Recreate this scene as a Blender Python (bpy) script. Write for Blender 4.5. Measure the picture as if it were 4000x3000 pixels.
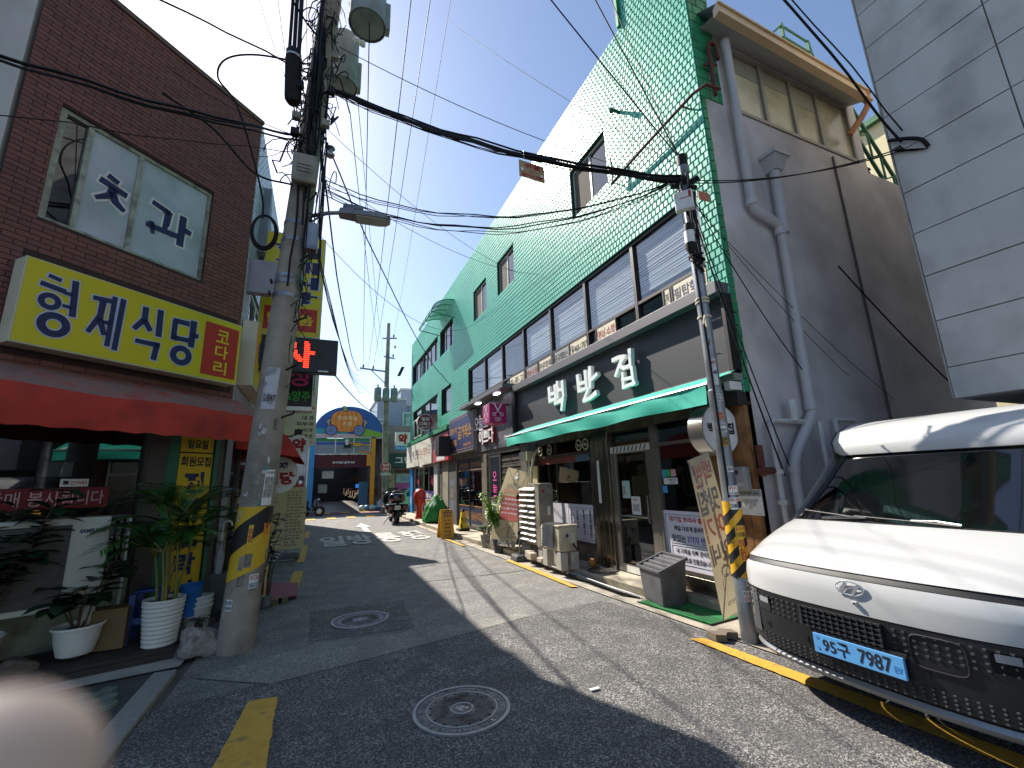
import bpy, bmesh, math, random
from mathutils import Vector as V, Matrix, noise as mnoise
random.seed(11)
R = math.radians
SC = bpy.context.scene
COL = SC.collection
for o in list(bpy.data.objects): bpy.data.objects.remove(o)

# ---------------------------------------------------------------- camera, sky, sun, exposure
cam = bpy.data.cameras.new('camera'); cam_o = bpy.data.objects.new('camera', cam); COL.objects.link(cam_o)
cam.sensor_width = 36; cam.lens = 15.3; cam.clip_start = 0.01; cam.clip_end = 2000
# world axes written in camera space (x right, y down, z forward)
RX = V((0.918, 0.056, 0.392)); RY = V((-0.395, 0.211, 0.894)); RZ = V((-0.033, -0.976, 0.216))
right = V((RX.x, RY.x, RZ.x)); down = V((RX.y, RY.y, RZ.y)); fwd = V((RX.z, RY.z, RZ.z))
right.normalize(); fwd = (fwd - right*fwd.dot(right)).normalized(); up = right.cross(fwd)
cam_o.matrix_world = Matrix(((right.x, up.x, -fwd.x, 0), (right.y, up.y, -fwd.y, 0), (right.z, up.z, -fwd.z, 1.65), (0, 0, 0, 1)))
cam.dof.use_dof = True; cam.dof.focus_distance = 6.0; cam.dof.aperture_fstop = 5.0
SC.camera = cam_o; C_RT, C_UP, C_FW = right.copy(), up.copy(), fwd.copy()

SUN_AZ, SUN_EL = R(-21.5), R(43)
world = bpy.data.worlds.new('World'); SC.world = world; world.use_nodes = True
nt = world.node_tree; nt.nodes.clear()
wo = nt.nodes.new('ShaderNodeOutputWorld'); bg = nt.nodes.new('ShaderNodeBackground'); sky = nt.nodes.new('ShaderNodeTexSky')
sky.sky_type = 'NISHITA'; sky.sun_disc = False; sky.sun_elevation = SUN_EL; sky.sun_rotation = SUN_AZ
sky.altitude = 0; sky.air_density = 1.0; sky.dust_density = 0.7; sky.ozone_density = 2.0
bg.inputs['Strength'].default_value = 0.092
nt.links.new(sky.outputs[0], bg.inputs[0]); nt.links.new(bg.outputs[0], wo.inputs[0])
sl = bpy.data.lights.new('sun', 'SUN'); sl.energy = 4.2; sl.angle = R(0.55); sl.color = (1.0, 0.94, 0.85)
so = bpy.data.objects.new('sun', sl); COL.objects.link(so)
sd = V((math.sin(SUN_AZ)*math.cos(SUN_EL), math.cos(SUN_AZ)*math.cos(SUN_EL), math.sin(SUN_EL)))
so.rotation_euler = sd.to_track_quat('Z', 'Y').to_euler(); so.location = sd*60
SC.view_settings.view_transform = 'Standard'; SC.view_settings.look = 'None'
SC.view_settings.exposure = 1.15; SC.view_settings.gamma = 1.0; SC.view_settings.use_curve_mapping = False
SC.cycles.max_bounces = 6; SC.cycles.transparent_max_bounces = 12; SC.cycles.caustics_reflective = False; SC.cycles.caustics_refractive = False
SC.cycles.sample_clamp_indirect = 6.0

# ---------------------------------------------------------------- materials
def lin(h):
    h = h.lstrip('#'); c = [int(h[i:i+2], 16)/255 for i in (0, 2, 4)]
    return tuple(x/12.92 if x <= .04045 else ((x+.055)/1.055)**2.4 for x in c) + (1,)
MATS = {}
def M(name, col='#808080', rough=.6, metal=0, var=.12, vs=3., bump=0., bs=80., spec=.5, coat=0, emit=None, es=0, dark=None, ds=1.5, dlim=(.45, .65), island=0, streak=0, alpha=1):
    """principled material: base colour, soft variation, optional second (dirt) colour, grain relief"""
    if name in MATS: return MATS[name]
    m = bpy.data.materials.new(name); m.use_nodes = True; n = m.node_tree.nodes; l = m.node_tree.links
    b = n['Principled BSDF']; c = lin(col) if isinstance(col, str) else tuple(col) + (1,)
    b.inputs['Roughness'].default_value = rough; b.inputs['Metallic'].default_value = metal
    b.inputs['Specular IOR Level'].default_value = spec; b.inputs['Coat Weight'].default_value = coat
    b.inputs['Coat Roughness'].default_value = .05
    b.inputs['Base Color'].default_value = c
    if emit: b.inputs['Emission Color'].default_value = lin(emit); b.inputs['Emission Strength'].default_value = es
    tc = n.new('ShaderNodeTexCoord')
    out = None
    def mix(fac, a, bb, mode='MIX'):
        x = n.new('ShaderNodeMix'); x.data_type = 'RGBA'; x.blend_type = mode
        if isinstance(fac, (int, float)): x.inputs[0].default_value = fac
        else: l.new(fac, x.inputs[0])
        for i, s in ((6, a), (7, bb)):
            if isinstance(s, tuple): x.inputs[i].default_value = s
            else: l.new(s, x.inputs[i])
        return x.outputs[2]
    def nz(scale, detail=4, vec=None):
        t = n.new('ShaderNodeTexNoise'); t.inputs['Scale'].default_value = scale; t.inputs['Detail'].default_value = detail
        l.new(vec or tc.outputs['Object'], t.inputs['Vector']); return t.outputs['Fac']
    def ramp(f, a, bb, v0=0, v1=1):
        r = n.new('ShaderNodeMapRange'); r.inputs[1].default_value = a; r.inputs[2].default_value = bb; r.inputs[3].default_value = v0; r.inputs[4].default_value = v1
        l.new(f, r.inputs[0]); return r.outputs[0]
    out = c
    if var:
        out = mix(ramp(nz(vs), .3, .7), tuple(x*(1-var) for x in c[:3])+(1,), tuple(min(1, x*(1+var)) for x in c[:3])+(1,))
    if island:
        g = n.new('ShaderNodeNewGeometry'); oi = n.new('ShaderNodeObjectInfo')
        ad = n.new('ShaderNodeMath'); ad.operation = 'ADD'; l.new(g.outputs['Random Per Island'], ad.inputs[0]); l.new(oi.outputs['Random'], ad.inputs[1])
        fr = n.new('ShaderNodeMath'); fr.operation = 'FRACT'; l.new(ad.outputs[0], fr.inputs[0])
        out = mix(ramp(fr.outputs[0], 0, 1), mix(1., out, (1-island,)*3+(1,), 'MULTIPLY'), mix(1., out, (1+island,)*3+(1,), 'MULTIPLY'))
    if dark:
        f = ramp(nz(ds, 6), dlim[0], dlim[1])
        out = mix(f, out, lin(dark))
    if streak:
        mp = n.new('ShaderNodeMapping'); mp.inputs['Scale'].default_value = (6, 6, .35); l.new(tc.outputs['Object'], mp.inputs['Vector'])
        f = ramp(nz(1.2, 5, mp.outputs[0]), .5, .75, 0, streak)
        out = mix(f, out, tuple(x*.45 for x in c[:3])+(1,))
    if not isinstance(out, tuple): l.new(out, b.inputs['Base Color'])
    if bump:
        bp = n.new('ShaderNodeBump'); bp.inputs['Strength'].default_value = bump; bp.inputs['Distance'].default_value = .01
        l.new(nz(bs, 3), bp.inputs['Height']); l.new(bp.outputs[0], b.inputs['Normal'])
    MATS[name] = m; return m

def glass(name, tint='#20282a', refl=.10, rough=.02, gain=1.0):
    """window pane: see-through tinted sheet with a mirror-like sheen that grows at grazing angles"""
    if name in MATS: return MATS[name]
    m = bpy.data.materials.new(name); m.use_nodes = True; n = m.node_tree.nodes; l = m.node_tree.links; n.clear()
    o = n.new('ShaderNodeOutputMaterial'); t = n.new('ShaderNodeBsdfTransparent'); t.inputs[0].default_value = lin(tint)
    g = n.new('ShaderNodeBsdfGlossy'); g.inputs['Roughness'].default_value = rough; g.inputs[0].default_value = (.95, .97, 1, 1)
    f = n.new('ShaderNodeFresnel'); f.inputs[0].default_value = 1.55
    mr = n.new('ShaderNodeMapRange'); mr.inputs[1].default_value = .04; mr.inputs[2].default_value = 1; mr.inputs[3].default_value = refl; mr.inputs[4].default_value = gain
    x = n.new('ShaderNodeMixShader'); l.new(f.outputs[0], mr.inputs[0]); l.new(mr.outputs[0], x.inputs[0]); l.new(t.outputs[0], x.inputs[1]); l.new(g.outputs[0], x.inputs[2]); l.new(x.outputs[0], o.inputs[0])
    MATS[name] = m; return m

# ---------------------------------------------------------------- mesh helpers
ID = Matrix.Identity(4)
def FR(origin, u, v, w):
    return Matrix(((u[0], v[0], w[0], origin[0]), (u[1], v[1], w[1], origin[1]), (u[2], v[2], w[2], origin[2]), (0, 0, 0, 1)))
Q = .70710678
def fr_right(x): return FR((x, 0, 0), (0, -1, 0), (0, 0, 1), (-1, 0, 0))       # walls on the right of the street: u = -Y
def fr_left(x): return FR((x, 0, 0), (0, 1, 0), (0, 0, 1), (1, 0, 0))          # walls on the left: u = Y
def fr_front(y): return FR((0, y, 0), (1, 0, 0), (0, 0, 1), (0, -1, 0))        # things facing the near end: u = X
KB = 1.182                                                                       # the corner shop is laid out in units of 1.182 m
FCH = FR((-1.3, 7.683, -.3003), (Q*KB, Q*KB, 0), (0, 0, KB), (Q*KB, -Q*KB, 0))   # its chamfered front: u runs left to right
FK = FR((0, 0, -.3003), (KB, 0, 0), (0, KB, 0), (0, 0, KB))                      # the same units along the street
def fr_at(loc, rz=0): return Matrix.Translation(loc) @ Matrix.Rotation(rz, 4, 'Z')
def fr_face(loc, az):                                                          # panel standing at loc whose face looks towards bearing az
    w = V((math.sin(az), math.cos(az), 0)); u = V((0, 0, 1)).cross(w); return FR(loc, u, (0, 0, 1), w)

class MB:
    def __init__(s, fr=None): s.v = []; s.f = []; s.fr = fr or ID
    def add(s, vs, fs):
        n = len(s.v); s.v += [s.fr @ V(p) for p in vs]; s.f += [[i+n for i in f] for f in fs]; return s
    def box(s, a0, a1, b0, b1, c0, c1):
        a0, a1 = min(a0, a1), max(a0, a1); b0, b1 = min(b0, b1), max(b0, b1); c0, c1 = min(c0, c1), max(c0, c1)
        return s.add([(x, y, z) for z in (c0, c1) for y in (b0, b1) for x in (a0, a1)], [(0, 2, 3, 1), (4, 5, 7, 6), (0, 1, 5, 4), (2, 6, 7, 3), (0, 4, 6, 2), (1, 3, 7, 5)])
    def quad(s, a, b, c, d): return s.add([a, b, c, d], [(0, 1, 2, 3)])
    def poly(s, pts): return s.add(pts, [tuple(range(len(pts)))])
    def rect(s, a0, a1, b0, b1, c=0): return s.quad((a0, b0, c), (a1, b0, c), (a1, b1, c), (a0, b1, c))
    def prism(s, pts, c0, c1):
        n = len(pts); ar = sum(pts[i][0]*pts[(i+1) % n][1]-pts[(i+1) % n][0]*pts[i][1] for i in range(n))
        if ar < 0: pts = pts[::-1]
        if c0 > c1: c0, c1 = c1, c0
        return s.add([(p[0], p[1], c0) for p in pts]+[(p[0], p[1], c1) for p in pts], [tuple(range(n))[::-1], tuple(range(n, 2*n))]+[(i, (i+1) % n, (i+1) % n+n, i+n) for i in range(n)])
    def hexa(s, p): return s.add(p, [(0, 3, 2, 1), (4, 5, 6, 7), (0, 1, 5, 4), (1, 2, 6, 5), (2, 3, 7, 6), (3, 0, 4, 7)])   # bottom 4, top 4
    def bar(s, a, b, w, h=None):
        a, b = V(a), V(b); d = (b-a).normalized(); h = h or w
        x = d.cross(V((0, 0, 1))) if abs(d.z) < .95 else d.cross(V((0, 1, 0))); x.normalize(); y = x.cross(d)
        return s.hexa([a-x*w/2-y*h/2, a+x*w/2-y*h/2, a+x*w/2+y*h/2, a-x*w/2+y*h/2, b-x*w/2-y*h/2, b+x*w/2-y*h/2, b+x*w/2+y*h/2, b-x*w/2+y*h/2])
    def tube(s, path, r, n=8, cap=True, closed=False):
        P = [V(p) for p in path]; k = len(P); rs = r if isinstance(r, (list, tuple)) else [r]*k
        x = None; vs = []
        for i, p in enumerate(P):
            t = (P[min(i+1, k-1)]-P[max(i-1, 0)]) if not closed else (P[(i+1) % k]-P[i-1])
            if t.length < 1e-9: t = V((0, 0, 1))
            t.normalize()
            if x is None: x = t.cross(V((0, 0, 1))) if abs(t.z) < .9 else t.cross(V((0, 1, 0)))
            x = (x-t*x.dot(t)).normalized(); y = t.cross(x)
            vs += [p+(x*math.cos(2*math.pi*j/n)+y*math.sin(2*math.pi*j/n))*rs[i] for j in range(n)]
        fs = [(i*n+j, i*n+(j+1) % n, ((i+1) % k)*n+(j+1) % n, ((i+1) % k)*n+j) for i in range(k if closed else k-1) for j in range(n)]
        if cap and not closed: fs += [tuple(range(n))[::-1], tuple(range((k-1)*n, k*n))]
        return s.add(vs, fs)
    def lathe(s, prof, c=(0, 0, 0), n=24, ax='z', cap=True):
        vs = []; c = V(c)
        for r, h in prof:
            for j in range(n):
                a = 2*math.pi*j/n; ca, sa = r*math.cos(a), r*math.sin(a)
                vs.append(c+(V((ca, sa, h)) if ax == 'z' else V((h, ca, sa)) if ax == 'x' else V((sa, h, ca))))
        k = len(prof); fs = [(i*n+j, i*n+(j+1) % n, (i+1)*n+(j+1) % n, (i+1)*n+j) for i in range(k-1) for j in range(n)]
        if cap: fs += [tuple(range(n))[::-1], tuple(range((k-1)*n, k*n))]
        return s.add(vs, fs)
    def ball(s, c, r, n=12, sx=1, sy=1, sz=1):
        c = V(c); m = n//2
        prof = [(max(1e-4, math.sin(math.pi*i/m)), -math.cos(math.pi*i/m)) for i in range(m+1)]
        vs = [c+V((p[0]*math.cos(2*math.pi*j/n)*r*sx, p[0]*math.sin(2*math.pi*j/n)*r*sy, p[1]*r*sz)) for p in prof for j in range(n)]
        return s.add(vs, [(i*n+j, i*n+(j+1) % n, (i+1)*n+(j+1) % n, (i+1)*n+j) for i in range(m) for j in range(n)])
    def grid(s, rows, closed=False):
        n = len(rows[0]); m = len(rows)
        return s.add([p for r in rows for p in r], [(i*n+j, i*n+(j+1) % n, (i+1)*n+(j+1) % n, (i+1)*n+j) for i in range(m-1) for j in range(n if closed else n-1)])
    def disc(s, c, r, n=24, w=0): return s.poly([(c[0]+r*math.cos(2*math.pi*i/n), c[1]+r*math.sin(2*math.pi*i/n), w) for i in range(n)])
    def ring(s, c, r0, r1, n=32, w=0):
        a = [(c[0]+r0*math.cos(2*math.pi*i/n), c[1]+r0*math.sin(2*math.pi*i/n), w) for i in range(n)]
        b = [(c[0]+r1*math.cos(2*math.pi*i/n), c[1]+r1*math.sin(2*math.pi*i/n), w) for i in range(n)]
        return s.add(a+b, [(i, i+n, (i+1) % n+n, (i+1) % n) for i in range(n)])

TMP = bpy.data.scenes.new('text_tmp'); TVL = TMP.view_layers[0]
TC = {}
def tmesh(t, off, ls=1.0):
    k = (t, off, ls)
    if k not in TC:
        c = bpy.data.curves.new('t', 'FONT'); c.body = t; c.offset = off; c.resolution_u = 3; c.space_character = ls; c.align_x = 'CENTER'; c.space_line = .85
        o = bpy.data.objects.new('t', c); TMP.collection.objects.link(o); TVL.update()
        me = bpy.data.meshes.new_from_object(o.evaluated_get(TVL.depsgraph))
        TC[k] = ([tuple(v.co) for v in me.vertices], [tuple(p.vertices) for p in me.polygons])
        bpy.data.objects.remove(o); bpy.data.curves.remove(c); bpy.data.meshes.remove(me)
    return TC[k]
def text(mb, t, u0, u1, v0, v1, w=0, off=.02, thick=0, flip=False, base=None, ls=1.0):
    """lettering fitted into the rectangle u0..u1 x v0..v1 at depth w; thick = raised letters"""
    vs, fs = tmesh(t, off, ls); ref = tmesh(t, base, ls)[0] if base is not None else vs
    if not ref: return mb
    x0, x1 = min(p[0] for p in ref), max(p[0] for p in ref); y0, y1 = min(p[1] for p in ref), max(p[1] for p in ref)
    sx = (u1-u0)/max(1e-6, x1-x0); sy = (v1-v0)/max(1e-6, y1-y0)
    def mp(p, ww):
        a = (p[0]-x0)*sx
        return ((u1-a) if flip else (u0+a), v0+(p[1]-y0)*sy, ww)
    if not thick: return mb.add([mp(p, w) for p in vs], [f[::-1] if flip else f for f in fs])
    cnt = {}
    for f in fs:
        for i in range(len(f)):
            e = (f[i], f[(i+1) % len(f)]); cnt[e] = 1
    N = len(vs); F = [tuple(i+N for i in f) for f in fs]+[f[::-1] for f in fs]
    for (a, b) in cnt:
        if (b, a) not in cnt: F.append((a, b, b+N, a+N))
    return mb.add([mp(p, w) for p in vs]+[mp(p, w+thick) for p in vs], F)

MW = {}
def link(o, parent=None):
    COL.objects.link(o)
    if parent is not None: o.parent = parent
    MW[o.name] = MW[parent.name] if parent is not None else Matrix.LocRotScale(o.location, o.rotation_euler, None)
    return o
def thing(name, label, cat, loc=(0, 0, 0), rz=0, group=None):
    o = bpy.data.objects.new(name, None); o.location = loc; o.rotation_euler = (0, 0, rz); o.empty_display_size = .1
    return tag(link(o), label, cat, group)
def tag(o, label=None, cat=None, group=None, kind=None):
    if label: o['label'] = label
    if cat: o['category'] = cat
    if group: o['group'] = group
    if kind: o['kind'] = kind
    return o
def mesh(name, mb, mat, inv=None, smooth=0):
    me = bpy.data.meshes.new(name)
    me.from_pydata([inv @ p for p in mb.v] if inv is not None else mb.v, [], mb.f); me.update()
    if mat: me.materials.append(mat)
    if smooth:
        me.polygons.foreach_set('use_smooth', [True]*len(me.polygons)); me.set_sharp_from_angle(angle=R(smooth))
    return me
def part(name, mb, mat, parent=None, smooth=0, bevel=0, kind=None, loc=None, label=None):
    """one mesh object; geometry is given in world space and stored relative to its thing (or to loc when top-level)"""
    if parent is not None: inv = MW[parent.name].inverted()
    elif loc is not None: inv = Matrix.Translation(loc).inverted()
    else: inv = None
    o = bpy.data.objects.new(name, mesh(name, mb, mat, inv, smooth))
    if parent is None and loc is not None: o.location = loc
    link(o, parent)
    if kind: o['kind'] = kind
    if label: o['label'] = label
    if bevel:
        bv = o.modifiers.new('bevel', 'BEVEL'); bv.width = bevel; bv.segments = 2; bv.limit_method = 'ANGLE'; bv.angle_limit = R(40)
    return o
def one(name, mb, mat, label, cat, loc, group=None, **k):
    return tag(part(name, mb, mat, None, loc=loc, **k), label, cat, group)
def struct(name, mb, mat, **k): return tag(part(name, mb, mat, **k), kind='structure')
def copy_tree(o, parent=None):
    c = o.copy(); COL.objects.link(c); MW[c.name] = ID
    if parent is not None: c.parent = parent
    for ch in list(o.children): copy_tree(ch, c)
    return c
def dup(root, loc, rz=0, label=None, group=None):
    c = copy_tree(root); c.location = loc; c.rotation_euler = (0, 0, rz)
    if label: c['label'] = label
    if group: c['group'] = group
    return c
def sm_path(P, k=6):
    P = [V(p) for p in P]; Q_ = [P[0]*2-P[1]]+P+[P[-1]*2-P[-2]]; out = []
    for i in range(1, len(Q_)-2):
        a, b, c, d = Q_[i-1:i+3]
        for j in range(k):
            t = j/k; out.append(.5*((2*b)+(c-a)*t+(2*a-5*b+4*c-d)*t*t+(3*b-a-3*c+d)*t**3))
    return out+[P[-1]]
def rnd(a, b): return random.uniform(a, b)
# ---------------------------------------------------------------- shared materials
m_conc = M('concrete', '#a5a198', .85, var=.12, dark='#75716a', ds=2.5, dlim=(.5, .75), bump=.25, bs=40)
m_black = M('black_rubber', '#0c0c0d', .55, var=.1)
m_cable = M('cable_black', '#0b0b0c', .6, var=0, spec=.3)
m_steel = M('galvanised', '#8d9196', .42, .8, var=.15, vs=6, dark='#5f6266', ds=3)
m_stain = M('stainless', '#a8a59c', .25, 1, var=.1)
m_alu = M('aluminium', '#b9bab6', .4, .7, var=.05)
m_white = M('white_paint', '#d9d9d5', .5, var=.05, dark='#b8b6ae', ds=2, dlim=(.55, .8))
m_paper = M('paper', '#d8d6cf', .8, var=.04)
m_navy = M('navy_print', '#1b2350', .6, var=.05)
m_red = M('red_print', '#a31f24', .6, var=.05)
m_blk = M('black_print', '#18171a', .6, var=.03)
m_yel = M('yellow_sheet', '#d3ab1c', .5, var=.06)
m_wtext = M('white_print', '#e4e4e2', .6, var=.02)
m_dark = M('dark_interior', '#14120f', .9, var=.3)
m_brownint = M('interior_wood', '#7a5233', .8, var=.3, vs=1.2)
m_frame = M('brown_frame', '#3a302a', .45, var=.1)
m_rust = M('rusty_iron', '#5a2d22', .8, var=.3, vs=20)
m_wood = M('weathered_wood', '#6d5c47', .85, var=.2, vs=8)
g_pane = glass('pane_dark', '#93a09d', .10, .02, .9)
g_sky = glass('pane_sky', '#e4eaee', .14, .03, .5)

# ---------------------------------------------------------------- ground, road, kerbs
m_ground = M('ground_earth', '#5b5853', .95, var=.2)
def asphalt(name, a, b, speck, sc=260, patch=.35):
    m = bpy.data.materials.new(name); m.use_nodes = True; n = m.node_tree.nodes; l = m.node_tree.links; bs = n['Principled BSDF']
    tc = n.new('ShaderNodeTexCoord')
    def nz(s, d): t = n.new('ShaderNodeTexNoise'); t.inputs['Scale'].default_value = s; t.inputs['Detail'].default_value = d; l.new(tc.outputs['Object'], t.inputs[0]); return t.outputs[0]
    def mr(f, x0, x1): r = n.new('ShaderNodeMapRange'); r.inputs[1].default_value = x0; r.inputs[2].default_value = x1; l.new(f, r.inputs[0]); return r.outputs[0]
    def mx(f, p, q):
        x = n.new('ShaderNodeMix'); x.data_type = 'RGBA'; l.new(f, x.inputs[0])
        for i, s in ((6, p), (7, q)):
            if isinstance(s, tuple): x.inputs[i].default_value = s
            else: l.new(s, x.inputs[i])
        return x.outputs[2]
    c = mx(mr(nz(.7, 6), .35, .7), lin(a), lin(b))
    vo = n.new('ShaderNodeTexVoronoi'); vo.inputs['Scale'].default_value = sc*.42; l.new(tc.outputs['Object'], vo.inputs[0])
    sep = n.new('ShaderNodeSeparateColor'); l.new(vo.outputs['Color'], sep.inputs[0])
    mlt = n.new('ShaderNodeMath'); mlt.operation = 'MULTIPLY'; l.new(mr(sep.outputs[0], .5, .95), mlt.inputs[0]); l.new(mr(nz(3, 3), .2, .7), mlt.inputs[1])
    c = mx(mlt.outputs[0], c, lin(speck))
    c = mx(mr(nz(sc*.5, 2), .5, .68), c, (.014, .014, .015, 1))
    l.new(c, bs.inputs['Base Color']); bs.inputs['Roughness'].default_value = .82; bs.inputs['Specular IOR Level'].default_value = .35
    bp = n.new('ShaderNodeBump'); bp.inputs['Strength'].default_value = .9; bp.inputs['Distance'].default_value = .007
    l.new(nz(sc*.45, 4), bp.inputs['Height']); l.new(bp.outputs[0], bs.inputs['Normal'])
    return m
m_asp = asphalt('asphalt_worn', '#676564', '#787571', '#c2beb5')
m_asp2 = asphalt('asphalt_dark', '#4e4d4d', '#5a5857', '#b3afa8', 240)
m_asp3 = asphalt('asphalt_grey', '#75726e', '#87837b', '#c4bfb4', 240)

struct('ground', MB().add([(-250, -250, -.02), (250, -250, -.02), (250, 250, -.02), (-250, 250, -.02)], [(0, 1, 2, 3)]), m_ground)
def strip(L, Rr, z): return [(x, y, z) for x, y in L]+[(x, y, z) for x, y in reversed(Rr)]
road = MB().poly([(-1.13, -9, 0), (6.5, -9, 0), (6.5, 2.2, 0), (3.98, 2.6, 0), (3.88, 4.2, 0), (3.82, 5.6, 0), (3.74, 7.8, 0), (3.68, 12, 0), (3.6, 18.6, 0), (3.7, 25.4, 0), (14, 25.6, 0), (14, 31.5, 0), (-12, 31.5, 0), (-12, 24.2, 0), (-1.05, 24, 0), (-1.05, 5.75, 0)])
struct('road', road, m_asp)
# darker new asphalt at the near right, worn grey repair bands
struct('road', MB().poly([(2.6, 5.38, .004), (3.62, 5.46, .004), (3.8, 4.6, .004), (3.86, 3.9, .004), (3.96, 2.55, .004), (6.4, 2.1, .004), (6.4, -9, .004), (-1.12, -9, .004), (-1.12, 4.62, .004), (.3, 4.95, .004), (1.3, 5.15, .004)]), m_asp2)
struct('road', MB().poly([(-.95, 5.2, .008), (.0, 5.55, .008), (1.3, 5.5, .008), (2.45, 5.5, .008), (2.5, 5.33, .008), (1.2, 5.02, .008), (-.3, 4.72, .008)]), m_asp3)
struct('road', MB().poly([(-.02, 5.7, .004), (-.02, 7.0, .004), (1.2, 6.95, .004), (1.12, 5.62, .004)]), m_asp2)
# seams between the repairs
sm = MB()
for a, b in (((2.3, 7.94), (3.6, 7.9)), ((1.5, 7.98), (2.3, 7.94)), ((.9, 9.0), (3.4, 9.9))):
    n = 14; p = [V((a[0]+(b[0]-a[0])*i/n, a[1]+(b[1]-a[1])*i/n+rnd(-.02, .02), .005)) for i in range(n+1)]
    sm.add([q+V((0, -.012+rnd(-.006, .006), 0)) for q in p]+[q+V((0, .01, 0)) for q in p], [(i, i+1, i+n+2, i+n+1) for i in range(n)])
struct('road', sm, m_black)
# red paving of the crossing street
m_redpave = M('red_paving', '#6b3a3f', .8, var=.15, bump=.3, bs=60, dark='#4b3034', ds=1)
struct('road', MB().poly([(-6, 28.6, .004), (14, 28.2, .004), (14, 31.4, .004), (-6, 31.4, .004)]), m_redpave)
struct('road', MB().poly([(-2.5, 31.4, .006), (4.2, 31.4, .006), (4.2, 60, .006), (-2.5, 60, .006)]), M('market_floor', '#4a4644', .5, var=.2))
# gutter strip and step on the right
m_gut = M('gutter_concrete', '#a59c8d', .9, var=.18, vs=2, dark='#5f594f', ds=3, dlim=(.5, .75), bump=.5, bs=70)
struct('pavement', MB().poly([(3.98, 2.6, .012), (9.5, 2.6, .012), (9.5, 3.9, .012), (4.65, 3.9, .012), (4.65, 25.4, .012), (3.7, 25.4, .012), (3.6, 18.6, .012), (3.68, 12, .012), (3.74, 7.8, .012), (3.82, 5.6, .012), (3.88, 4.2, .012)]), m_gut)
m_step = M('step_concrete', '#b3a995', .88, var=.15, vs=3, dark='#6a6255', ds=2.2, dlim=(.48, .72), bump=.5, bs=50)
fe = [(4.5, 3.95), (4.47, 5.14), (4.2, 5.24), (4.12, 7.0), (4.0, 9.0), (3.9, 11.7), (3.78, 18.6), (3.78, 25.3)]
for (a, b) in zip(fe[:-1], fe[1:]):
    struct('step', MB().hexa([(a[0]+.02, a[1]+.004, .0), (4.9, a[1]+.004, 0), (4.9, b[1]-.004, 0), (b[0]+.02, b[1]-.004, 0), (a[0], a[1]+.004, .13), (4.9, a[1]+.004, .13), (4.9, b[1]-.004, .13), (b[0], b[1]-.004, .13)]), m_step, bevel=.012)
# left: granite kerb stones, interlocking green paving
m_gran = M('granite_kerb', '#8d8a85', .85, var=.15, vs=30, bump=.4, bs=120)
pave_bed = struct('pavement', MB().poly([(-7, -9, .002), (-1.32, -9, .002), (-1.32, 5.6, .002), (-7, 4.2, .002)]), M('paving_sand', '#4a4843', .95, var=.2))
y = 5.45
for L in (1.0, 1.0, 1.0, 1.0, 1.0, 1.0):
    kb = part('kerb_stone', MB().box(-1.31, -1.13, y-L+.006, y-.006, -.05, .035), m_gran, pave_bed, bevel=.012); y -= L
m_pv = M('green_paver', '#66736a', .9, var=.15, vs=5, bump=.5, bs=90, island=.12)
m_pv2 = M('pale_paver', '#b0b0ac', .9, var=.15, vs=5, bump=.5, bs=90, island=.1)
def paver():
    e = []; hw, hl = .112, .06; n = 6
    wob = [0, .012, .016, 0, -.016, -.012, 0]
    top = [(-hw+2*hw*i/n, hl+wob[i]) for i in range(n+1)]
    bot = [(hw-2*hw*i/n, -hl+wob[n-i]) for i in range(n+1)]
    return top+bot
pm = [mesh('paver', MB().prism([(x*.95, yy*.93) for x, yy in paver()], 0, .034), mm) for mm in (m_pv, m_pv2)]
na = R(62)
bx, by = V((math.cos(na), math.sin(na), 0)), V((-math.sin(na), math.cos(na), 0))
cnt = 0
for i in range(-22, 26):
    for j in range(-22, 32):
        p = V((-1.75, 4.6, 0))+bx*(i*.226+(j % 2)*.113)+by*(j*.121)
        if p.x > -1.44 or p.x < -3.3 or p.y > 5.35+.22*(p.x+1.3)-.1 or p.y < 2.9 or cnt > 280: continue
        o = bpy.data.objects.new('paver', pm[1 if random.random() < .1 else 0]); o.location = p+V((0, 0, rnd(-.003, .003))); o.rotation_euler = (rnd(-.01, .01), rnd(-.01, .01), na); link(o, pave_bed); cnt += 1

# ---------------------------------------------------------------- painted markings
m_ymark = M('yellow_marking', '#c79a35', .75, var=.14, vs=9, dark='#8d7440', ds=9, dlim=(.56, .72), bump=.3, bs=200)
m_wmark = M('white_marking', '#b9b7b0', .75, var=.1, vs=9, dark='#7d7b77', ds=7, dlim=(.52, .7), bump=.3, bs=200)
def mark(pts, m, z=.018):
    mb = MB(); P = []
    for i in range(len(pts)):
        a, b = V(pts[i]), V(pts[(i+1) % len(pts)]); k = max(1, int((b-a).length/.06))
        nrm = V((-(b-a).y, (b-a).x)).normalized()
        for q in range(k): P.append(a+(b-a)*q/k+nrm*(rnd(-.007, .007) if q else 0))
    mb.poly([(p.x, p.y, z) for p in P]); return mb
for pts in ([(-.42, 4.42), (-.22, 4.4), (-.2, 3.4), (-.4, 2.4), (-.6, 2.45)], [(3.55, 3.8), (3.68, 3.74), (3.78, 2.2), (3.78, .6), (3.62, .6)],
            [(3.64, 6.3), (3.74, 6.25), (3.8, 7.8), (3.76, 9.0), (3.66, 9.0), (3.66, 7.8)], [(3.5, 11.6), (3.62, 11.6), (3.58, 14.0), (3.46, 14.2)],
            [(-.42, 8.0), (-.25, 7.95), (-.2, 10.2), (-.38, 10.3)], [(-.38, 11.4), (-.22, 11.4), (-.22, 14.6), (-.38, 14.7)], [(-.38, 16.6), (-.24, 16.6), (-.24, 19), (-.38, 19)]):
    struct('road_marking', mark(pts, m_ymark), m_ymark)
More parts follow.
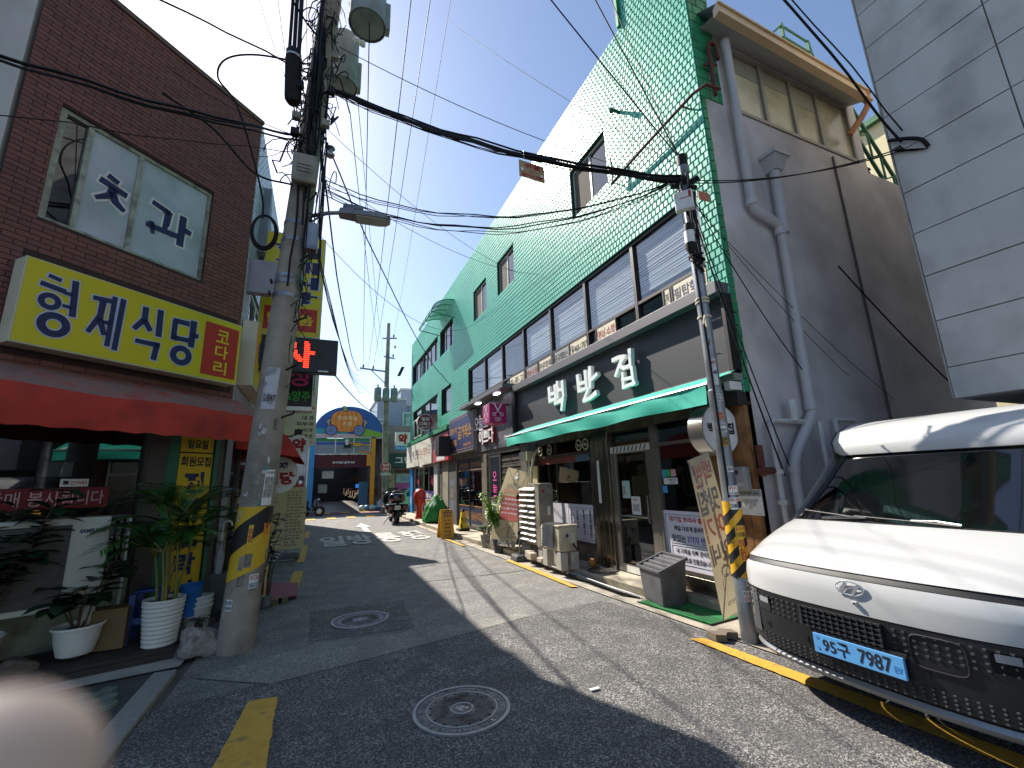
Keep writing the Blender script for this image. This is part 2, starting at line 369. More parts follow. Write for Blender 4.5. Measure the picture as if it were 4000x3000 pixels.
for k in range(5):
    x = -.55+k*.98
    struct('road_marking', mark([(x, 25.1), (x+.46, 25.0), (x+.42, 26.6), (x-.02, 26.6)], m_ymark), m_ymark)
for k in range(3):
    x = .2+k*1.15
    struct('road_marking', mark([(x, 30.1), (x+.5, 30.05), (x+.47, 31.2), (x-.02, 31.2)], m_ymark), m_ymark)
mt = MB(FR((0, 0, .018), (1, 0, 0), (0, 1, 0), (0, 0, 1)))
for i, ch in enumerate('일방통행'): text(mt, ch, .08+i*.82, .08+i*.82+.72, 13.75, 16.4, 0, .03)
struct('road_marking', mt, m_wmark)
struct('road_marking', MB().add([(1.58, 17.0, .018), (1.78, 17.0, .018), (1.82, 19.2, .018), (1.6, 19.25, .018), (2.0, 19.05, .018), (1.78, 21.3, .018), (1.42, 19.45, .018)], [(0, 1, 2, 3), (3, 2, 4, 5, 6)]), m_wmark)
struct('road_marking', MB().add([(.78, 19.2, .018), (1.44, 17.4, .018), (1.44, 17.15, .018), (.76, 18.9, .018)], [(0, 3, 2, 1)]), m_wmark)
struct('road_marking', mark([(-1.0, 11.9), (-.45, 11.8), (-.45, 12.15), (-1.0, 12.2)], m_wmark), m_wmark)

# ---------------------------------------------------------------- manhole covers
m_iron = M('cast_iron', '#6f6d6c', .55, .4, var=.2, vs=20, dark='#3a3838', ds=9, bump=.3, bs=150)
m_iron2 = M('worn_iron_rim', '#86868a', .5, .5, var=.15, vs=12)
def manhole(x, y, r, rz, label, words):
    t = thing('manhole_cover', label, 'manhole cover', (x, y, .006), rz, 'manhole covers in the road')
    f = fr_at((x, y, .005), rz)
    part('frame_ring', MB(f).lathe([(r*.93, .0), (r*.93, .013), (r, .013), (r, 0)], n=48, cap=False), m_iron2, t)
    part('lid', MB(f).lathe([(.001, .006), (r*.925, .006), (r*.925, 0)], n=48, cap=False), m_iron, t)
    part('ring', MB(f).lathe([(r*.70, .006), (r*.70, .011), (r*.735, .011), (r*.735, .006)], n=48, cap=False), m_iron2, t)
    part('centre_ring', MB(f).lathe([(r*.2, .006), (r*.2, .011), (r*.24, .011), (r*.24, .006)], n=32, cap=False), m_iron2, t)
    mb = MB(f)
    for i in range(-18, 19):
        for j in range(-18, 19):
            a, b = i*r*.052+(j % 2)*r*.026, j*r*.05
            d = math.hypot(a, b)
            if r*.28 < d < r*.62: mb.box(a-r*.017, a+r*.017, b-r*.015, b+r*.015, .006, .0105)
    part('studs', mb, m_iron, t, kind='stuff')
    mb = MB(f)
    for k in range(16):
        a = 2*math.pi*k/16; mb.add([(r*.645*math.cos(a)+r*.036*math.cos(q*math.pi/5), r*.645*math.sin(a)+r*.03*math.sin(q*math.pi/5), .0068) for q in range(10)], [tuple(range(10))])
    for k in range(9):
        a = 2*math.pi*k/9; mb.add([(r*.34*math.cos(a)+r*.02*math.cos(q*math.pi/4), r*.34*math.sin(a)+r*.02*math.sin(q*math.pi/4), .0112) for q in range(8)], [tuple(range(8))])
    part('vent_holes', mb, M('hole_black', '#050505', .9, var=0), t, kind='stuff')
    mb = MB()
    full = words*2
    for k, ch in enumerate(full):
        if ch == ' ': continue
        a = math.pi/2-2*math.pi*k/len(full)
        mb.fr = f @ Matrix.Rotation(a-math.pi/2, 4, 'Z'); text(mb, ch, -r*.032, r*.032, r*.775, r*.885, .006, 0, .005)
    part('lettering', mb, m_iron2, t)
    mb = MB(f); P = [(r*.13*math.cos(i*math.pi/8), r*.06+r*.05*math.sin(i*math.pi/8)) for i in range(9)]+[(-r*.02, -r*.02), (r*.04, -r*.1)]
    mb.prism([(p[0], p[1]) for p in P], .006, .011); mb.lathe([(.001, .011), (r*.05, .011), (r*.05, .006)], (-r*.06, -r*.07, 0), 12, cap=False)
    part('emblem', mb, m_iron2, t)
manhole(1.06, 3.54, .36, 1.9, 'large round cast iron manhole cover in the near foreground asphalt', 'SEOUL METROPOLITAN GOVERNMENT * ')
manhole(.56, 6.25, .345, .4, 'smaller looking manhole cover in a square asphalt patch beside the concrete pole', 'SEOUL METROPOLITAN GOVERNMENT * ')
# ================================================================ green tiled building on the right
F465 = fr_right(4.65)
m_green = M('green_glazed_tile', '#53b79d', .4, var=.08, vs=.6, spec=.5, island=.05, bump=.06, bs=14)
m_greeng = M('green_grout', '#0b3d2b', .7, var=.15)
m_greenp = M('green_paint', '#23915c', .5, var=.15, vs=3, dark='#176440', ds=3, bump=.2, bs=60)
gb = thing('green_building', 'three storey shop building faced with glossy green tiles, right side of the street', 'building', (4.65, 14, 0))

def wall(fr, u0, u1, v0, v1, holes, depth, t=.0):
    """wall sheet with openings: front faces plus the reveals of each opening"""
    us = sorted({u0, u1} | {x for h in holes for x in h[:2] if u0 < x < u1}); vs = sorted({v0, v1} | {x for h in holes for x in h[2:4] if v0 < x < v1})
    mb = MB(fr)
    for i in range(len(us)-1):
        for j in range(len(vs)-1):
            a, b = (us[i]+us[i+1])/2, (vs[j]+vs[j+1])/2
            if not any(h[0] < a < h[1] and h[2] < b < h[3] for h in holes): mb.rect(us[i], us[i+1], vs[j], vs[j+1], t)
    for a0, a1, b0, b1 in [h[:4] for h in holes]:
        mb.quad((a0, b0, t), (a0, b0, t-depth), (a1, b0, t-depth), (a1, b0, t)); mb.quad((a0, b1, t), (a1, b1, t), (a1, b1, t-depth), (a0, b1, t-depth))
        mb.quad((a0, b0, t), (a0, b1, t), (a0, b1, t-depth), (a0, b0, t-depth)); mb.quad((a1, b0, t), (a1, b0, t-depth), (a1, b1, t-depth), (a1, b1, t))
    return mb
# openings (u = -Y)
RIB = (-14.42, -3.9, 4.04, 5.56)
H3 = [(-7.05, -5.78, 7.05, 8.18), (-11.42, -10.17, 7.12, 8.2), (-13.72, -12.43, 7.12, 8.22), (-18.5, -16.4, 7.16, 8.3), (-25.0, -18.95, 7.2, 8.32)]
H2 = [RIB, (-18.24, -16.7, 4.46, 5.57), (-24.6, -18.95, 4.0, 5.58)]
holes = H3+H2
part('wall', wall(F465, -25.3, -3.6, 3.86, 9.8, holes, .16), m_greeng, gb)
body = MB(); body.box(5.05, 8.5, 3.78, 25.28, 2.52, 8.36); body.box(5.05, 8.5, 5.6, 25.28, 8.36, 9.3)
part('interior', body, M('pale_interior', '#6f7a80', .9, var=.1), gb)
part('roof', MB().box(4.66, 8.5, 5.6, 25.28, 9.4, 9.5), m_conc, gb)
part('parapet', MB().box(4.66, 4.85, 5.0, 25.3, 9.5, 9.79), m_greeng, gb)
part('end_wall', MB().box(4.66, 8.5, 25.31, 25.5, 0, 9.79), m_greenp, gb)
# tiles: running bond, each one a cushion with bevelled edges
TU, TV = .092, .112
tb = MB(F465); singles = []
def tile_geo(mb, a0, a1, b0, b1, w0=.0, tk=.011):
    i = .009; dx, dy = rnd(-.0007, .0007), rnd(-.0007, .0007); g = .0042
    a0 += g; a1 -= g; b0 += g; b1 -= g
    if a1-a0 < .03 or b1-b0 < .03: i = .004
    z = [w0+tk+dx+dy, w0+tk-dx+dy, w0+tk-dx-dy, w0+tk+dx-dy]
    mb.add([(a0, b0, w0), (a1, b0, w0), (a1, b1, w0), (a0, b1, w0), (a0+i, b0+i, z[0]), (a1-i, b0+i, z[1]), (a1-i, b1-i, z[2]), (a0+i, b1-i, z[3])],
           [(4, 5, 6, 7), (0, 1, 5, 4), (1, 2, 6, 5), (2, 3, 7, 6), (3, 0, 4, 7)])
def tiles(fr, u0, u1, v0, v1, holes, single=None, tu=TU, tv=TV, mb=None):
    r = 0; v = v0
    while v < v1-.02:
        vt = min(v+tv, v1); u = u0-(tu/2 if r % 2 else 0)
        while u < u1-.005:
            a0, a1 = max(u, u0), min(u+tu, u1); u += tu
            if a1-a0 < .015: continue
            b0, b1 = v, vt; bad = False
            for h in holes:
                if a0 < h[1] and a1 > h[0] and b0 < h[3] and b1 > h[2]:
                    if a0 < h[0]-.015: a1 = h[0]
                    elif a1 > h[1]+.015: a0 = h[1]
                    elif b0 < h[2]-.015: b1 = h[2]
                    elif b1 > h[3]+.015: b0 = h[3]
                    else: bad = True
            if bad: continue
            if single and single(a0, a1, b0, b1) and len(singles) < 298: singles.append((fr, a0, a1, b0, b1))
            else: tile_geo(mb, a0, a1, b0, b1)
        v = vt; r += 1
tiles(F465, -25.3, -3.6, 3.88, 9.8, holes, lambda a0, a1, b0, b1: a0 > -5.3 and b0 < 6.0, mb=tb)
tiles(F465, -3.9, -3.6, 2.58, 3.88, [], None, mb=tb)
tiles(fr_right(4.64), -5.0, -3.6, 9.8, 12.2, [], None, mb=tb)
part('tile_field', tb, m_green, gb, kind='stuff')
for (fr, a0, a1, b0, b1) in singles:
    mb = MB(fr); tile_geo(mb, a0, a1, b0, b1); part('tile', mb, m_green, gb)
part('corner_parapet', MB().box(4.65, 5.2, 3.6, 5.0, 9.5, 12.2), m_greeng, gb)
part('coping', MB().box(4.58, 4.66, 5.0, 5.06, 9.78, 12.2), m_greenp, gb)
# green strip wrapping round the near side
FS = fr_front(3.6)
sb = MB(FS); tiles(FS, 4.65, 5.1, 6.88, 12.2, [], None, .19, .17, sb); tiles(FS, 4.65, 4.75, 2.6, 6.88, [], None, .19, .17, sb)
part('side_tiles', sb, m_greenp, gb, kind='stuff')
part('side_strip', MB().box(4.66, 5.1, 3.6, 3.62, 6.88, 12.2), m_greeng, gb)
# grey rendered side wall with the upper window band
m_grey = M('grey_render', '#cdc8c8', .9, var=.08, vs=1.2, dark='#aba5a5', ds=1.1, dlim=(.42, .72), bump=.35, bs=9, streak=.12)
SW = (5.28, 8.35, 6.86, 8.02)
part('side_wall', wall(FS, 4.72, 8.6, 0, 8.25, [SW], .14), m_grey, gb)
part('side_wall', MB(FS).rect(8.6, 11, 0, 6.75), m_grey, gb)
part('render_joint', MB().box(7.55, 7.575, 3.57, 3.6, 1.2, 6.75), M('joint', '#5f5a58', .9), gb)
m_beige = M('beige_metal', '#c9b08e', .5, var=.06); m_soff = M('grey_soffit', '#c2c2c0', .7, var=.06)
part('gutter', MB().add([(4.8, 3.22, 8.02), (4.8, 3.32, 8.0), (4.8, 3.32, 8.14), (4.8, 3.24, 8.2), (8.42, 3.22, 7.86), (8.42, 3.32, 7.84), (8.42, 3.32, 7.98), (8.42, 3.24, 8.04)], [(0, 1, 5, 4), (1, 2, 6, 5), (2, 3, 7, 6), (3, 0, 4, 7), (0, 3, 2, 1), (4, 5, 6, 7)]), m_beige, gb)
part('gutter_lip', MB().bar((4.8, 3.235, 8.19), (8.42, 3.235, 8.03), .05, .03), m_beige, gb)
part('soffit', MB().add([(4.82, 3.6, 8.16), (8.4, 3.6, 8.06), (8.4, 3.3, 7.92), (4.82, 3.3, 8.06)], [(0, 1, 2, 3)]), m_soff, gb)
part('eave_roof', MB().add([(4.82, 3.7, 8.5), (8.4, 3.7, 8.4), (8.4, 3.24, 8.04), (4.82, 3.24, 8.2)], [(3, 2, 1, 0)]), m_soff, gb)
m_win = M('pale_window_frame', '#8d8a80', .5, .3, var=.06)
wf = part('window', MB(FS).box(5.28, 8.35, 6.86, 6.92, -.1, .02).box(5.28, 8.35, 7.97, 8.02, -.1, .015).box(5.28, 5.34, 6.86, 8.02, -.1, .02).box(8.29, 8.35, 6.86, 8.02, -.1, .02), m_win, gb, bevel=.004)
for x in (6.07, 6.78, 7.45): part('mullion', MB(FS).box(x-.035, x+.035, 6.92, 7.97, -.1, .012), m_win, wf)
for a, b in ((5.34, 6.035), (6.105, 6.745), (6.815, 7.415), (7.485, 8.29)): part('pane', MB(FS).rect(a, b, 6.92, 7.97, -.03), M('dusty_cream_pane', '#c9c4a4' if a < 7.45 else '#9a958a', .25, var=.1, vs=1.5, dark='#8f8b78', ds=.8), wf)
part('roller_blind', MB(FS).box(5.36, 6.03, 7.66, 7.96, -.029, -.024).box(6.11, 6.74, 7.7, 7.96, -.029, -.024).box(6.82, 7.41, 7.6, 7.96, -.029, -.024), M('grey_blind', '#8b897c', .6, var=.05), wf, kind='stuff')
# ---------------- upper windows
m_wfr = M('white_sash', '#c9c9c2', .4, var=.04)
def window(fr, u0, u1, v0, v1, parent, mat, cols=2, dep=-.1, fw=.045, pane=None, name='window'):
    f = MB(fr); f.box(u0, u1, v0, v0+fw, dep-.03, dep+.03); f.box(u0, u1, v1-fw, v1, dep-.03, dep+.03); f.box(u0, u0+fw, v0+fw, v1-fw, dep-.03, dep+.03); f.box(u1-fw, u1, v0+fw, v1-fw, dep-.03, dep+.03)
    w = part(name, f, mat, parent)
    for i in range(1, cols):
        x = u0+(u1-u0)*i/cols; part('mullion', MB(fr).box(x-fw/2, x+fw/2, v0+fw, v1-fw, dep-.028, dep+.028), mat, w)
    for i in range(cols):
        a = u0+(u1-u0)*i/cols; b = u0+(u1-u0)*(i+1)/cols
        part('pane', MB(fr).rect(a+fw*.6, b-fw*.6, v0+fw*.8, v1-fw*.8, dep+(.006 if i % 2 else -.008)), pane or g_sky, w)
    return w
m_scr = M('mesh_screen', '#5d534a', .9, var=.05)
for h in H3[:3]:
    w = window(F465, *h, gb, m_wfr, 2)
    part('insect_screen', MB(F465).rect(h[0]+.04, (h[0]+h[1])/2, h[2]+.04, h[3]-.04, -.075), m_scr, w)
w = window(F465, *H3[3], gb, m_frame, 3); w = window(F465, *H3[4], gb, m_frame, 7)
window(F465, *H2[1], gb, m_frame, 1)
w = window(F465, -24.6, -18.95, 4.0, 5.58, gb, m_frame, 3)
part('white_frame', MB(F465).box(-24.5, -22.4, 4.05, 4.12, -.06, .01).box(-24.5, -22.4, 5.0, 5.07, -.06, .01).box(-24.5, -24.42, 4.12, 5.0, -.06, .01).box(-22.48, -22.4, 4.12, 5.0, -.06, .01).box(-23.5, -23.42, 4.12, 5.0, -.06, .01), m_wfr, w)
# ribbon window: bays of a tall pane over a low strip of sign lights
m_slat = M('blind_slat', '#e4e8ea', .6, var=.05)
m_sgn = M('cream_sign_panel', '#d9cfb4', .6, var=.04); m_sgng = M('grey_sign_panel', '#8f948f', .6, var=.04)
bays = [-14.42, -12.79, -11.31, -9.83, -8.35, -6.88, -5.39, -3.9]
low = {0: [('s', .05, .55, '입시학원', m_blk), ('d', .6, .95)], 1: [('d', .03, .3), ('s', .33, .95, '교실·소수', m_red)], 2: [('d', .03, .3), ('s', .33, .97, '초·중·고', m_blk)],
       3: [('g', .06, .5, '영어·수학', m_red), ('s', .55, .97, '전문학원', m_blk)], 4: [('g', .06, .5, '중곡캠퍼스', m_blk), ('s', .53, .98, '☎468-1787', m_blk)],
       5: [('d', .03, .12), ('s', .2, .6, '영어·수학', m_red), ('d', .63, .97)], 6: [('d', .03, .4), ('s', .42, .5, '전', m_blk), ('s', .54, .97, '필탑학원', m_navy)]}
for k in range(7):
    a, b = bays[k], bays[k+1]
    f = MB(F465); f.box(a, b, 4.04, 4.08, -.12, -.04); f.box(a, b, 4.42, 4.47, -.12, -.03); f.box(a, b, 5.51, 5.56, -.12, -.03); f.box(a, a+.035, 4.08, 5.51, -.12, -.025); f.box(b-.035, b, 4.08, 5.51, -.12, -.025)
    w = part('window', f, m_frame, gb)
    part('pane', MB(F465).rect(a+.03, b-.03, 4.46, 5.52, -.075), g_sky, w)
    if k > 2 or k == 1:
        sl_ = MB(F465); z = 4.5+rnd(0, .15)
        while z < 5.5:
            hh = rnd(.02, .05); sl_.rect(a+.05, b-.05, z, min(z+hh, 5.5), -.11-rnd(0, .012)); z += hh+rnd(.006, .022)
        part('blind', sl_, m_slat, w)
    for it in low[k]:
        u0, u1 = a+(b-a)*it[1], a+(b-a)*it[2]
        if it[0] == 'd': part('dark_pane', MB(F465).rect(u0, u1, 4.08, 4.42, -.085), g_pane, w)
        else:
            part('sash', MB(F465).box(u0-.025, u0, 4.08, 4.42, -.12, -.025).box(u1, u1+.02, 4.08, 4.42, -.12, -.025), m_frame, w)
            part('sign_panel', MB(F465).rect(u0, u1, 4.08, 4.42, -.036), m_sgng if it[0] == 'g' else m_sgn, w)
            part('lettering', text(MB(F465), it[3], u0+.03, u1-.03, 4.15, 4.35, -.033, .012), it[4], w)
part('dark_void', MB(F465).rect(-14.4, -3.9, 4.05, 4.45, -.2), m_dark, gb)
# small arched polycarbonate canopy
cp = thing('window_canopy', 'curved translucent green canopy over a third floor window of the green building', 'canopy', (4.65, 17.4, 8.3))
m_poly = bpy.data.materials.new('green_polycarbonate'); m_poly.use_nodes = True
bn = m_poly.node_tree.nodes['Principled BSDF']; bn.inputs['Base Color'].default_value = lin('#19a07c'); bn.inputs['Roughness'].default_value = .2; bn.inputs['Alpha'].default_value = .75
arc = [(4.66-.95*math.sin(t*math.pi/16)*1.0, 8.35+.62*math.cos(t*math.pi/16)) for t in range(0, 9)]
rows = [[(x, yy, z) for x, z in arc] for yy in (16.2, 16.8, 17.4, 18.0, 18.6)]
part('sheet', MB().grid(rows), m_poly, cp, smooth=50)
for yy in (16.2, 16.8, 17.4, 18.0, 18.6): part('rib', MB().tube([(x, yy, z+.012) for x, z in arc], .022, 6), m_greenp, cp)
part('front_rail', MB().bar((3.72, 16.2, 8.35), (3.72, 18.6, 8.35), .04), m_greenp, cp)
for yy in (16.2, 18.6): part('bracket', MB().bar((4.65, yy, 8.2), (3.74, yy, 8.35), .03), m_greenp, cp)
# ---------------- ground floor: openings between the piers
lower = wall(F465, -25.3, -3.6, 0, 3.86, [(-5.3, -4.36, .33, 2.42), (-6.44, -5.34, .13, 2.42), (-9.28, -6.99, .42, 2.42), (-12.68, -10.2, .13, 2.42), (-15.92, -13.16, .13, 2.45), (-24.3, -19.6, .13, 2.5)], .1)
part('shopfront_wall', lower, M('dark_shopfront', '#5a5147', .6, var=.2, dark='#7b7263', ds=4), gb)
part('shop_interior', MB().box(8.9, 9.0, 3.7, 25, 0, 2.5), m_brownint, gb)
part('shop_floor', MB().box(4.6, 9, 3.7, 25.2, .02, .125), M('shop_floor', '#5b4a3a', .5, var=.2), gb)
part('shop_ceiling', MB().box(4.75, 9, 3.65, 25.2, 2.46, 2.5), M('shop_ceiling', '#77736a', .9), gb)
for y0 in (6.7, 9.5, 13.0, 16.5, 19.4): part('partition', MB().box(4.76, 9, y0, y0+.12, .1, 2.46), m_brownint, gb)
# inside the rice shop: counters and boards that show through the glass
part('counter', MB().box(6.2, 6.8, 3.9, 6.5, .13, 1.1), m_brownint, gb)
part('wood_screen', MB().box(4.74, 4.77, 5.46, 6.32, .95, 2.3), M('veneer', '#8a5f36', .6, var=.25, vs=2), gb)
# restaurant door
m_sil = M('silver_door_frame', '#a39c90', .3, .85, var=.1)
dr = part('door', MB(F465).box(-6.42, -6.3, .14, 2.17, -.06, .0).box(-5.5, -5.36, .14, 2.17, -.06, .0).box(-6.3, -5.5, 2.03, 2.17, -.06, 0).box(-6.3, -5.5, .14, .26, -.06, 0), m_sil, gb, bevel=.004)
part('pane', MB(F465).rect(-6.3, -5.5, .26, 2.03, -.03), g_pane, dr)
part('handle', MB(F465).tube([(-5.47, .95, .0), (-5.47, .95, .07), (-5.47, 1.35, .07), (-5.47, 1.35, 0)], .014, 8).tube([(-6.2, 1.02, .03), (-5.5, 1.02, .03)], .012, 8), m_stain, dr, smooth=40)
part('film_strip', MB(F465).rect(-6.4, -5.38, 2.05, 2.15, .004).rect(-6.2, -5.5, .15, .25, .004), m_white, dr)
hs = MB(F465)
for k in range(9): hs.quad((-6.33+k*.1, 2.06, .006), (-6.3+k*.1, 2.06, .006), (-6.26+k*.1, 2.14, .006), (-6.29+k*.1, 2.14, .006))
part('film_print', hs, m_blk, dr)
for nm, q, mt_ in (('notice', (-6.18, -5.98, 1.3, 1.58), M('notice_aqua', '#9fbab6', .6)), ('notice', (-5.97, -5.75, 1.05, 1.33), m_paper)):
    n_ = part(nm, MB(F465).rect(*q, -.024), mt_, dr)
    tx = MB(F465)
    if q[0] > -6: text(tx, '영업시간', q[0]+.05, q[1]-.05, 1.26, 1.3, -.022, .02)
    part('lettering', tx if tx.v else text(MB(F465), '물은\n셀프', q[0]+.02, q[0]+.08, 1.36, 1.5, -.022), m_red, n_)
    if q[0] > -6: part('lettering', text(MB(F465), '오전 10시 ~ 오후 8시\n매주 일요일 휴무\n재료소진시 조기마감', q[0]+.03, q[1]-.03, 1.1, 1.22, -.022), m_blk, n_)
window(F465, -6.4, -5.36, 2.2, 2.42, gb, m_frame, 1, -.05, .03, g_pane, 'transom')
part('pier', MB(F465).box(-5.36, -5.3, .13, 2.45, -.05, .015), m_sil, gb)
# fixed window with the white menu boards
pw = part('window', MB(F465).box(-5.3, -5.25, .33, 2.42, -.06, .012).box(-4.41, -4.36, .33, 2.42, -.06, .012).box(-5.25, -4.41, .33, .38, -.06, .012).box(-5.25, -4.41, 2.08, 2.13, -.06, .012), m_sil, gb)
part('pane', MB(F465).rect(-5.25, -4.41, 1.15, 2.4, -.03), g_pane, pw)
part('sill', MB(F465).box(-5.3, -4.3, .13, .32, -.05, .03), m_stain, gb, bevel=.005)
bd = part('menu_board', MB(F465).rect(-5.25, -4.41, .38, 1.15, -.02), M('lilac_white_board', '#cfccd6', .5, var=.02), pw)
part('border', MB(F465).box(-5.22, -4.42, 1.095, 1.1, -.0185, -.017).box(-5.22, -5.215, .4, 1.1, -.0185, -.017), m_blk, bd)
for s_, a, b, c, d, mm in (('대기업 조리사 출신', -5.14, -4.46, 1.0, 1.075, m_red), ('매일 다르게 준비하는', -5.06, -4.44, .88, .95, m_blk), ('맛있는', -5.12, -4.86, .73, .83, m_blk), ('7가지 반찬', -4.83, -4.43, .73, .83, M('blue_print', '#2b56a0', .6)), ('내 가족을 위해 준비한', -5.06, -4.46, .58, .65, m_blk), ('마음으로 만들겠습니다', -5.02, -4.44, .47, .54, m_blk)):
    part('lettering', text(MB(F465), s_, a, b, c, d, -.016, .025), mm, bd)
part('rule', MB(F465).box(-5.15, -4.43, .705, .71, -.0185, -.016).box(-5.14, -4.43, .675, .679, -.0185, -.016).box(-5.14, -4.43, .435, .439, -.0185, -.016).box(-5.14, -5.136, .435, .679, -.0185, -.016), m_blk, bd)
for q, mm in (((-5.2, -5.12, 1.62, 1.73), M('sticker_blue', '#4f9fc4', .5)), ((-5.12, -5.03, 1.63, 1.73), M('sticker_green', '#35b061', .5)), ((-5.02, -4.92, 1.63, 1.73), M('sticker_pink', '#c9a0a4', .5)), ((-5.18, -4.9, 1.52, 1.61), m_white), ((-5.22, -5.12, 1.4, 1.5), M('sticker_cyan', '#3f94c6', .5))):
    s_ = part('sticker', MB(F465).rect(*q, -.025), mm, pw)
    if q[3] == 1.61: part('lettering', text(MB(F465), 'TAKE OUT', -5.08, -4.92, 1.565, 1.595, -.023), m_blk, s_); part('lettering', text(MB(F465), '포장됩니다', -5.07, -4.93, 1.53, 1.55, -.023), m_red, s_)
# stainless clad pier
pp = part('pier', MB(F465).box(-6.98, -6.45, .13, 2.45, -.05, .03), M('scuffed_stainless', '#9a9282', .22, 1, var=.25, vs=3), gb, bevel=.006)
part('seam', MB(F465).box(-6.86, -6.85, .13, 2.44, .03, .034).box(-6.7, -6.69, .13, 2.44, .03, .034).box(-6.56, -6.54, .13, 2.44, .03, .036), m_frame, pp)
part('poster_strip', MB(F465).rect(-6.8, -6.72, 1.2, 1.95, .036), m_white, pp)
# big window with vertical menu
bw = part('window', MB(F465).box(-9.28, -9.22, .42, 2.42, -.06, .012).box(-7.05, -6.99, .42, 2.42, -.06, .012).box(-9.22, -7.05, .42, .47, -.06, .012).box(-9.22, -7.05, 2.1, 2.16, -.06, .012).box(-8.4, -8.36, 2.16, 2.42, -.06, .012), m_frame, gb)
part('pane', MB(F465).rect(-9.22, -7.05, 1.15, 2.1, -.03), g_pane, bw)
part('red_band', MB(F465).rect(-9.22, -7.6, 1.97, 2.1, -.025), M('faded_red_band', '#7c3c36', .6, var=.2, vs=6), bw)
part('blue_band', MB(F465).rect(-7.6, -7.05, 1.97, 2.1, -.025), M('faded_blue_band', '#53718a', .6, var=.2, vs=6), bw)
bd = part('menu_board', MB(F465).rect(-9.22, -7.05, .47, 1.15, -.02), MATS['lilac_white_board'], bw)
part('border', MB(F465).box(-8.0, -7.08, 1.08, 1.085, -.0185, -.017).box(-8.0, -7.995, .52, 1.08, -.0185, -.017).box(-8.0, -7.08, .52, .525, -.0185, -.017), m_blk, bd)
for i, s_ in enumerate(('고\n등\n어', '임\n연\n수', '뚝\n배\n기\n불\n고\n기', '제\n육\n볶\n음')):
    u = -7.93+i*.225; part('lettering', text(MB(F465), s_, u, u+.085, .66 if len(s_) < 6 else .56, 1.05, -.017, .02), m_blk, bd)
    part('rule', MB(F465).box(u+.145, u+.149, .58, 1.06, -.0185, -.017), m_blk, bd)
part('pier', MB(F465).box(-9.72, -9.29, .13, 2.5, -.05, .02), m_frame, gb)
m_fan = M('cream_plastic', '#c6bfa8', .5, var=.06)
for u in (-9.05, -8.6, -7.38, -7.14):
    fb = part('exhaust_fan', MB(F465).ring((u, 2.28), .085, .115, 20, .03), m_fan, gb)
    part('hub', MB(FR((4.65, 0, 0), (0, -1, 0), (0, 0, 1), (-1, 0, 0))).lathe([(.001, .05), (.028, .05), (.03, .0)], (u, 2.28, 0), 10), m_fan, fb)
    bl = MB(F465)
    for k in range(5):
        a = 2*math.pi*k/5; bl.quad((u+.03*math.cos(a), 2.28+.03*math.sin(a), .02), (u+.085*math.cos(a), 2.28+.085*math.sin(a), .03), (u+.085*math.cos(a+.7), 2.28+.085*math.sin(a+.7), .015), (u+.03*math.cos(a+.7), 2.28+.03*math.sin(a+.7), .01))
    part('blade', bl, m_frame, fb, kind='stuff')
# hair shop front: shutter and door
part('shutter', (lambda mb: [mb.box(-11.58, -10.22, z, z+.07, -.08, -.04-.02*(i % 2)) for i, z in enumerate([.14+.085*k for k in range(26)])] and mb)(MB(F465)), M('brown_shutter', '#4a3f36', .6, var=.15), gb, kind='stuff')
hd = window(F465, -12.66, -11.66, .15, 2.4, gb, m_sil, 1, -.05, .06, g_pane, 'door')
for i, ch in enumerate('오늘도'): part('lettering', text(MB(F465), ch, -12.3, -12.0, 1.66-i*.34, 1.92-i*.34, -.03, -.005), M('pink_neon', '#d8478f', .5, emit='#ff5aa8', es=.25), hd)
part('pier', MB(F465).box(-13.14, -12.7, .13, 2.5, -.05, .02), M('aged_pillar', '#6a5f50', .6, var=.25, vs=5), gb)
# gold exchange: two leaves with navy print
m_nv = M('navy_film', '#1c1f3d', .5, var=.05); m_gold = M('gold_print', '#c08a2c', .5, var=.05)
gd = window(F465, -15.9, -13.2, .15, 2.44, gb, M('bronze_frame', '#3a2f27', .4, .5), 2, -.05, .07, g_pane, 'door')
for a, b in ((-15.8, -14.62), (-14.5, -13.28)):
    part('film', MB(F465).rect(a, b, 2.05, 2.37, -.035).rect(a, b, .3, .85, -.035), m_nv, gd)
    part('lettering', text(MB(F465), '현보석·금거래소', a+.1, b-.05, 2.12, 2.3, -.032, .01), m_gold, gd)
    part('lettering', text(MB(F465), '귀금속·순수익·최고급', a+.1, b-.06, .42, .68, -.032, .01), m_gold, gd)
    part('gold_line', MB(F465).box(a, b, 2.03, 2.05, -.036, -.03).box(a, b, .85, .87, -.036, -.03), m_gold, gd)
part('film', MB(F465).rect(-15.75, -14.7, 1.5, 1.8, -.035), m_nv, gd); part('lettering', text(MB(F465), '현보석·전당포\n금거래소', -15.6, -14.85, 1.55, 1.75, -.032, .01), m_gold, gd)
part('bay', MB(F465).box(-17.0, -15.95, .13, 2.5, -.04, .02), M('poster_wall', '#4d4a46', .7, var=.3, vs=6), gb)
for q in ((-16.8, -16.3, 1.5, 1.75), (-16.75, -16.3, 1.1, 1.4), (-16.8, -16.25, .6, 1.0)): part('flyer', MB(F465).rect(*q, .024), M('flyer_%d' % int(q[2]*10), ('#59627a', '#8a4a44', '#6c6a62')[int(q[2]*10) % 3], .7, var=.2, vs=12), gb)
part('pier', MB(F465).box(-18.0, -17.1, .13, 2.5, -.04, .03), M('beige_pier', '#8d8473', .8, var=.12), gb)
part('pier', MB(F465).box(-19.5, -18.55, .13, 2.5, -.04, .03), M('beige_pier', '#8d8473', .8), gb)
dp = thing('drain_pipe', 'brownish steel downpipe on the pier beside the pharmacy', 'pipe', (4.55, 18.3, .13))
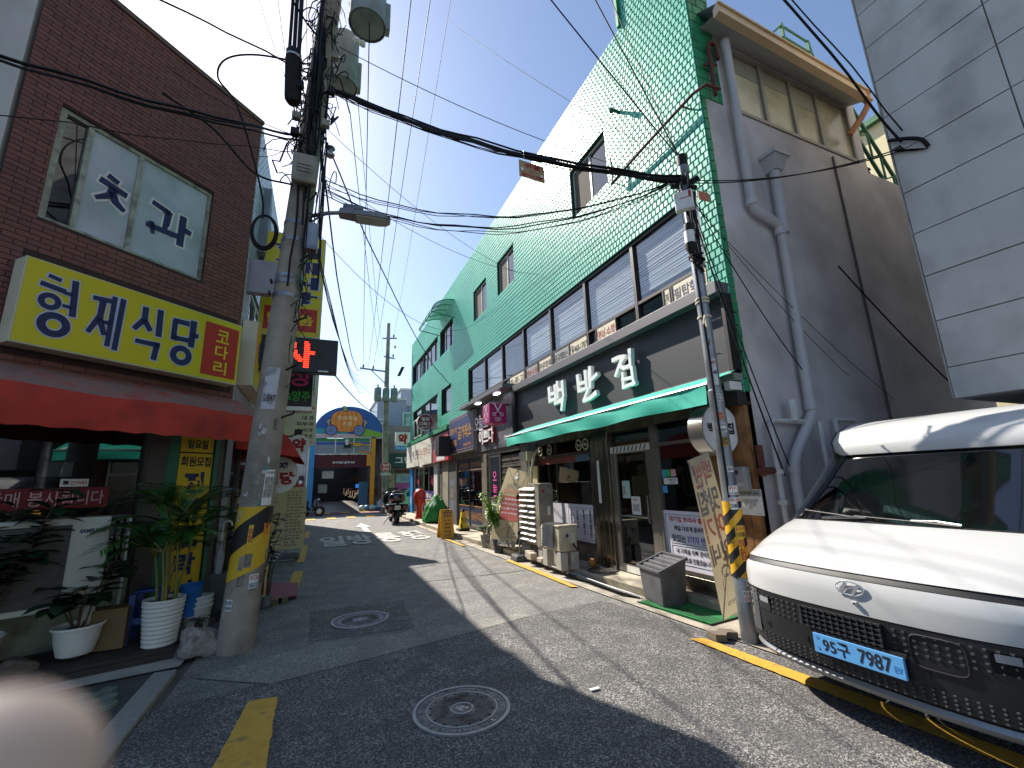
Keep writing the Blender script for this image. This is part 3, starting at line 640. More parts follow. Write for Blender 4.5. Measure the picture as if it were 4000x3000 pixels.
part('pipe', MB().tube([(4.55, 18.3, .13), (4.55, 18.3, 2.5)], .06, 10), m_stain, dp, smooth=40)
# pharmacy
ph = window(F465, -24.25, -19.65, .15, 2.48, gb, m_sil, 4, -.05, .07, g_pane, 'shop_window')
for a, b, c, d, mm in ((-23.9, -23.2, .3, 1.25, m_nv), (-21.6, -19.8, .6, 1.3, M('indigo_poster', '#2a2c78', .6)), (-23.9, -23.1, .9, 1.4, M('sky_poster', '#2c7fc4', .6)), (-21.6, -19.8, .2, .6, m_white)):
    part('poster', MB(F465).rect(a, b, c, d, -.03), mm, ph)
part('lettering', text(MB(F465), '무좀PACK', -21.3, -20.1, .95, 1.2, -.026), m_wtext, ph)
for u in (-23.4, -20.4):
    part('lettering', text(MB(F465), '약', u, u+.5, 1.5, 2.0, -.026, .03), M('pharmacy_red', '#c22a4a', .6), ph)
part('banner_strip', MB(F465).box(-25.25, -24.35, .15, 2.45, -.02, .05), M('pharmacy_blue', '#1b7cc0', .5), gb)
part('lettering', text(MB(F465), '온누리약국', -25.0, -24.6, .5, 1.0, .055), m_wtext, gb)
part('lamp', MB().ball((4.4, 21, 2.42), .12, 10, 1, 1, .5), M('lamp_globe', '#dfe6ea', .3), gb)
part('cream_box', MB(F465).box(-19.4, -18.6, .13, 2.45, .032, .05), m_white, gb)
# ================================================================ signs, awning and fittings on the green building
m_char = M('charcoal_panel', '#424044', .5, .1, var=.05, vs=2, dark='#434144', ds=12, dlim=(.62, .72))
m_charv = M('charcoal_visor', '#626064', .5, .1, var=.04)
sg = thing('restaurant_sign', 'long charcoal fascia sign with three raised white brush letters', 'sign', (4.58, 7, 2.87))
F458 = fr_right(4.58)
part('panel', MB(F458).box(-10.05, -3.66, 2.88, 3.88, -.06, 0), m_char, sg)
part('visor', MB().box(4.42, 4.65, 3.62, 10.06, 3.87, 4.03), m_charv, sg, bevel=.004)
part('end_cheek', MB().box(4.5, 4.645, 3.6, 3.65, 2.84, 3.865), m_black, sg)
part('bottom_trim', MB(F458).box(-10.05, -3.6, 2.84, 2.88, -.02, .03), m_alu, sg)
STK = {'백': [[(-8.199, 3.587, .053), (-8.181, 3.291, .049)], [(-7.939, 3.586, .045), (-7.921, 3.289, .044)], [(-8.189, 3.446, .04), (-7.926, 3.433, .038)], [(-8.189, 3.3, .043), (-7.912, 3.295, .041)], [(-7.819, 3.636, .049), (-7.829, 3.31, .046)], [(-7.609, 3.604, .05), (-7.596, 3.299, .044)], [(-7.818, 3.46, .038), (-7.611, 3.443, .036)], [(-7.96, 3.205, .038), (-7.616, 3.23, .05)], [(-7.62, 3.245, .047), (-7.696, 3.04, .042)]],
       '반': [[(-7.021, 3.581, .049), (-6.995, 3.283, .048)], [(-6.752, 3.603, .042), (-6.738, 3.298, .039)], [(-7.023, 3.419, .039), (-6.747, 3.413, .032)], [(-6.995, 3.286, .039), (-6.728, 3.289, .032)], [(-6.578, 3.634, .049), (-6.612, 3.285, .04)], [(-6.579, 3.396, .038), (-6.376, 3.46, .042)], [(-6.682, 3.247, .041), (-6.846, 3.073, .04)], [(-6.846, 3.073, .042), (-6.639, 3.075, .044), (-6.441, 3.134, .055)]],
       '집': [[(-5.871, 3.59, .038), (-5.716, 3.597, .04), (-5.581, 3.571, .038)], [(-5.599, 3.571, .039), (-5.716, 3.464, .036), (-5.831, 3.318, .033)], [(-5.707, 3.462, .029), (-5.616, 3.391, .039), (-5.508, 3.387, .031)], [(-5.42, 3.634, .037), (-5.432, 3.366, .033)], [(-5.647, 3.299, .035), (-5.657, 3.072, .035)], [(-5.411, 3.334, .036), (-5.393, 3.079, .033)], [(-5.657, 3.201, .028), (-5.406, 3.19, .026)], [(-5.66, 3.075, .028), (-5.379, 3.084, .029)]]}
m_letter = M('letter_white', '#efefed', .45, var=.02)
for ch, sts in STK.items():
    for q, st in enumerate(sts):
        P = [V((a, b)) for a, b, _ in st]; W = [w*.98 for _, _, w in st]; L, Rr = [], []
        for i, p in enumerate(P):
            d = (P[min(i+1, len(P)-1)]-P[max(i-1, 0)]).normalized(); n = V((-d.y, d.x))
            e = d*(.03 if i == len(P)-1 else -.03 if i == 0 else 0)
            L.append(p+n*W[i]+e+V((rnd(-.006, .006), rnd(-.006, .006)))); Rr.append(p-n*W[i]*.95+e+V((rnd(-.006, .006), rnd(-.006, .006))))
        part('letter_stroke', MB(F458).prism([tuple(p) for p in L+Rr[::-1]], .045+.0006*q, .115+.0006*q), m_letter, sg)
# teal awning
aw = thing('teal_awning', 'half rolled teal fabric awning along the restaurant front under the charcoal sign', 'awning', (4.3, 6.5, 2.4))
m_teal = M('teal_fabric', '#2db59c', .7, var=.08, vs=4, bump=.15, bs=30); m_teal2 = M('teal_fabric_shade', '#2aa890', .7, var=.08)
ys = [9.55-(9.55-3.58)*i/40 for i in range(41)]
part('canopy', MB().grid([[(4.52, y, 2.86) for y in ys], [(4.25, y, 2.76) for y in ys], [(4.02, y, 2.66-.006*math.sin(y*2)) for y in ys]]), m_teal, aw, smooth=60)
part('front_bar', MB().tube([(4.0, 9.57, 2.65), (4.0, 3.56, 2.65)], .022, 8), m_alu, aw, smooth=40)
part('valance', MB().grid([[(3.99+.008*math.sin(y*5), y, 2.635) for y in ys], [(3.985+.012*math.sin(y*5.3), y, 2.56) for y in ys], [(3.99+.02*math.sin(y*4.7), y, 2.43+.012*math.sin(y*3)) for y in ys]]), m_teal, aw, smooth=60)
part('arm', MB().tube([(4.55, 3.9, 2.8), (4.2, 3.72, 2.72), (4.0, 3.66, 2.64)], .025, 6).box(4.4, 4.6, 3.6, 3.68, 2.62, 2.72), m_white, aw)
part('cassette', MB().box(4.5, 4.64, 3.6, 9.6, 2.74, 2.83), m_alu, aw)
# round projecting sign
rs = thing('round_sign', 'white drum shaped projecting sign with black lettering beside the steel pole', 'sign', (4.4, 3.8, 2.17))
part('drum', MB(fr_front(3.75)).lathe([(.29, -.22), (.3, -.22), (.3, 0.0), (.29, .0)], (4.33, 2.16, 0), 48), M('brushed_drum', '#b8b5ac', .3, .9, var=.03), rs, smooth=40)
part('face', MB(fr_front(3.748)).disc((4.33, 2.16), .288, 48), M('sign_face_white', '#dcdde2', .4, var=.02), rs)
part('lettering', text(MB(fr_front(3.745)), '백반집', 4.12, 4.54, 2.1, 2.24, .002, .035), m_blk, rs)
part('bracket', MB().bar((4.6, 3.86, 2.16), (4.9, 3.86, 2.16), .05), m_steel, rs)
# hair shop
F46 = fr_right(4.6)
hsn = thing('hair_shop_sign', 'dark grey hair shop fascia sign with white and red brush lettering under a slim visor', 'sign', (4.6, 12, 2.6))
part('panel', MB(F46).box(-13.5, -10.12, 2.56, 3.98, -.04, 0), M('slate_panel', '#55555a', .5, .1, var=.06, dark='#6c6c70', ds=4), hsn)
part('visor', MB().box(4.2, 4.62, 10.2, 14.1, 4.02, 4.13), m_charv, hsn, bevel=.004)
part('end_cheek', MB(F46).box(-10.3, -10.14, 2.5, 4.02, 0, .1), m_black, hsn)
for u in (-11.0, -12.6): part('downlight', MB().box(4.3, 4.42, -u-.12, -u+.12, 3.99, 4.015), M('lamp_lit', '#ffffff', .5, emit='#f4f6ff', es=4), hsn)
for s_, a, b, c, d in (('오늘도', -13.42, -12.2, 3.2, 3.68), ('이쁘다', -13.0, -11.75, 2.75, 3.2)):
    part('lettering', text(MB(F46), s_, a, b, c, d, .07, .02, .025), m_letter, hsn)
    part('letter_edge', text(MB(F46), s_, a, b, c, d, .012, .035, .055, base=.02), m_red, hsn)
part('lettering', text(MB(F46), 'Hair Shop', -11.0, -10.4, 2.95, 3.07, .003, .0), m_alu, hsn)
part('lettering', text(MB(F46), 'T.02-465-4004', -11.15, -10.35, 2.74, 2.86, .003, .01), m_letter, hsn)
pcb = thing('cube_sign', 'magenta cube sign with white scissors outline hanging over the hair shop', 'sign', (4.18, 10.75, 3.2))
m_mag = M('magenta_acrylic', '#b21d63', .3, var=.04)
part('cube', MB().box(3.94, 4.42, 10.5, 11.0, 3.12, 3.64), m_mag, pcb, bevel=.008)
def scissors(fr, u, v, s):
    mb = MB(fr)
    for k in (1, -1):
        mb.prism([(u+k*.16*s, v+.24*s), (u+k*.11*s, v+.25*s), (u-k*.02*s, v-.01*s), (u+k*.01*s, v-.02*s)], .002, .006); mb.bar((u, v, .003+.0004*k), (u-k*.1*s, v-.1*s, .003+.0004*k), .02*s, .003)
        mb.ring((u-k*.15*s, v-.14*s), .045*s, .065*s, 16, .004)
    return mb
for fr, uu in ((fr_front(10.5), 4.18), (fr_right(3.94), -10.75)):
    part('scissors_mark', scissors(fr, uu, 3.45, .72), m_letter, pcb)
    part('lettering', text(MB(fr), '오늘도\n이쁘다', uu-.09, uu+.09, 3.16, 3.28, .003, .0), m_letter, pcb)
part('bracket', MB().bar((4.3, 10.75, 3.66), (4.65, 10.75, 3.66), .04), m_black, pcb)
# navy gold exchange sign
F445 = fr_right(4.45)
nv = thing('gold_shop_sign', 'navy box sign with gold letters beside the hair shop sign', 'sign', (4.45, 14.8, 2.65))
part('box', MB(F445).box(-16.3, -13.42, 2.66, 3.98, -.19, 0), M('sign_case', '#8a8a86', .5, .4, var=.08), nv, bevel=.006)
part('face', MB(F445).rect(-16.26, -13.46, 2.7, 3.94, .003), M('navy_face', '#23285c', .45, var=.05), nv)
for s_, a, b, c, d in (('금거래소', -15.1, -13.56, 3.12, 3.58), ('현보석', -16.15, -15.25, 3.38, 3.62), ('전당포', -16.15, -15.25, 2.92, 3.16), ('02)463-7852', -14.45, -13.6, 2.82, 2.94)):
    part('lettering', text(MB(F445), s_, a, b, c, d, .007, .02), m_gold, nv)
part('border', MB(F445).box(-16.2, -13.5, 3.86, 3.875, .004, .006).box(-16.2, -13.5, 2.755, 2.77, .004, .006), m_gold, nv)
rd = thing('red_sign', 'pinkish red shop sign partly hidden behind a black speaker box', 'sign', (4.45, 17.7, 2.5))
part('box', MB(F445).box(-18.95, -16.45, 2.5, 3.62, -.15, 0), M('coral_face', '#b8434c', .5, var=.05), rd, bevel=.005)
part('lettering', text(MB(F445), '힐링디톡스', -18.8, -16.6, 2.95, 3.45, .004, .02), m_wtext, rd)
part('label_plate', MB(F445).rect(-18.3, -17.0, 2.54, 2.72, .004), m_white, rd)
bs_ = one('speaker_box', MB().box(3.95, 4.4, 15.9, 16.4, 2.62, 3.35), m_black, 'black upright speaker box mounted in front of the red shop sign', 'speaker', (4.2, 16.2, 2.62), bevel=.01)
wp = thing('pharmacy_sign', 'long off white pharmacy fascia sign with one red and one orange letter', 'sign', (4.4, 21.5, 2.5))
F44 = fr_right(4.4)
part('box', MB(F44).box(-25.1, -19.05, 2.5, 3.64, -.2, 0), M('offwhite_face', '#d8d3c2', .5, var=.04), wp, bevel=.006)
for ch, a, mm in (('백', -23.4, M('grey_print', '#77746f', .6)), ('조', -22.75, M('grey_print', '#77746f')), ('온', -22.1, m_red), ('누', -21.45, M('grey_print', '#77746f')), ('리', -20.85, M('orange_print', '#d2691e', .6)), ('약', -20.3, M('grey_print', '#77746f')), ('국', -19.72, M('grey_print', '#77746f'))):
    part('lettering', text(MB(F44), ch, a, a+.48, 2.85, 3.3, .004, .01), mm, wp)
part('ledge', MB().box(4.38, 4.66, 16.45, 25.3, 3.68, 3.86), m_greenp, wp)
hr = thing('round_sign', 'small round maroon projecting sign with white lettering over the pharmacy', 'sign', (4.2, 19.6, 3.95))
part('disc', MB(fr_front(19.6)).lathe([(.36, -.14), (.36, 0)], (4.24, 4.36, 0), 32), M('maroon_face', '#8c1f45', .45, var=.04), hr)
part('rim', MB(fr_front(19.6)).lathe([(.355, .0), (.355, .012), (.375, .012), (.375, -.15), (.36, -.15)], (4.24, 4.36, 0), 32, cap=False), m_white, hr)
part('lettering', text(text(text(MB(fr_front(19.595)), '힐링', 4.06, 4.42, 4.42, 4.58, .012), '디톡스', 3.98, 4.5, 4.2, 4.36, .012), '468-7277', 4.04, 4.44, 4.08, 4.15, .012), m_wtext, hr)
part('bracket', MB().box(4.58, 4.66, 19.66, 19.72, 4.2, 4.5), m_steel, hr)
# iron pipe bracket on the tile, wall lamp, gas and water pipes on the side wall
ip = thing('iron_pipe', 'rusty horizontal iron pipe standing off the green tiles below the third floor', 'pipe', (4.5, 4.6, 6.7))
part('pipe', MB().tube([(4.52, 5.55, 6.8), (4.5, 4.6, 6.83), (4.5, 3.6, 6.86), (4.55, 3.42, 6.86), (4.8, 3.4, 6.86)], .022, 8), m_rust, ip, smooth=40)
part('bracket', MB().tube([(4.65, 5.5, 6.8), (4.52, 5.5, 6.8), (4.52, 5.5, 7.3)], .012, 6).tube([(4.65, 3.8, 6.84), (4.52, 3.8, 6.84)], .014, 6), m_rust, ip)
vp = thing('vent_pipe', 'rusty crooked vent pipe at the top of the green building corner', 'pipe', (4.85, 3.5, 6.9))
part('pipe', MB().tube([(4.86, 3.52, 6.9), (4.86, 3.52, 7.75), (4.9, 3.52, 7.85), (5.0, 3.52, 7.85), (5.03, 3.52, 7.75), (5.03, 3.52, 7.6)], .03, 8).tube([(4.74, 3.54, 7.4), (5.0, 3.54, 7.5)], .02, 6), m_rust, vp, smooth=40)
wl = one('wall_lamp', MB().tube([(4.65, 5.29, 8.15), (4.5, 5.29, 8.15)], .03, 8).ball((4.47, 5.29, 8.13), .05, 8), M('dark_green_lamp', '#11382b', .4), 'small dark lamp bracket standing out from the upper green tiles', 'lamp', (4.65, 5.29, 8.1), smooth=40)
m_pvc = M('grey_pvc', '#b4b2b4', .55, var=.06, vs=2)
dp = thing('drain_pipe', 'long grey downpipe with two bends on the rendered side wall', 'pipe', (5.3, 3.48, 1))
part('pipe', MB().tube([(5.22, 3.5, 8.0), (5.2, 3.5, 5.25), (5.24, 3.5, 5.14), (5.66, 3.5, 5.03), (5.72, 3.5, 4.92), (5.66, 3.5, 2.6), (5.66, 3.5, 2.35), (5.2, 3.48, 1.85), (5.12, 3.48, 1.7), (5.1, 3.48, .2)], .062, 12), m_pvc, dp, smooth=50)
for p, q in (((5.2, 3.5, 5.3), (5.2, 3.5, 5.2)), ((5.7, 3.5, 4.96), (5.7, 3.5, 4.86)), ((5.66, 3.5, 2.5), (5.66, 3.5, 2.4)), ((5.12, 3.48, 1.72), (5.12, 3.48, 1.62))): part('collar', MB().tube([p, q], .072, 12), m_pvc, dp)
d2 = thing('drain_pipe', 'straight grey downpipe with a square hopper head near the middle of the side wall', 'pipe', (5.8, 3.46, 5))
part('pipe', MB().tube([(5.82, 3.5, 6.0), (5.78, 3.5, 4.9)], .07, 12), m_pvc, d2, smooth=50)
part('hopper', MB().hexa([(5.74, 3.42, 5.9), (5.9, 3.42, 5.9), (5.9, 3.6, 5.9), (5.74, 3.6, 5.9), (5.68, 3.36, 6.1), (5.96, 3.36, 6.1), (5.96, 3.6, 6.1), (5.68, 3.6, 6.1)]).box(5.65, 5.99, 3.34, 3.6, 6.1, 6.16), m_pvc, d2)
dg = thing('downspout', 'orange beige elbow downspout at the end of the roof gutter', 'pipe', (8.4, 3.3, 7.5))
part('pipe', MB().tube([(8.3, 3.26, 8.0), (8.3, 3.26, 7.75), (8.22, 3.36, 7.55), (8.1, 3.52, 7.3)], .05, 8), M('copper_beige', '#a8714c', .5, var=.08), dg, smooth=40)
gp = thing('gas_pipe', 'pale painted gas pipes with valves and elbows low on the side wall', 'pipe', (5.0, 3.48, 1.2))
m_gas = M('pale_pipe_paint', '#c2c0be', .5, var=.08, vs=8)
part('pipe', MB().tube([(4.86, 3.5, .2), (4.86, 3.5, 2.2), (4.9, 3.5, 2.24), (5.6, 3.5, 2.24)], .032, 8).tube([(5.7, 3.46, 2.24), (5.72, 3.46, 1.0)], .03, 8).tube([(6.1, 3.5, 2.28), (6.1, 3.5, 1.6)], .03, 8).tube([(6.1, 3.5, 2.28), (6.5, 3.5, 2.28)], .03, 8).tube([(5.25, 3.46, 2.24), (5.25, 3.46, 2.5)], .045, 8), m_gas, gp, smooth=40)
for z in (1.62, 1.28, 1.0): part('flange', MB().tube([(4.86, 3.5, z), (4.86, 3.5, z+.05)], .06, 10), m_gas, gp)
part('red_valve', MB().tube([(4.55, 3.5, 1.66), (4.78, 3.5, 1.66)], .04, 8).tube([(4.6, 3.5, 1.6), (4.6, 3.5, 1.95)], .04, 8), m_rust, gp, smooth=40)
gm = thing('gas_meter', 'grey gas meter box on the timber cladding behind the steel pole', 'meter', (4.55, 3.75, 1.45))
part('case', MB().box(4.47, 4.58, 3.63, 3.88, 1.44, 1.72), M('meter_grey', '#8f8f8f', .5, var=.05), gm, bevel=.03)
part('dial', MB(fr_right(4.468)).box(-3.83, -3.72, 1.63, 1.68, 0, .004), m_blk, gm)
cs = thing('notice_plate', 'white plate headed CCTV 설치 안내 screwed to the timber cladding', 'sign', (4.57, 3.67, 1.18))
F457 = fr_right(4.572)
part('plate', MB(F457).box(-3.83, -3.53, 1.17, 1.46, 0, .01), m_white, cs)
part('header', MB(F457).rect(-3.825, -3.535, 1.38, 1.455, .0115), M('header_grey', '#9b9b9a', .6), cs)
part('lettering', text(text(MB(F457), 'CCTV 설치 안내', -3.8, -3.57, 1.395, 1.43, .013), '• 설치목적 : 범죄예방, 시설안전, 화재예방\n• 촬영범위 : 건물 외부 및 내부\n• 촬영시간 : 24시간 연속촬영\n• 관리책임자', -3.8, -3.58, 1.24, 1.35, .013, .0), m_blk, cs)
part('lettering', text(MB(F457), 'kt telecop', -3.62, -3.55, 1.185, 1.2, .013, .0), m_red, cs)
# timber cladding at the near corner
m_plank = M('brown_plank', '#8a6038', .6, var=.25, vs=4, dark='#5c3d22', ds=5, dlim=(.5, .7), bump=.2, bs=20, island=.12)
for i in range(6):
    y1 = 4.33-i*.122; part('plank', MB().box(4.585, 4.648, y1-.116, y1, .14, 2.56+rnd(-.01, .01)), m_plank, gb, bevel=.004)
part('rough_beam', MB().box(4.5, 4.64, 3.6, 4.3, 2.44, 2.6), M('dark_beam', '#2f2a25', .9, var=.3, vs=9), gb)
# rooftop railing and outside stair at the back
m_gi = M('green_iron', '#3f6f4d', .6, var=.2, vs=4)
rr = thing('roof_railing', 'green iron guard rail above the beige gutter on the roof edge', 'railing', (9, 4.5, 10))
for p in ((8.64, 4.5, 9.6), (9.5, 4.5, 9.6), (9.72, 4.6, 9.6)): part('post', MB().bar(p, (p[0], p[1], 11.14-(p[0]-8.64)*.08), .06), m_gi, rr)
for z in (11.1, 10.8, 10.5): part('rail', MB().bar((8.64, 4.5, z), (9.56, 4.5, z-.06), .035).bar((8.64, 4.5, z), (8.0, 4.6, z-.65), .035), m_gi, rr)
part('rail', MB().bar((9.56, 4.5, 11.0), (9.8, 4.6, 10.95), .035).bar((9.8, 4.6, 10.95), (10.4, 4.7, 10.1), .04), m_gi, rr)
part('slab', MB().box(7.9, 10.5, 4.5, 7, 9.45, 9.6).box(7.4, 8.48, 4.52, 5.58, 8.37, 9.44), m_conc, rr)
st = thing('steel_stair', 'green steel stair with truss railing behind the grey side wall', 'stairs', (9.2, 3.9, 6.7))
for (a, b) in (((8.9, 3.9, 9.1), (10.6, 3.9, 6.85)), ((8.9, 3.9, 8.35), (10.1, 3.9, 6.75))): part('rail', MB().bar(a, b, .05), m_gi, st)
part('rail', MB().bar((8.8, 4.0, 8.2), (10.0, 4.0, 6.6), .06, .12), m_black, st)
for k in range(5):
    x = 9.0+k*.3; z = 8.95-k*.4; part('post', MB().bar((x, 3.9, z), (x, 3.9, z-.55), .03).bar((x, 3.9, z-.55), (x+.3, 3.9, z-.42), .025), m_gi, st)
for k in range(6): part('tread', MB().box(9.0+k*.2, 9.22+k*.2, 3.98, 4.6, 7.9-k*.26, 7.94-k*.26), m_rust, st)
bk = thing('rear_building', 'plain cream house wall in sunshine behind the steel stair', 'building', (15, 9, 0))
part('wall', MB().box(16, 24, 3.9, 10, 0, 12.6), M('cream_wall', '#d9cda6', .9, var=.05), bk)
part('eave', MB().box(15.8, 24, 3.8, 10, 12.6, 12.8), m_gi, bk)
# ================================================================ brown brick corner building on the left
m_brick = M('brown_brick_tile', '#74473f', .68, var=.06, vs=1, island=.14, bump=.25, bs=40)
m_mortar = M('brown_mortar', '#3f2d29', .9, var=.1)
m_wtile = M('white_glazed_tile', '#aab2c2', .25, var=.05, island=.08, spec=.6)
m_wgrout = M('pale_grout', '#7b8290', .8)
bb = thing('brick_building', 'dark brown brick two storey corner building on the left with a chamfered front', 'building', (-2, 6.5, 0))
CH = [(-2.06, -.55, 4.2, 5.44), (-2.3, -.02, .1, 2.5)]     # window and shopfront openings in chamfer coordinates (u = -s)
part('wall', wall(FCH, -2.34, 0, 0, 6.98, CH, .12), m_mortar, bb)
singles.clear(); bm_ = MB(FCH)
def bricks(fr, u0, u1, v0, v1, holes, mb, single=None, tu=.165, tv=.052):
    v = v0; r = 0
    while v < v1-.01:
        vt = min(v+tv, v1); u = u0-(tu/2 if r % 2 else 0)
        while u < u1-.01:
            a0, a1 = max(u, u0), min(u+tu, u1); u += tu
            if a1-a0 < .02: continue
            bad = False
            for h in holes:
                if a0 < h[1] and a1 > h[0] and v < h[3] and vt > h[2]:
                    if a0 < h[0]-.02: a1 = h[0]
                    elif a1 > h[1]+.02: a0 = h[1]
                    else: bad = True
            if bad: continue
            g = .0035; q = (a0+g, a1-g, v+g, vt-g, 0, .009+rnd(-.0015, .0015))
            if single and single(a0, v) and len(singles) < 298: singles.append((fr, q))
            else: mb.box(*q)
        v = vt; r += 1
bricks(FCH, -2.34, 0, 2.5, 6.98, CH+[(-2.1, -.05, 2.9, 3.85)], bm_, lambda a, v: a > -2.1 and v < 4.9)
part('brick_field', bm_, m_brick, bb, kind='stuff')
for fr, q in singles: part('brick', MB(fr).box(*q), m_brick, bb)
part('coping', MB(FCH).box(-2.34, .02, 6.98, 7.04, -.15, .03), M('brown_coping', '#6b554c', .8, var=.1), bb)
# street side wall in pale glazed tile
FL = FK @ fr_left(-1.1)
SH = [(7.0, 9.4, 3.0, 4.6), (6.9, 9.6, .1, 2.4)]
part('side_wall', wall(FL, 6.5, 10.4, 0, 7.0, SH, .1), m_wgrout, bb)
sm_ = MB(FL); tiles(FL, 6.5, 10.4, 2.45, 7.0, SH, None, .12, .065, sm_)
part('side_tiles', sm_, m_wtile, bb, kind='stuff')
window(FL, 7.0, 9.4, 3.0, 4.6, bb, m_wfr, 3, -.06, .06, g_sky)
window(FL, 6.9, 9.6, .1, 2.4, bb, m_frame, 3, -.06, .06, g_pane, 'shop_window')
part('gable_block', MB(FK).add([(-1.12, 7.05, 5.2), (-1.12, 7.9, 5.2), (-1.12, 7.2, 6.4), (-.98, 7.05, 5.2), (-.98, 7.9, 5.2), (-.98, 7.2, 6.4)], [(0, 2, 1), (3, 4, 5), (0, 1, 4, 3), (1, 2, 5, 4), (2, 0, 3, 5)]), m_wgrout, bb)
co = MB(FK).add([(-1.13, 6.62, 0), (-1.13, 10.38, 0), (-9, 10.38, 0), (-9, 5.1, 0), (-2.6, 5.1, 0), (-1.13, 6.62, 6.9)], [])
part('roof', MB(FK).prism([(-1.14, 6.6), (-1.14, 10.38), (-9, 10.38), (-9, 5.2), (-2.62, 5.2)], 6.55, 6.7), m_conc, bb)
part('floor_slab', MB(FK).prism([(-1.25, 6.7), (-1.25, 10.3), (-9, 10.3), (-9, 5.3), (-2.6, 5.3)], 2.55, 3.3), m_conc, bb)
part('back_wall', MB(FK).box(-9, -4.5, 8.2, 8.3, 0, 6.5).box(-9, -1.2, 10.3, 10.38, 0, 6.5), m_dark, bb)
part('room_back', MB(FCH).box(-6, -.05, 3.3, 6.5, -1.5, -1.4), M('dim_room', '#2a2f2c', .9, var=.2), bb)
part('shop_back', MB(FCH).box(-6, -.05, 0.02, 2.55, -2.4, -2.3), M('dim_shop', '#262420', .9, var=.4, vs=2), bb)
# second floor window: bare dark pane on the left, two frosted panes with the remains of lettering
wf = part('window', MB(FCH).box(-2.06, -2.0, 4.2, 5.44, -.12, -.03).box(-.585, -.55, 4.2, 5.44, -.12, -.03).box(-2.0, -.585, 4.2, 4.235, -.12, -.02).box(-2.0, -.585, 5.4, 5.44, -.12, -.03), M('old_white_sash', '#a3a594', .5, var=.1, dark='#6f7063', ds=6), bb)
m_osash = MATS['old_white_sash']
for u in (-1.80, -1.34): part('mullion', MB(FCH).box(u-.022, u+.022, 4.235, 5.4, -.11, -.035), m_osash, wf)
part('dark_pane', MB(FCH).rect(-1.995, -1.825, 4.24, 5.39, -.07), g_pane, wf)
m_frost = M('frosted_film', '#a5afb3', .35, var=.2, vs=2.5, dark='#b9bcc6', ds=1.6, dlim=(.4, .7), spec=.4)
for a, b in ((-1.776, -1.363), (-1.317, -.588)): part('frosted_pane', MB(FCH).rect(a, b, 4.238, 5.398, -.055), m_frost, wf)
def letters(fr, polys, w, mat, parent, border=None, bw=.03, th=0):
    mb = MB(fr); m2 = MB(fr)
    for P in polys:
        pts = [V((a, b)) for a, b, *_ in P]; W = [x[2] if len(x) > 2 else .045 for x in P]
        for mbx, g, ww in ((mb, 0, w), (m2, bw, w-.003)):
            L, Rr = [], []
            for i, p in enumerate(pts):
                d = (pts[min(i+1, len(pts)-1)]-pts[max(i-1, 0)]).normalized(); n = V((-d.y, d.x)); e = d*(g if i == len(pts)-1 else -g if i == 0 else 0)
                L.append(p+n*(W[i]+g)+e); Rr.append(p-n*(W[i]+g)+e)
            for i in range(len(pts)-1): mbx.add([(L[i].x, L[i].y, ww), (Rr[i].x, Rr[i].y, ww), (Rr[i+1].x, Rr[i+1].y, ww), (L[i+1].x, L[i+1].y, ww)], [(0, 1, 2, 3)])
    if border: part('letter_border', m2, border, parent)
    part('lettering', mb, mat, parent)
letters(FCH, [[(-1.60, 4.985, .03), (-1.5, 4.95, .03)], [(-1.66, 4.9, .035), (-1.41, 4.85, .035)], [(-1.53, 4.87, .04), (-1.56, 4.76, .035), (-1.67, 4.67, .02)], [(-1.54, 4.82, .035), (-1.5, 4.72, .04), (-1.41, 4.66, .025)]], -.049, m_navy, wf, m_paper, .022)
letters(FCH, [[(-1.17, 4.94, .03), (-.98, 4.9, .035)], [(-.99, 4.92, .04), (-1.0, 4.75, .035), (-1.02, 4.64, .02)], [(-.83, 4.95, .04), (-.83, 4.55, .04)], [(-.8, 4.78, .035), (-.72, 4.77, .035)]], -.049, m_navy, wf, m_paper, .022)
letters(FCH, [[(-1.2, 4.64, .03), (-.86, 4.66, .035)], [(-1.15, 4.7, .03), (-1.12, 4.56, .02)]], -.0475, m_navy, wf)
# shopfront under the awning
m_col = M('grey_column', '#4d463e', .7, var=.2, vs=5)
sf = part('shopfront', MB(FCH).box(-2.3, -2.25, .1, 2.5, -.12, -.02).box(-.86, -.68, .1, 2.5, -.12, .01).box(-.14, -.02, .1, 2.5, -.12, -.01).box(-2.25, -.86, .95, 1.0, -.12, -.03).box(-2.25, -.86, 2.42, 2.5, -.12, -.03), m_col, bb)
part('pane', MB(FCH).rect(-2.25, -.86, 1.0, 2.42, -.07), g_pane, sf)
part('panel', MB(FCH).box(-2.25, -.86, .1, .95, -.1, -.05), M('dirty_cream_panel', '#a3a48c', .8, var=.15, vs=3, dark='#6c6c58', ds=2.5), sf)
part('trunking', MB(FCH).box(-.94, -.92, .2, 1.4, -.03, -.01), m_white, sf)
part('door_jamb', MB(FCH).box(-.66, -.54, .1, 2.45, -.1, -.02).box(-.14, -.1, .1, 2.45, -.1, .0), M('teal_jamb', '#2c6a55', .6, var=.1), sf)
part('red_strip', MB(FCH).rect(-1.95, -1.13, 1.53, 1.72, -.062), M('maroon_strip', '#6b1219', .5, var=.05), sf)
part('lettering', text(MB(FCH), '포장판매 봉사됩니다', -2.2, -1.17, 1.56, 1.69, -.058, .0), M('pale_pink_print', '#c0a3a3', .6), sf)
cc = part('cctv_sticker', MB(FCH).rect(-1.52, -1.31, 1.73, 1.8, -.06), m_paper, sf)
part('lettering', text(MB(FCH), 'CCTV녹화중', -1.45, -1.32, 1.745, 1.785, -.057, .02), m_red, cc)
part('camera_mark', MB(FCH).rect(-1.5, -1.46, 1.75, 1.785, -.057), m_blk, cc)
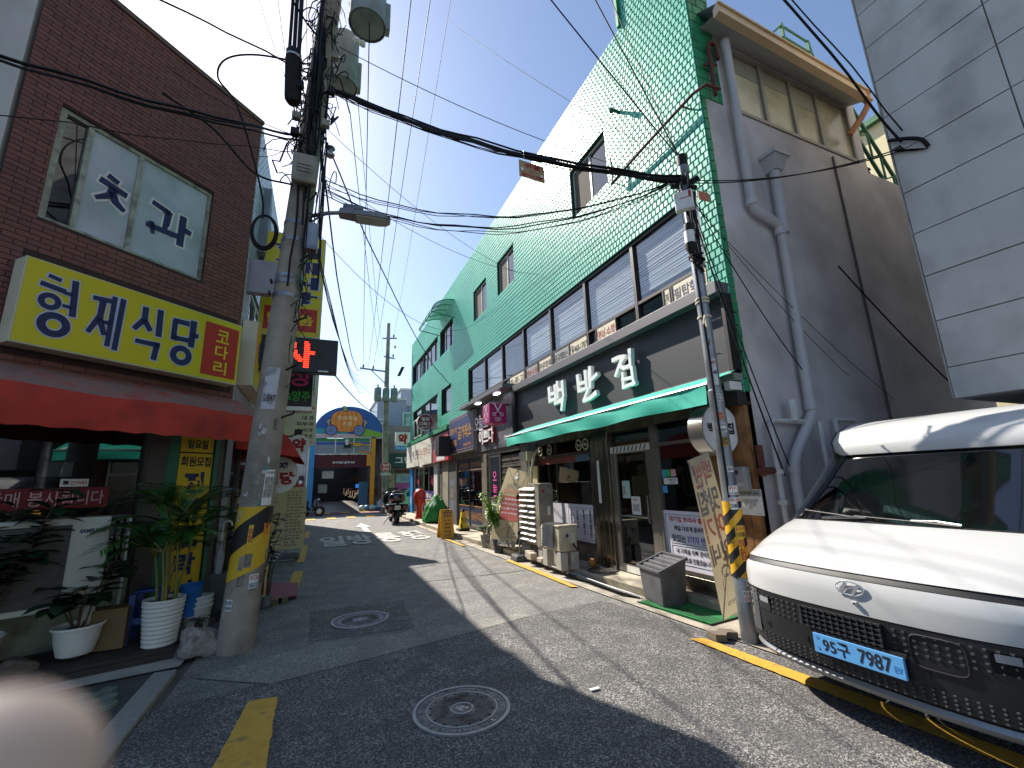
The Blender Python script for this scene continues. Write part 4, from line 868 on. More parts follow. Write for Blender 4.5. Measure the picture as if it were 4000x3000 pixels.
yb = part('yellow_banner', MB(FCH).rect(-.53, -.15, 2.1, 2.28, -.03).rect(-.53, -.15, .4, 2.085, -.028), m_yel, sf)
part('lettering', text(text(MB(FCH), '일요일', -.46, -.22, 2.14, 2.25, -.026, .03), '회원모집', -.51, -.17, 1.93, 2.05, -.024, .03), m_blk, yb)
for i, ch in enumerate('전자오락실'): part('lettering', text(MB(FCH), ch, -.46, -.22, 1.63-i*.3, 1.87-i*.3, -.024, .04), m_navy, yb)
part('tv', MB(FCH).box(-2.25, -1.75, 1.85, 2.1, -1.3, -1.2), M('dim_screen', '#2d3a42', .3), sf)
part('menu_sheet', MB(FCH).rect(-1.2, -.95, 1.86, 2.02, -1.2), m_paper, sf)
fl = one('fluorescent_tube', MB(FCH).tube([(-2.5, 2.25, -.6), (-2.18, 2.25, -.9)], .015, 8), M('tube_lit', '#ffffff', .4, emit='#dfe0ff', es=12), 'lit white fluorescent tube glowing inside the dark shop at the left edge', 'light', (-3.1, 5.3, 2.2))
# main yellow box sign
ys_ = thing('restaurant_sign', 'large yellow box sign with four blue letters and a red patch at its right end', 'sign', (-1.7, 5.7, 2.9))
FSG = FCH @ Matrix.Translation((0, 0, .25))
part('case', MB(FSG).box(-2.15, -.145, 2.92, 3.70, -.2, -.004), M('cream_case', '#c4bfa6', .5, var=.05), ys_, bevel=.004)
part('face', MB(FSG).rect(-2.14, -.155, 2.935, 3.69, 0), M('lemon_face', '#cdbd18', .45, var=.03), ys_)
m_wo = M('pale_outline', '#b9bfd2', .5, var=.0)
SIGN = [[(-1.995, 3.578, .018), (-1.904, 3.563, .019)], [(-2.036, 3.49, .022), (-1.862, 3.471, .024)], [(-1.807, 3.601, .025), (-1.786, 3.253, .025)], [(-1.865, 3.46, .016), (-1.807, 3.46, .017)], [(-1.867, 3.337, .016), (-1.8, 3.337, .017)],
        [(-1.665, 3.496, .022), (-1.52, 3.511, .024)], [(-1.582, 3.491, .028), (-1.587, 3.332, .026), (-1.659, 3.149, .02)], [(-1.589, 3.311, .026), (-1.531, 3.155, .023)], [(-1.572, 3.282, .018), (-1.496, 3.287, .019)], [(-1.496, 3.568, .022), (-1.497, 3.052, .022)], [(-1.425, 3.57, .025), (-1.434, 3.028, .024)],
        [(-1.224, 3.562, .029), (-1.221, 3.427, .029), (-1.302, 3.294, .024)], [(-1.225, 3.426, .029), (-1.152, 3.315, .026)], [(-1.085, 3.578, .03), (-1.072, 3.277, .03)], [(-1.275, 3.178, .024), (-1.048, 3.184, .027)], [(-1.074, 3.204, .028), (-1.088, 3.015, .028)],
        [(-.948, 3.509, .028), (-.782, 3.517, .03)], [(-.928, 3.509, .028), (-.927, 3.292, .028)], [(-.945, 3.315, .026), (-.759, 3.323, .028)], [(-.735, 3.57, .035), (-.735, 3.253, .034)], [(-.741, 3.396, .026), (-.667, 3.402, .027)]]
letters(FSG, SIGN, .006, m_navy, ys_, m_wo, .012)
for u, v, r0, r1 in ((-1.953, 3.343, .034, .079), (-1.897, 3.141, .054, .114), (-.826, 3.133, .049, .114)):
    part('letter_border', MB(FSG).ring((u, v), r0-.012, r1+.012, 40, .0032), m_wo, ys_); part('lettering', MB(FSG).ring((u, v), r0, r1, 40, .0065), m_navy, ys_)
part('red_patch', MB(FSG).rect(-.60, -.185, 2.98, 3.62, .003), M('red_patch', '#b5281f', .5, var=.03), ys_)
for i, ch in enumerate('코다리'): part('lettering', text(MB(FSG), ch, -.46, -.3, 3.4-i*.195, 3.56-i*.195, .006, .015), M('yellow_print', '#d8c11f', .5), ys_)
sd_ = thing('side_sign', 'narrow yellow box sign round the corner behind the concrete pole', 'sign', (-.95, 6.9, 3))
part('case', MB(FK).box(-1.08, -.9, 6.55, 8.3, 3.0, 3.9), MATS['cream_case'], sd_)
part('face', MB(FK @ fr_left(-.9)).rect(6.6, 8.28, 3.04, 3.86, .004), MATS['lemon_face'], sd_)
part('lettering', text(MB(FK @ fr_left(-.9)), '형제식당', 6.75, 8.1, 3.2, 3.7, .008, .05), M('blue_print', '#2b56a0', .6), sd_)
# red awning
m_rawn = M('red_awning_fabric', '#b8392c', .8, var=.12, vs=2, dark='#7c2a26', ds=2.5, dlim=(.5, .8), bump=.2, bs=12)
ra = thing('red_awning', 'faded red fabric awning with scalloped edge over the corner shopfront', 'awning', (-1.9, 5.6, 2.3))
us = [-3.6+3.62*i/56 for i in range(57)]
part('canopy', MB(FCH).grid([[(u, 2.78, .05) for u in us], [(u, 2.66+.01*math.sin(u*7), .3) for u in us], [(u, 2.52+.012*math.sin(u*5), .58) for u in us]]), M('faded_awning_top', '#8d6a62', .85, var=.15, vs=3, dark='#a34038', ds=3, dlim=(.5, .7)), ra, smooth=60)
part('valance', MB(FCH).grid([[(u, 2.52+.012*math.sin(u*5), .58) for u in us], [(u, 2.36, .6+.015*math.sin(u*6)) for u in us], [(u, 2.19+.018*abs(math.sin(u*math.pi/.27)), .59+.02*math.sin(u*4)) for u in us]]), m_rawn, ra, smooth=60)
part('end_panel', MB(FCH).add([(.02, 2.78, .05), (.02, 2.52, .58), (.02, 2.2, .59), (.02, 2.45, .05)], [(0, 3, 2, 1)]), m_rawn, ra)
r2 = thing('red_awning', 'second red awning seen end on along the street side behind the concrete pole', 'awning', (-.8, 8.5, 2.3))
sec = [(-1.09, 2.75), (-.62, 2.52), (-.42, 2.32), (-.28, 2.07), (-1.09, 2.2)]
part('canopy', MB(FK).add([(x, 7.0, z) for x, z in sec[:4]]+[(x, 9.3, z) for x, z in sec[:4]], [(0, 1, 5, 4), (1, 2, 6, 5), (2, 3, 7, 6)]), m_rawn, r2)
part('end_panel', MB(FK).add([(x, 7.0, z) for x, z in sec]+[(x, 9.3, z) for x, z in sec], [(0, 1, 2, 3, 4), (9, 8, 7, 6, 5)]), m_rawn, r2)
part('bracket_box', MB(FK).box(-1.1, -.72, 6.62, 6.75, 4.35, 4.85), M('lilac_grey_sheet', '#8f8a94', .5, var=.1), bb)
# ---------------- neighbour wall at the far left
wb = thing('white_building', 'pale rendered building wall at the upper left edge beside the brick building', 'building', (-4, 4.8, 0))
part('wall', MB().box(-12, -3.3, 5.72, 6.1, 3.2, 16).box(-12, -6.2, 5.72, 6.1, 0, 3.2), M('pale_render', '#b9b5b0', .9, var=.06, vs=1, dark='#8f8b86', ds=.8, dlim=(.55, .75), streak=.2), wb)
# ---------------- buildings further along the left side
m_lw = M('far_white_wall', '#b6b8ba', .8, var=.1)
for i, (y0, y1, h, lab, mm) in enumerate(((12.32, 18.0, 7.9, 'white walled shop building behind the yellow hanging sign', m_lw), (18.05, 24.8, 7.95, 'grey shop building at the left end of the street before the crossing', M('far_grey_wall', '#8c8f92', .8, var=.1)))):
    b_ = thing('shop_building', lab, 'building', (-3, y0, 0), 0, 'shop buildings along the left side')
    fl_ = fr_left(-1.32); hh = [(y0+.5, y0+2.6, 3.4, 5.0), (y0+3.2, y0+5.6, 3.4, 5.0), (y0+.4, y1-.4, .1, 2.5)]
    part('wall', wall(fl_, y0, y1, 0, h, hh, .1).box(y0, y1, h-.2, h, -6, -.001), mm, b_)
    part('end_wall', MB().box(-9, -1.35, y1-.02, y1, 0, h-.2).box(-9, -1.35, y0, y0+.02, 0, h-.2), mm, b_)
    for h_ in hh[:2]: window(fl_, *h_, b_, m_wfr, 2, -.05, .06, g_sky)
    window(fl_, *hh[2], b_, m_frame, 4, -.05, .07, g_pane, 'shop_window')
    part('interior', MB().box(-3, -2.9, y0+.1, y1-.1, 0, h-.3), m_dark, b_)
# ---------------- hanging signs on the left
yv = thing('hanging_sign', 'tall yellow projecting sign with blue letters and a red patch near its foot', 'sign', (-.6, 7.2, 4))
part('case', MB(FK).box(-1.0, -.13, 7.2, 7.42, 3.93, 5.66), MATS['cream_case'], yv, bevel=.005)
FY = FK @ fr_front(7.197)
part('face', MB(FY).rect(-.98, -.15, 3.95, 5.64, .0), MATS['lemon_face'], yv)
for i, ch in enumerate('형제식당'):
    part('letter_border', text(MB(FY), ch, -.86, -.2, 5.62-.09-(i+1)*.265, 5.62-.09-i*.265-.05, .003, .06, base=.03), m_wo, yv)
    part('lettering', text(MB(FY), ch, -.86, -.2, 5.62-.09-(i+1)*.265, 5.62-.09-i*.265-.05, .006, .03), m_navy, yv)
part('red_patch', MB(FY).rect(-.93, -.19, 4.02, 4.4, .004), MATS['red_patch'], yv)
part('lettering', text(MB(FY), '닭볶음', -.88, -.24, 4.12, 4.3, .008, .03), MATS['yellow_print'], yv)
part('bracket', MB(FK).bar((-1.1, 7.3, 5.5), (-.98, 7.3, 5.5), .05).bar((-1.1, 7.3, 4.1), (-.98, 7.3, 4.1), .05), m_steel, yv)
led = thing('led_sign', 'black dot matrix sign box showing a glowing red syllable beside the pole', 'sign', (-.4, 6.95, 3.3))
part('case', MB(FK).box(-.98, .14, 6.95, 7.12, 3.32, 3.85), M('black_case', '#121214', .4), led, bevel=.01)
FLED = FK @ fr_front(6.947)
tv = tmesh('사', .04); mbl = MB(FLED)
import bisect
def dots(t, u0, u1, v0, v1, nx, ny, mb, s):
    vs, fs = tmesh(t, .035); x0 = min(p[0] for p in vs); x1 = max(p[0] for p in vs); y0 = min(p[1] for p in vs); y1 = max(p[1] for p in vs)
    tri = [[vs[i] for i in f] for f in fs]
    def inside(px, py):
        for f in tri:
            n = len(f); pos = neg = False
            for i in range(n):
                a, b = f[i], f[(i+1) % n]; c = (b[0]-a[0])*(py-a[1])-(b[1]-a[1])*(px-a[0])
                pos |= c > 0; neg |= c < 0
            if not (pos and neg): return True
        return False
    for i in range(nx):
        for j in range(ny):
            if inside(x0+(x1-x0)*(i+.5)/nx, y0+(y1-y0)*(j+.5)/ny):
                u = u0+(u1-u0)*(i+.5)/nx; v = v0+(v1-v0)*(j+.5)/ny; mb.rect(u-s, u+s, v-s*.75, v+s*.75, .002)
dots('사', -.62, -.18, 3.38, 3.8, 24, 14, mbl, .0085)
part('led_dots', mbl, M('led_red', '#ff2a1a', .4, emit='#ff2412', es=5), led, kind='stuff')
part('maker_plate', MB(FLED).rect(-.12, .02, 3.335, 3.355, .002), m_alu, led)
bs2 = thing('hanging_sign', 'black projecting sign with a pink syllable and green 맥주&양주', 'sign', (-.6, 8.2, 3))
part('case', MB(FK).box(-1.05, -.21, 8.2, 8.4, 3.02, 3.9), MATS['black_case'], bs2, bevel=.006)
FB = FK @ fr_front(8.196)
part('lettering', text(MB(FB), '성', -.62, -.28, 3.36, 3.72, .002, .02), M('pink_print', '#c02a6a', .5), bs2)
part('lettering', text(MB(FB), '맥주&양주', -.92, -.24, 3.1, 3.28, .002, .02), M('green_print', '#37a24b', .5), bs2)
part('drip_rail', MB(FK).box(-1.0, -.2, 8.15, 8.42, 2.93, 3.0), m_alu, bs2)
cl = thing('clinic_sign', 'tall cream clinic sign listing departments in black with a row of orange squares', 'sign', (-.6, 16.4, 3))
part('case', MB().box(-1.25, -.24, 16.4, 16.7, 3.05, 6.8), M('clinic_cream', '#d4c9a6', .5, var=.04), cl, bevel=.01)
FC = fr_front(16.396)
for s_, a, b, c, d, mm in (('한의', -.8, -.36, 4.75, 5.6, M('teal_print', '#1d6f7c', .5)), ('의원', -.72, -.5, 4.42, 4.56, m_blk), ('진료과목', -.9, -.45, 4.12, 4.24, m_blk), ('내 과', -.68, -.32, 3.9, 4.05, m_blk), ('피부과', -.85, -.32, 3.69, 3.84, m_blk), ('소아과', -.85, -.32, 3.48, 3.63, m_blk), ('이비인후과', -1.0, -.32, 3.27, 3.42, m_blk), ('466-7522', -.95, -.34, 3.1, 3.2, MATS['orange_print'])):
    part('lettering', text(MB(FC), s_, a, b, c, d, .002, .02), mm, cl)
mb = MB(FC)
for k in range(5): mb.rect(-.98+k*.145, -.9+k*.145, 4.28, 4.36, .002)
part('orange_squares', mb, MATS['orange_print'], cl)
ph2 = thing('round_sign', 'round white projecting pharmacy sign with a red 약 on the left', 'sign', (-.6, 14, 2.8))
part('disc', MB(fr_front(14)).lathe([(.29, -.14), (.29, 0)], (-.62, 2.85, 0), 32), m_white, ph2)
part('lettering', text(MB(fr_front(13.995)), '약', -.8, -.44, 2.66, 3.04, .002, .06), m_red, ph2)
part('bracket', MB().bar((-1.32, 14.07, 3.1), (-.66, 14.07, 3.1), .04).bar((-.66, 14.07, 3.05), (-.66, 14.07, 3.3), .2, .1), m_black, ph2)
r3 = thing('round_sign', 'white scalloped round sign with blue and red letters hanging low beside the pole', 'sign', (-.6, 8.1, 1.9))
mb = MB(FK @ fr_front(8.1)); n = 64
mb.prism([(-.62+(.285+.008*abs(math.sin(8*2*math.pi*i/n)))*math.cos(2*math.pi*i/n), 1.86+(.285+.008*abs(math.sin(8*2*math.pi*i/n)))*math.sin(2*math.pi*i/n)) for i in range(n)], -.12, 0)
part('disc', mb, m_white, r3)
FR3 = FK @ fr_front(8.095)
part('lettering', text(MB(FR3), '형제', -.74, -.5, 1.95, 2.06, .002, .06), m_navy, r3)
part('lettering', text(MB(FR3), '식당', -.83, -.39, 1.7, 1.91, .002, .06), m_red, r3)
part('bracket', MB(FK).bar((-1.1, 8.16, 1.9), (-.9, 8.16, 1.9), .04), m_steel, r3)
mn = thing('menu_banner', 'cream standing banner listing dishes in brown letters on a weighted foot', 'banner', (-.6, 12.2, 0))
FM = fr_front(12.2)
part('sheet', MB(FM).box(-1.0, -.28, .22, 1.66, 0, .01), M('cream_banner', '#cfc094', .7, var=.04), mn)
for i, s_ in enumerate(('된장찌개', '청국장', '제육볶음', '갈치조림', '조기찌개', '고등어조림', '오리백숙', '토종닭도리탕', '닭도리탕', '삼겹살', '제육볶음', '동태찌개', '조기찌개', '오징어볶음', '갈치조림', '코다리찜', '닭 발', '계란찜')):
    part('lettering', text(MB(FM), s_, -.72, -.72+.068*len(s_)+.06, 1.52-i*.072, 1.567-i*.072, .013, .01), M('brown_print', '#4e3420', .6), mn)
for i, ch in enumerate('안주류'): part('lettering', text(MB(FM), ch, -.93, -.83, 1.0-i*.12, 1.09-i*.12, .013, .02), MATS['brown_print'], mn)
part('foot', MB().box(-.95, -.35, 12.0, 12.35, .0, .16), M('foot_grey', '#5a5a5c', .6), mn, bevel=.05)
part('post', MB().bar((-.64, 12.24, .1), (-.64, 12.24, 1.7), .03), m_steel, mn)
# pink rubber mat on bricks, yellow guard board
rm = thing('ramp_mat', 'pink rubber mat laid as a ramp over loose bricks by the kerb', 'mat', (-.6, 8, .1))
part('mat', MB().add([(-1.05, 7.3, .14), (-.22, 7.9, .05), (-.25, 8.9, .05), (-1.05, 8.7, .17)], [(0, 1, 2, 3)]).add([(-1.05, 7.3, .10), (-.22, 7.9, .02), (-.25, 8.9, .02), (-1.05, 8.7, .13)], [(3, 2, 1, 0)]), M('pink_rubber', '#8f4f59', .8, var=.12), rm)
for k in range(5): part('brick', MB().box(-.9+k*.12, -.82+k*.12, 7.4+k*.07, 7.55+k*.07, .0, .08), m_wood, rm)
# ---------------- concrete utility pole
def PX(z): return -.725+.0525*z+.0
m_pole = M('pole_concrete', '#948b7e', .9, var=.16, vs=5, dark='#6c655b', ds=3, dlim=(.45, .7), bump=.4, bs=60, streak=.25)
up = thing('utility_pole', 'thick concrete utility pole wrapped in yellow and black guard sheet near the left kerb', 'pole', (-.725, 5.85, 0))
def prad(z): return .178-.004*z
part('shaft', MB().tube([(PX(z), 5.85, z) for z in (-.1, 0, 1, 2, 4, 6, 8, 10, 12)], [prad(z) for z in (-.1, 0, 1, 2, 4, 6, 8, 10, 12)], 28), m_pole, up, smooth=50)
def wrap(z0f, z1f, a0, a1, r, n=18, nz=8):
    """patch of sheet curved round the pole: angles measured from the camera side; z0f, z1f give its lower and upper edge"""
    rows = []
    for j in range(nz+1):
        row = []
        for i in range(n+1):
            a = a0+(a1-a0)*i/n; z = z0f(a)+(z1f(a)-z0f(a))*j/nz; b = -math.pi/2+a
            row.append((PX(z)+(prad(z)+r)*math.cos(b), 5.85+(prad(z)+r)*math.sin(b), z))
        rows.append(row)
    return MB().grid(rows)
z1, z0 = lambda a: 1.46, lambda a: .62+.34*a
part('guard_sheet', wrap(lambda a: .77+.075*a, z1, -1.7, 1.9, .004, 28), M('guard_yellow', '#c9a21c', .6, var=.08, bump=.3, bs=200), up, smooth=60)
part('guard_stripe', wrap(lambda a: min(1.452, 1.1+.13*a), lambda a: min(1.458, 1.36+.13*a), -1.65, 1.75, .008, 28), M('guard_black', '#161517', .6, var=.05), up, smooth=60)
part('guard_sheet', wrap(lambda a: .5, lambda a: .82, 1.3, 2.0, .03, 8), MATS['guard_yellow'], up, smooth=60)
for k in range(2):
    s_ = MB()
    for sgn in (1, -1): s_.v += []
    part('chevron', wrap(lambda a, k=k: 1.16+abs((a-.75-k*.22))*.0+(.11-abs(0))*0-.0, lambda a, k=k: 1.16+.12, .72+k*.24, .86+k*.24, .011, 4), M('orange_reflector', '#d87a1c', .4), up)
def sticker(z0, z1, a0, a1, mat, parent=None, t=None, tm=None, name='sticker', r=.006, rows=None):
    s_ = part(name, wrap(lambda a: z0, lambda a: z1, a0, a1, r, 8, 2), mat, parent or up, smooth=60)
    if t:
        mb = MB(); am = (a0+a1)/2; b = -math.pi/2+am; zz = (z0+z1)/2; rad = prad(zz)+r
        c = V((PX(zz)+rad*math.cos(b), 5.85+rad*math.sin(b), 0)); w = V((math.cos(b), math.sin(b), 0)); u = V((0, 0, 1)).cross(w)
        hw = (a1-a0)/2*rad
        q = MB(); 
        for (tt, v0, v1, mm) in (rows or [(t, .15, .85, tm)]):
            q = text(MB(), tt, -hw*.88, hw*.88, z0+(z1-z0)*v0, z0+(z1-z0)*v1, 0, .02)
            P = []
            for p in q.v:
                a = am+p.x/rad; bb_ = -math.pi/2+a; rr_ = prad(p.y)+r+.003
                P.append(V((PX(p.y)+rr_*math.cos(bb_), 5.85+rr_*math.sin(bb_), p.y)))
            q.v = P; part('lettering', q, mm, s_)
    return s_
sticker(1.06, 1.27, -.1, .14, m_yel, t='위\n험', tm=m_red, r=.012)
sticker(.62, .76, .3, .85, m_white, t='x', rows=[('카드빚', .55, .95, m_red), ('010-6021-3335', .05, .42, m_navy)], r=.005)
sticker(.42, .53, -.85, -.4, m_white, t='x', rows=[('대출 소액결제', .5, .92, m_navy), ('010-8178-8458', .08, .42, m_navy)], r=.005)
sticker(1.47, 1.86, .35, 1.0, m_paper, t='x', rows=[('마약신고 불법거래', .88, .95, m_navy), ('내용 확인 바랍니다\n연락처 및 신고 전화\n주의 사항 안내문\n불법 전단 부착 금지\n위반시 과태료 부과', .2, .8, m_blk)], r=.006)
for a0, z0_ in ((.3, 1.85), (.2, 1.47)): sticker(z0_, z0_+.05, a0, a0+.12, M('green_tape', '#1f8a67', .5), r=.008, name='tape')
sticker(2.55, 3.05, -.55, .35, M('torn_poster', '#b7b6bb', .8, var=.08, dark='#8d8c90', ds=9, dlim=(.5, .6)), t='x', rows=[('김동RT', .18, .36, m_blk)], r=.004)
for k in range(16): 
    a = rnd(-1.2, 1.2); z = rnd(.3, 2.4); sticker(z, z+rnd(.05, .2), a, a+rnd(.12, .4), M(('torn_paper', 'glue_stain', 'glue_dark')[k % 3], ('#bdbab3', '#8b857a', '#5d574f')[k % 3], .9, var=.1, dark='#77716a', ds=14, dlim=(.45, .55)), r=.002+.0002*k, name='torn_paper')
for z in (3.98, 4.16, 4.24, 4.75, 5.0): part('steel_band', MB().lathe([(prad(z)+.006, z), (prad(z)+.006, z+.05)], (PX(z), 5.85, 0), 24, cap=False), m_steel, up, smooth=40)
for z, a in ((3.62, .9), (3.0, .8), (2.42, .95), (4.45, .7), (5.3, .6)):
    b = -math.pi/2+a; d = V((math.cos(b), math.sin(b), .25)); c = V((PX(z), 5.85, z)); part('step_bolt', MB().tube([c+d*.15, c+d*.33, c+d*.33+V((0, 0, .03))], [.012, .012, .02], 6), m_black, up)
for z in (4.02, 4.18):
    for a in (-1.5, 1.2):
        b = -math.pi/2+a; c = V((PX(z)+.2*math.cos(b), 5.85+.2*math.sin(b), z+.02)); part('clamp_bolt', MB().tube([c-V((0, .05, 0)), c+V((0, .05, 0))], .016, 6), m_black, up)
# street lamp on the pole
la = thing('street_lamp', 'grey street light head on a short arm clamped to the concrete pole', 'street light', (-.3, 5.8, 5.1))
part('arm', MB().tube([(-.36, 5.75, 5.14), (-.1, 5.6, 5.16), (.06, 5.5, 5.14)], .025, 8).tube([(-.38, 5.74, 4.98), (-.22, 5.66, 5.1), (-.12, 5.6, 5.14)], .012, 6), m_steel, la, smooth=40)
hd_ = MB(FR((.03, 5.5, 5.13), (.97, -.2, -.06), (.2, .97, 0), (.06, 0, .998)))
hd_.hexa([(0, -.07, -.04), (.2, -.1, -.04), (.2, .1, -.04), (0, .07, -.04), (.02, -.06, .05), (.2, -.09, .06), (.2, .09, .06), (.02, .06, .05)])
P = [(.2, -.11), (.5, -.12), (.6, -.1), (.65, -.05), (.66, 0), (.65, .05), (.6, .1), (.5, .12), (.2, .11)]
hd_.prism(P, -.05, .02)
part('head', hd_, M('lamp_grey', '#75777a', .5, .3, var=.06), la, bevel=.008)
part('lens', MB(hd_.fr).prism([(x*.9+.05, y*.85) for x, y in P], -.06, -.051), M('lamp_lens', '#a9a79b', .25), la)
part('driver_box', MB(hd_.fr).box(.05, .3, -.06, .06, .06, .12), m_steel, la, bevel=.01)
# equipment on the pole
m_box = M('weathered_box', '#8b877a', .6, var=.1, dark='#6c685d', ds=4)
eb = thing('equipment_box', 'weathered grey plastic junction box strapped high on the concrete pole', 'box', (-.4, 5.6, 5.6))
part('case', MB().box(-.56, -.26, 5.52, 5.64, 5.5, 5.92), m_box, eb, bevel=.03)
part('lid_rib', MB().box(-.5, -.34, 5.505, 5.52, 5.74, 5.76).box(-.5, -.34, 5.505, 5.52, 5.69, 5.71).box(-.5, -.34, 5.505, 5.52, 5.64, 5.66), m_box, eb)
e2 = one('meter_box', MB().box(-.36, -.2, 5.62, 5.74, 4.62, 5.0), m_steel, 'small metal box under the street lamp arm on the concrete pole', 'box', (-.3, 5.7, 4.6), bevel=.01)
sc_ = thing('splice_closure', 'thick black cylindrical cable splice hanging vertically beside the top of the pole', 'cable closure', (-.6, 5.6, 7))
part('body', MB().tube([(-.62, 5.6, 6.7), (-.625, 5.6, 6.75), (-.66, 5.6, 7.4), (-.665, 5.6, 7.5), (-.66, 5.6, 7.56)], [.07, .1, .1, .1, .07], 18), m_cable, sc_, smooth=50)
part('ribs', (lambda mb: [mb.lathe([(.1, 0), (.106, .012), (.1, .024)], (-.625-.035*k/22, 5.6, 6.78+k*.029), 16, cap=False) for k in range(22)] and mb)(MB()), m_cable, sc_, kind='stuff')
part('strap', MB().lathe([(.108, 7.4), (.108, 7.43)], (-.66, 5.6, 0), 16, cap=False), m_alu, sc_)
part('cables', MB().tube([(-.6, 5.58, 7.5), (-.64, 5.55, 9.2), (-.66, 5.5, 12)], .028, 8).tube([(-.66, 5.6, 7.5), (-.7, 5.58, 9.2), (-.72, 5.52, 12)], .026, 8).tube([(-.72, 5.62, 7.5), (-.75, 5.62, 9.2), (-.78, 5.55, 12)], .022, 8), m_cable, sc_)
m_trf = M('transformer_grey', '#8e938f', .5, .1, var=.05, dark='#767b76', ds=3)
for k, (x, y, z, r) in enumerate(((.28, 5.75, 8.62, .27), (-.02, 6.4, 8.0, .22))):
    tf = thing('pole_transformer', ('large grey drum transformer hung at the top right of the concrete pole', 'smaller grey drum transformer tucked behind the concrete pole')[k], 'transformer', (x, y, z), 0, 'transformers on the concrete pole')
    part('tank', MB().lathe([(r*.9, 0), (r, .03), (r, .9), (r*.9, .95)], (x, y, z), 28), m_trf, tf, smooth=40)
    part('base_rim', MB().lathe([(r*.98, -.01), (r*1.04, -.01), (r*1.04, .03), (r*.98, .03)], (x, y, z), 28, cap=False), m_trf, tf)
    part('bracket', MB().bar((x-r, y, z+.5), (PX(z)+.1, 5.85, z+.5), .06), m_steel, tf)
    part('fin_panel', MB().box(x+r*.8, x+r*1.25, y-.02, y+.12, z+.05, z+.55), m_trf, tf)
for k in range(3): part('insulator', MB().lathe([(.015, 0), (.04, .02), (.02, .04), (.04, .06), (.02, .1)], (.1+k*.06, 5.55, 7.98-k*.01), 10), m_white, up)
ca = one('cable_coil', (lambda mb: [mb.tube([(-.82+(.15+.012*q)*math.cos(t*math.pi/12)*.8, 5.7+.01*q, 4.8+(.21+.012*q)*math.sin(t*math.pi/12)) for t in range(24)], .009, 6, closed=True) for q in range(4)] and mb)(MB()), m_cable, 'coil of spare black cable hanging on the left of the concrete pole', 'cable', (-.82, 5.7, 4.8))
# ================================================================ potted plants and clutter in front of the corner shop
m_pot = M('white_pot', '#cbc9c2', .45, var=.05, vs=4, dark='#a9a69c', ds=4, dlim=(.6, .8))
m_soil = M('potting_soil', '#2b1f17', .95, var=.4, vs=30, bump=.6, bs=60)
m_leafd = M('dark_leaf', '#16321c', .38, var=.25, vs=6, island=.3); m_leaf = M('palm_leaf', '#2c5e24', .42, var=.3, vs=6, island=.3)
m_leaf2 = M('lime_leaf', '#7da334', .45, var=.2, vs=6, island=.35); m_stem = M('plant_stem', '#6d6a2e', .6, var=.2, vs=10); m_brst = M('brown_stem', '#4a3a28', .8, var=.2)
deck = thing('wooden_deck', 'dark weathered timber deck under the plant pots by the corner shop', 'deck', (-2, 6, 0))
m_deck = M('deck_board', '#2a2420', .8, var=.25, vs=6)
for k in range(5):
    o_ = .06+k*.155; a = V((-3.3, 5.42, 0))+V((-.22, .97, 0))*o_; b = V((-1.26, 5.88, 0))+V((-.22, .97, 0))*o_
    part('board', MB().bar((a.x, a.y, .085), (b.x, b.y, .085), .146, .045), m_deck, deck, bevel=.005)
part('edge_beam', MB().bar((-3.3, 5.40, .03), (-1.26, 5.86, .03), .07, .09), m_deck, deck)
# soil/concrete base between deck and shop
struct('pavement', MB().poly([(-1.14, 5.55, .02), (-1.1, 6.5, .02), (-3.4, 4.2+.3, .02), (-3.4, 5.2, .02)]), m_conc)
def leaf(mb, base, d, L, W, droop=.3, up_=V((0, 0, 1)), seg=4):
    """one pointed blade that bends down along its length"""
    d = d.normalized(); s = d.cross(up_); s = s.normalized() if s.length > .01 else V((1, 0, 0)); n = s.cross(d)
    rows = []; p = V(base)
    for i in range(seg+1):
        t = i/seg; w = W*math.sin(math.pi*min(1, (t*.92+.06)))**.8*.5
        if i == seg: w = .001
        rows.append([p-s*w+n*w*.25, p, p+s*w+n*w*.25]); dd = (d-V((0, 0, droop*t))).normalized(); p = p+dd*L/seg
    mb.grid(rows)
def frond(mb, ms, base, d, L, nl=11, droop=.9, lw=.028, ll=.26):
    p = V(base); path = [p]; d = d.normalized(); seg = 10
    for i in range(seg): d2 = (d-V((0, 0, droop*(i/seg)**1.3))).normalized(); p = p+d2*L/seg; path.append(p)
    ms.tube(path, [.006*(1-i/(seg+1))+.0015 for i in range(seg+1)], 5)
    for k in range(nl):
        t = .22+.76*k/(nl-1); i = min(seg-1, int(t*seg)); q = path[i].lerp(path[i+1], t*seg-i); tg = (path[i+1]-path[i]).normalized(); sd_ = tg.cross(V((0, 0, 1))).normalized()
        for sg_ in (1, -1):
            dd = tg*.75+sd_*sg_*.8+V((0, 0, .1)); leaf(mb, q, dd, ll*(1-.55*abs(t-.45))*rnd(.85, 1.1), lw, .55, seg=3)
pp = thing('potted_palm', 'tall areca palm in a white ribbed pot beside the concrete pole', 'plant', (-1.44, 6.05, .11))
prof = []
for k in range(10):
    z = .11+k*.042; r0 = .135+.004*k; prof += [(r0, z), (r0+.014, z+.012), (r0+.014, z+.03), (r0, z+.04)]
prof += [(.185, .535), (.188, .56), (.17, .56), (.165, .52)]
part('pot', MB().lathe(prof, (-1.44, 6.05, 0), 36), m_pot, pp, smooth=30)
part('soil', MB().lathe([(.001, .53), (.167, .525)], (-1.44, 6.05, 0), 24, cap=False), m_soil, pp)
ml, ms = MB(), MB()
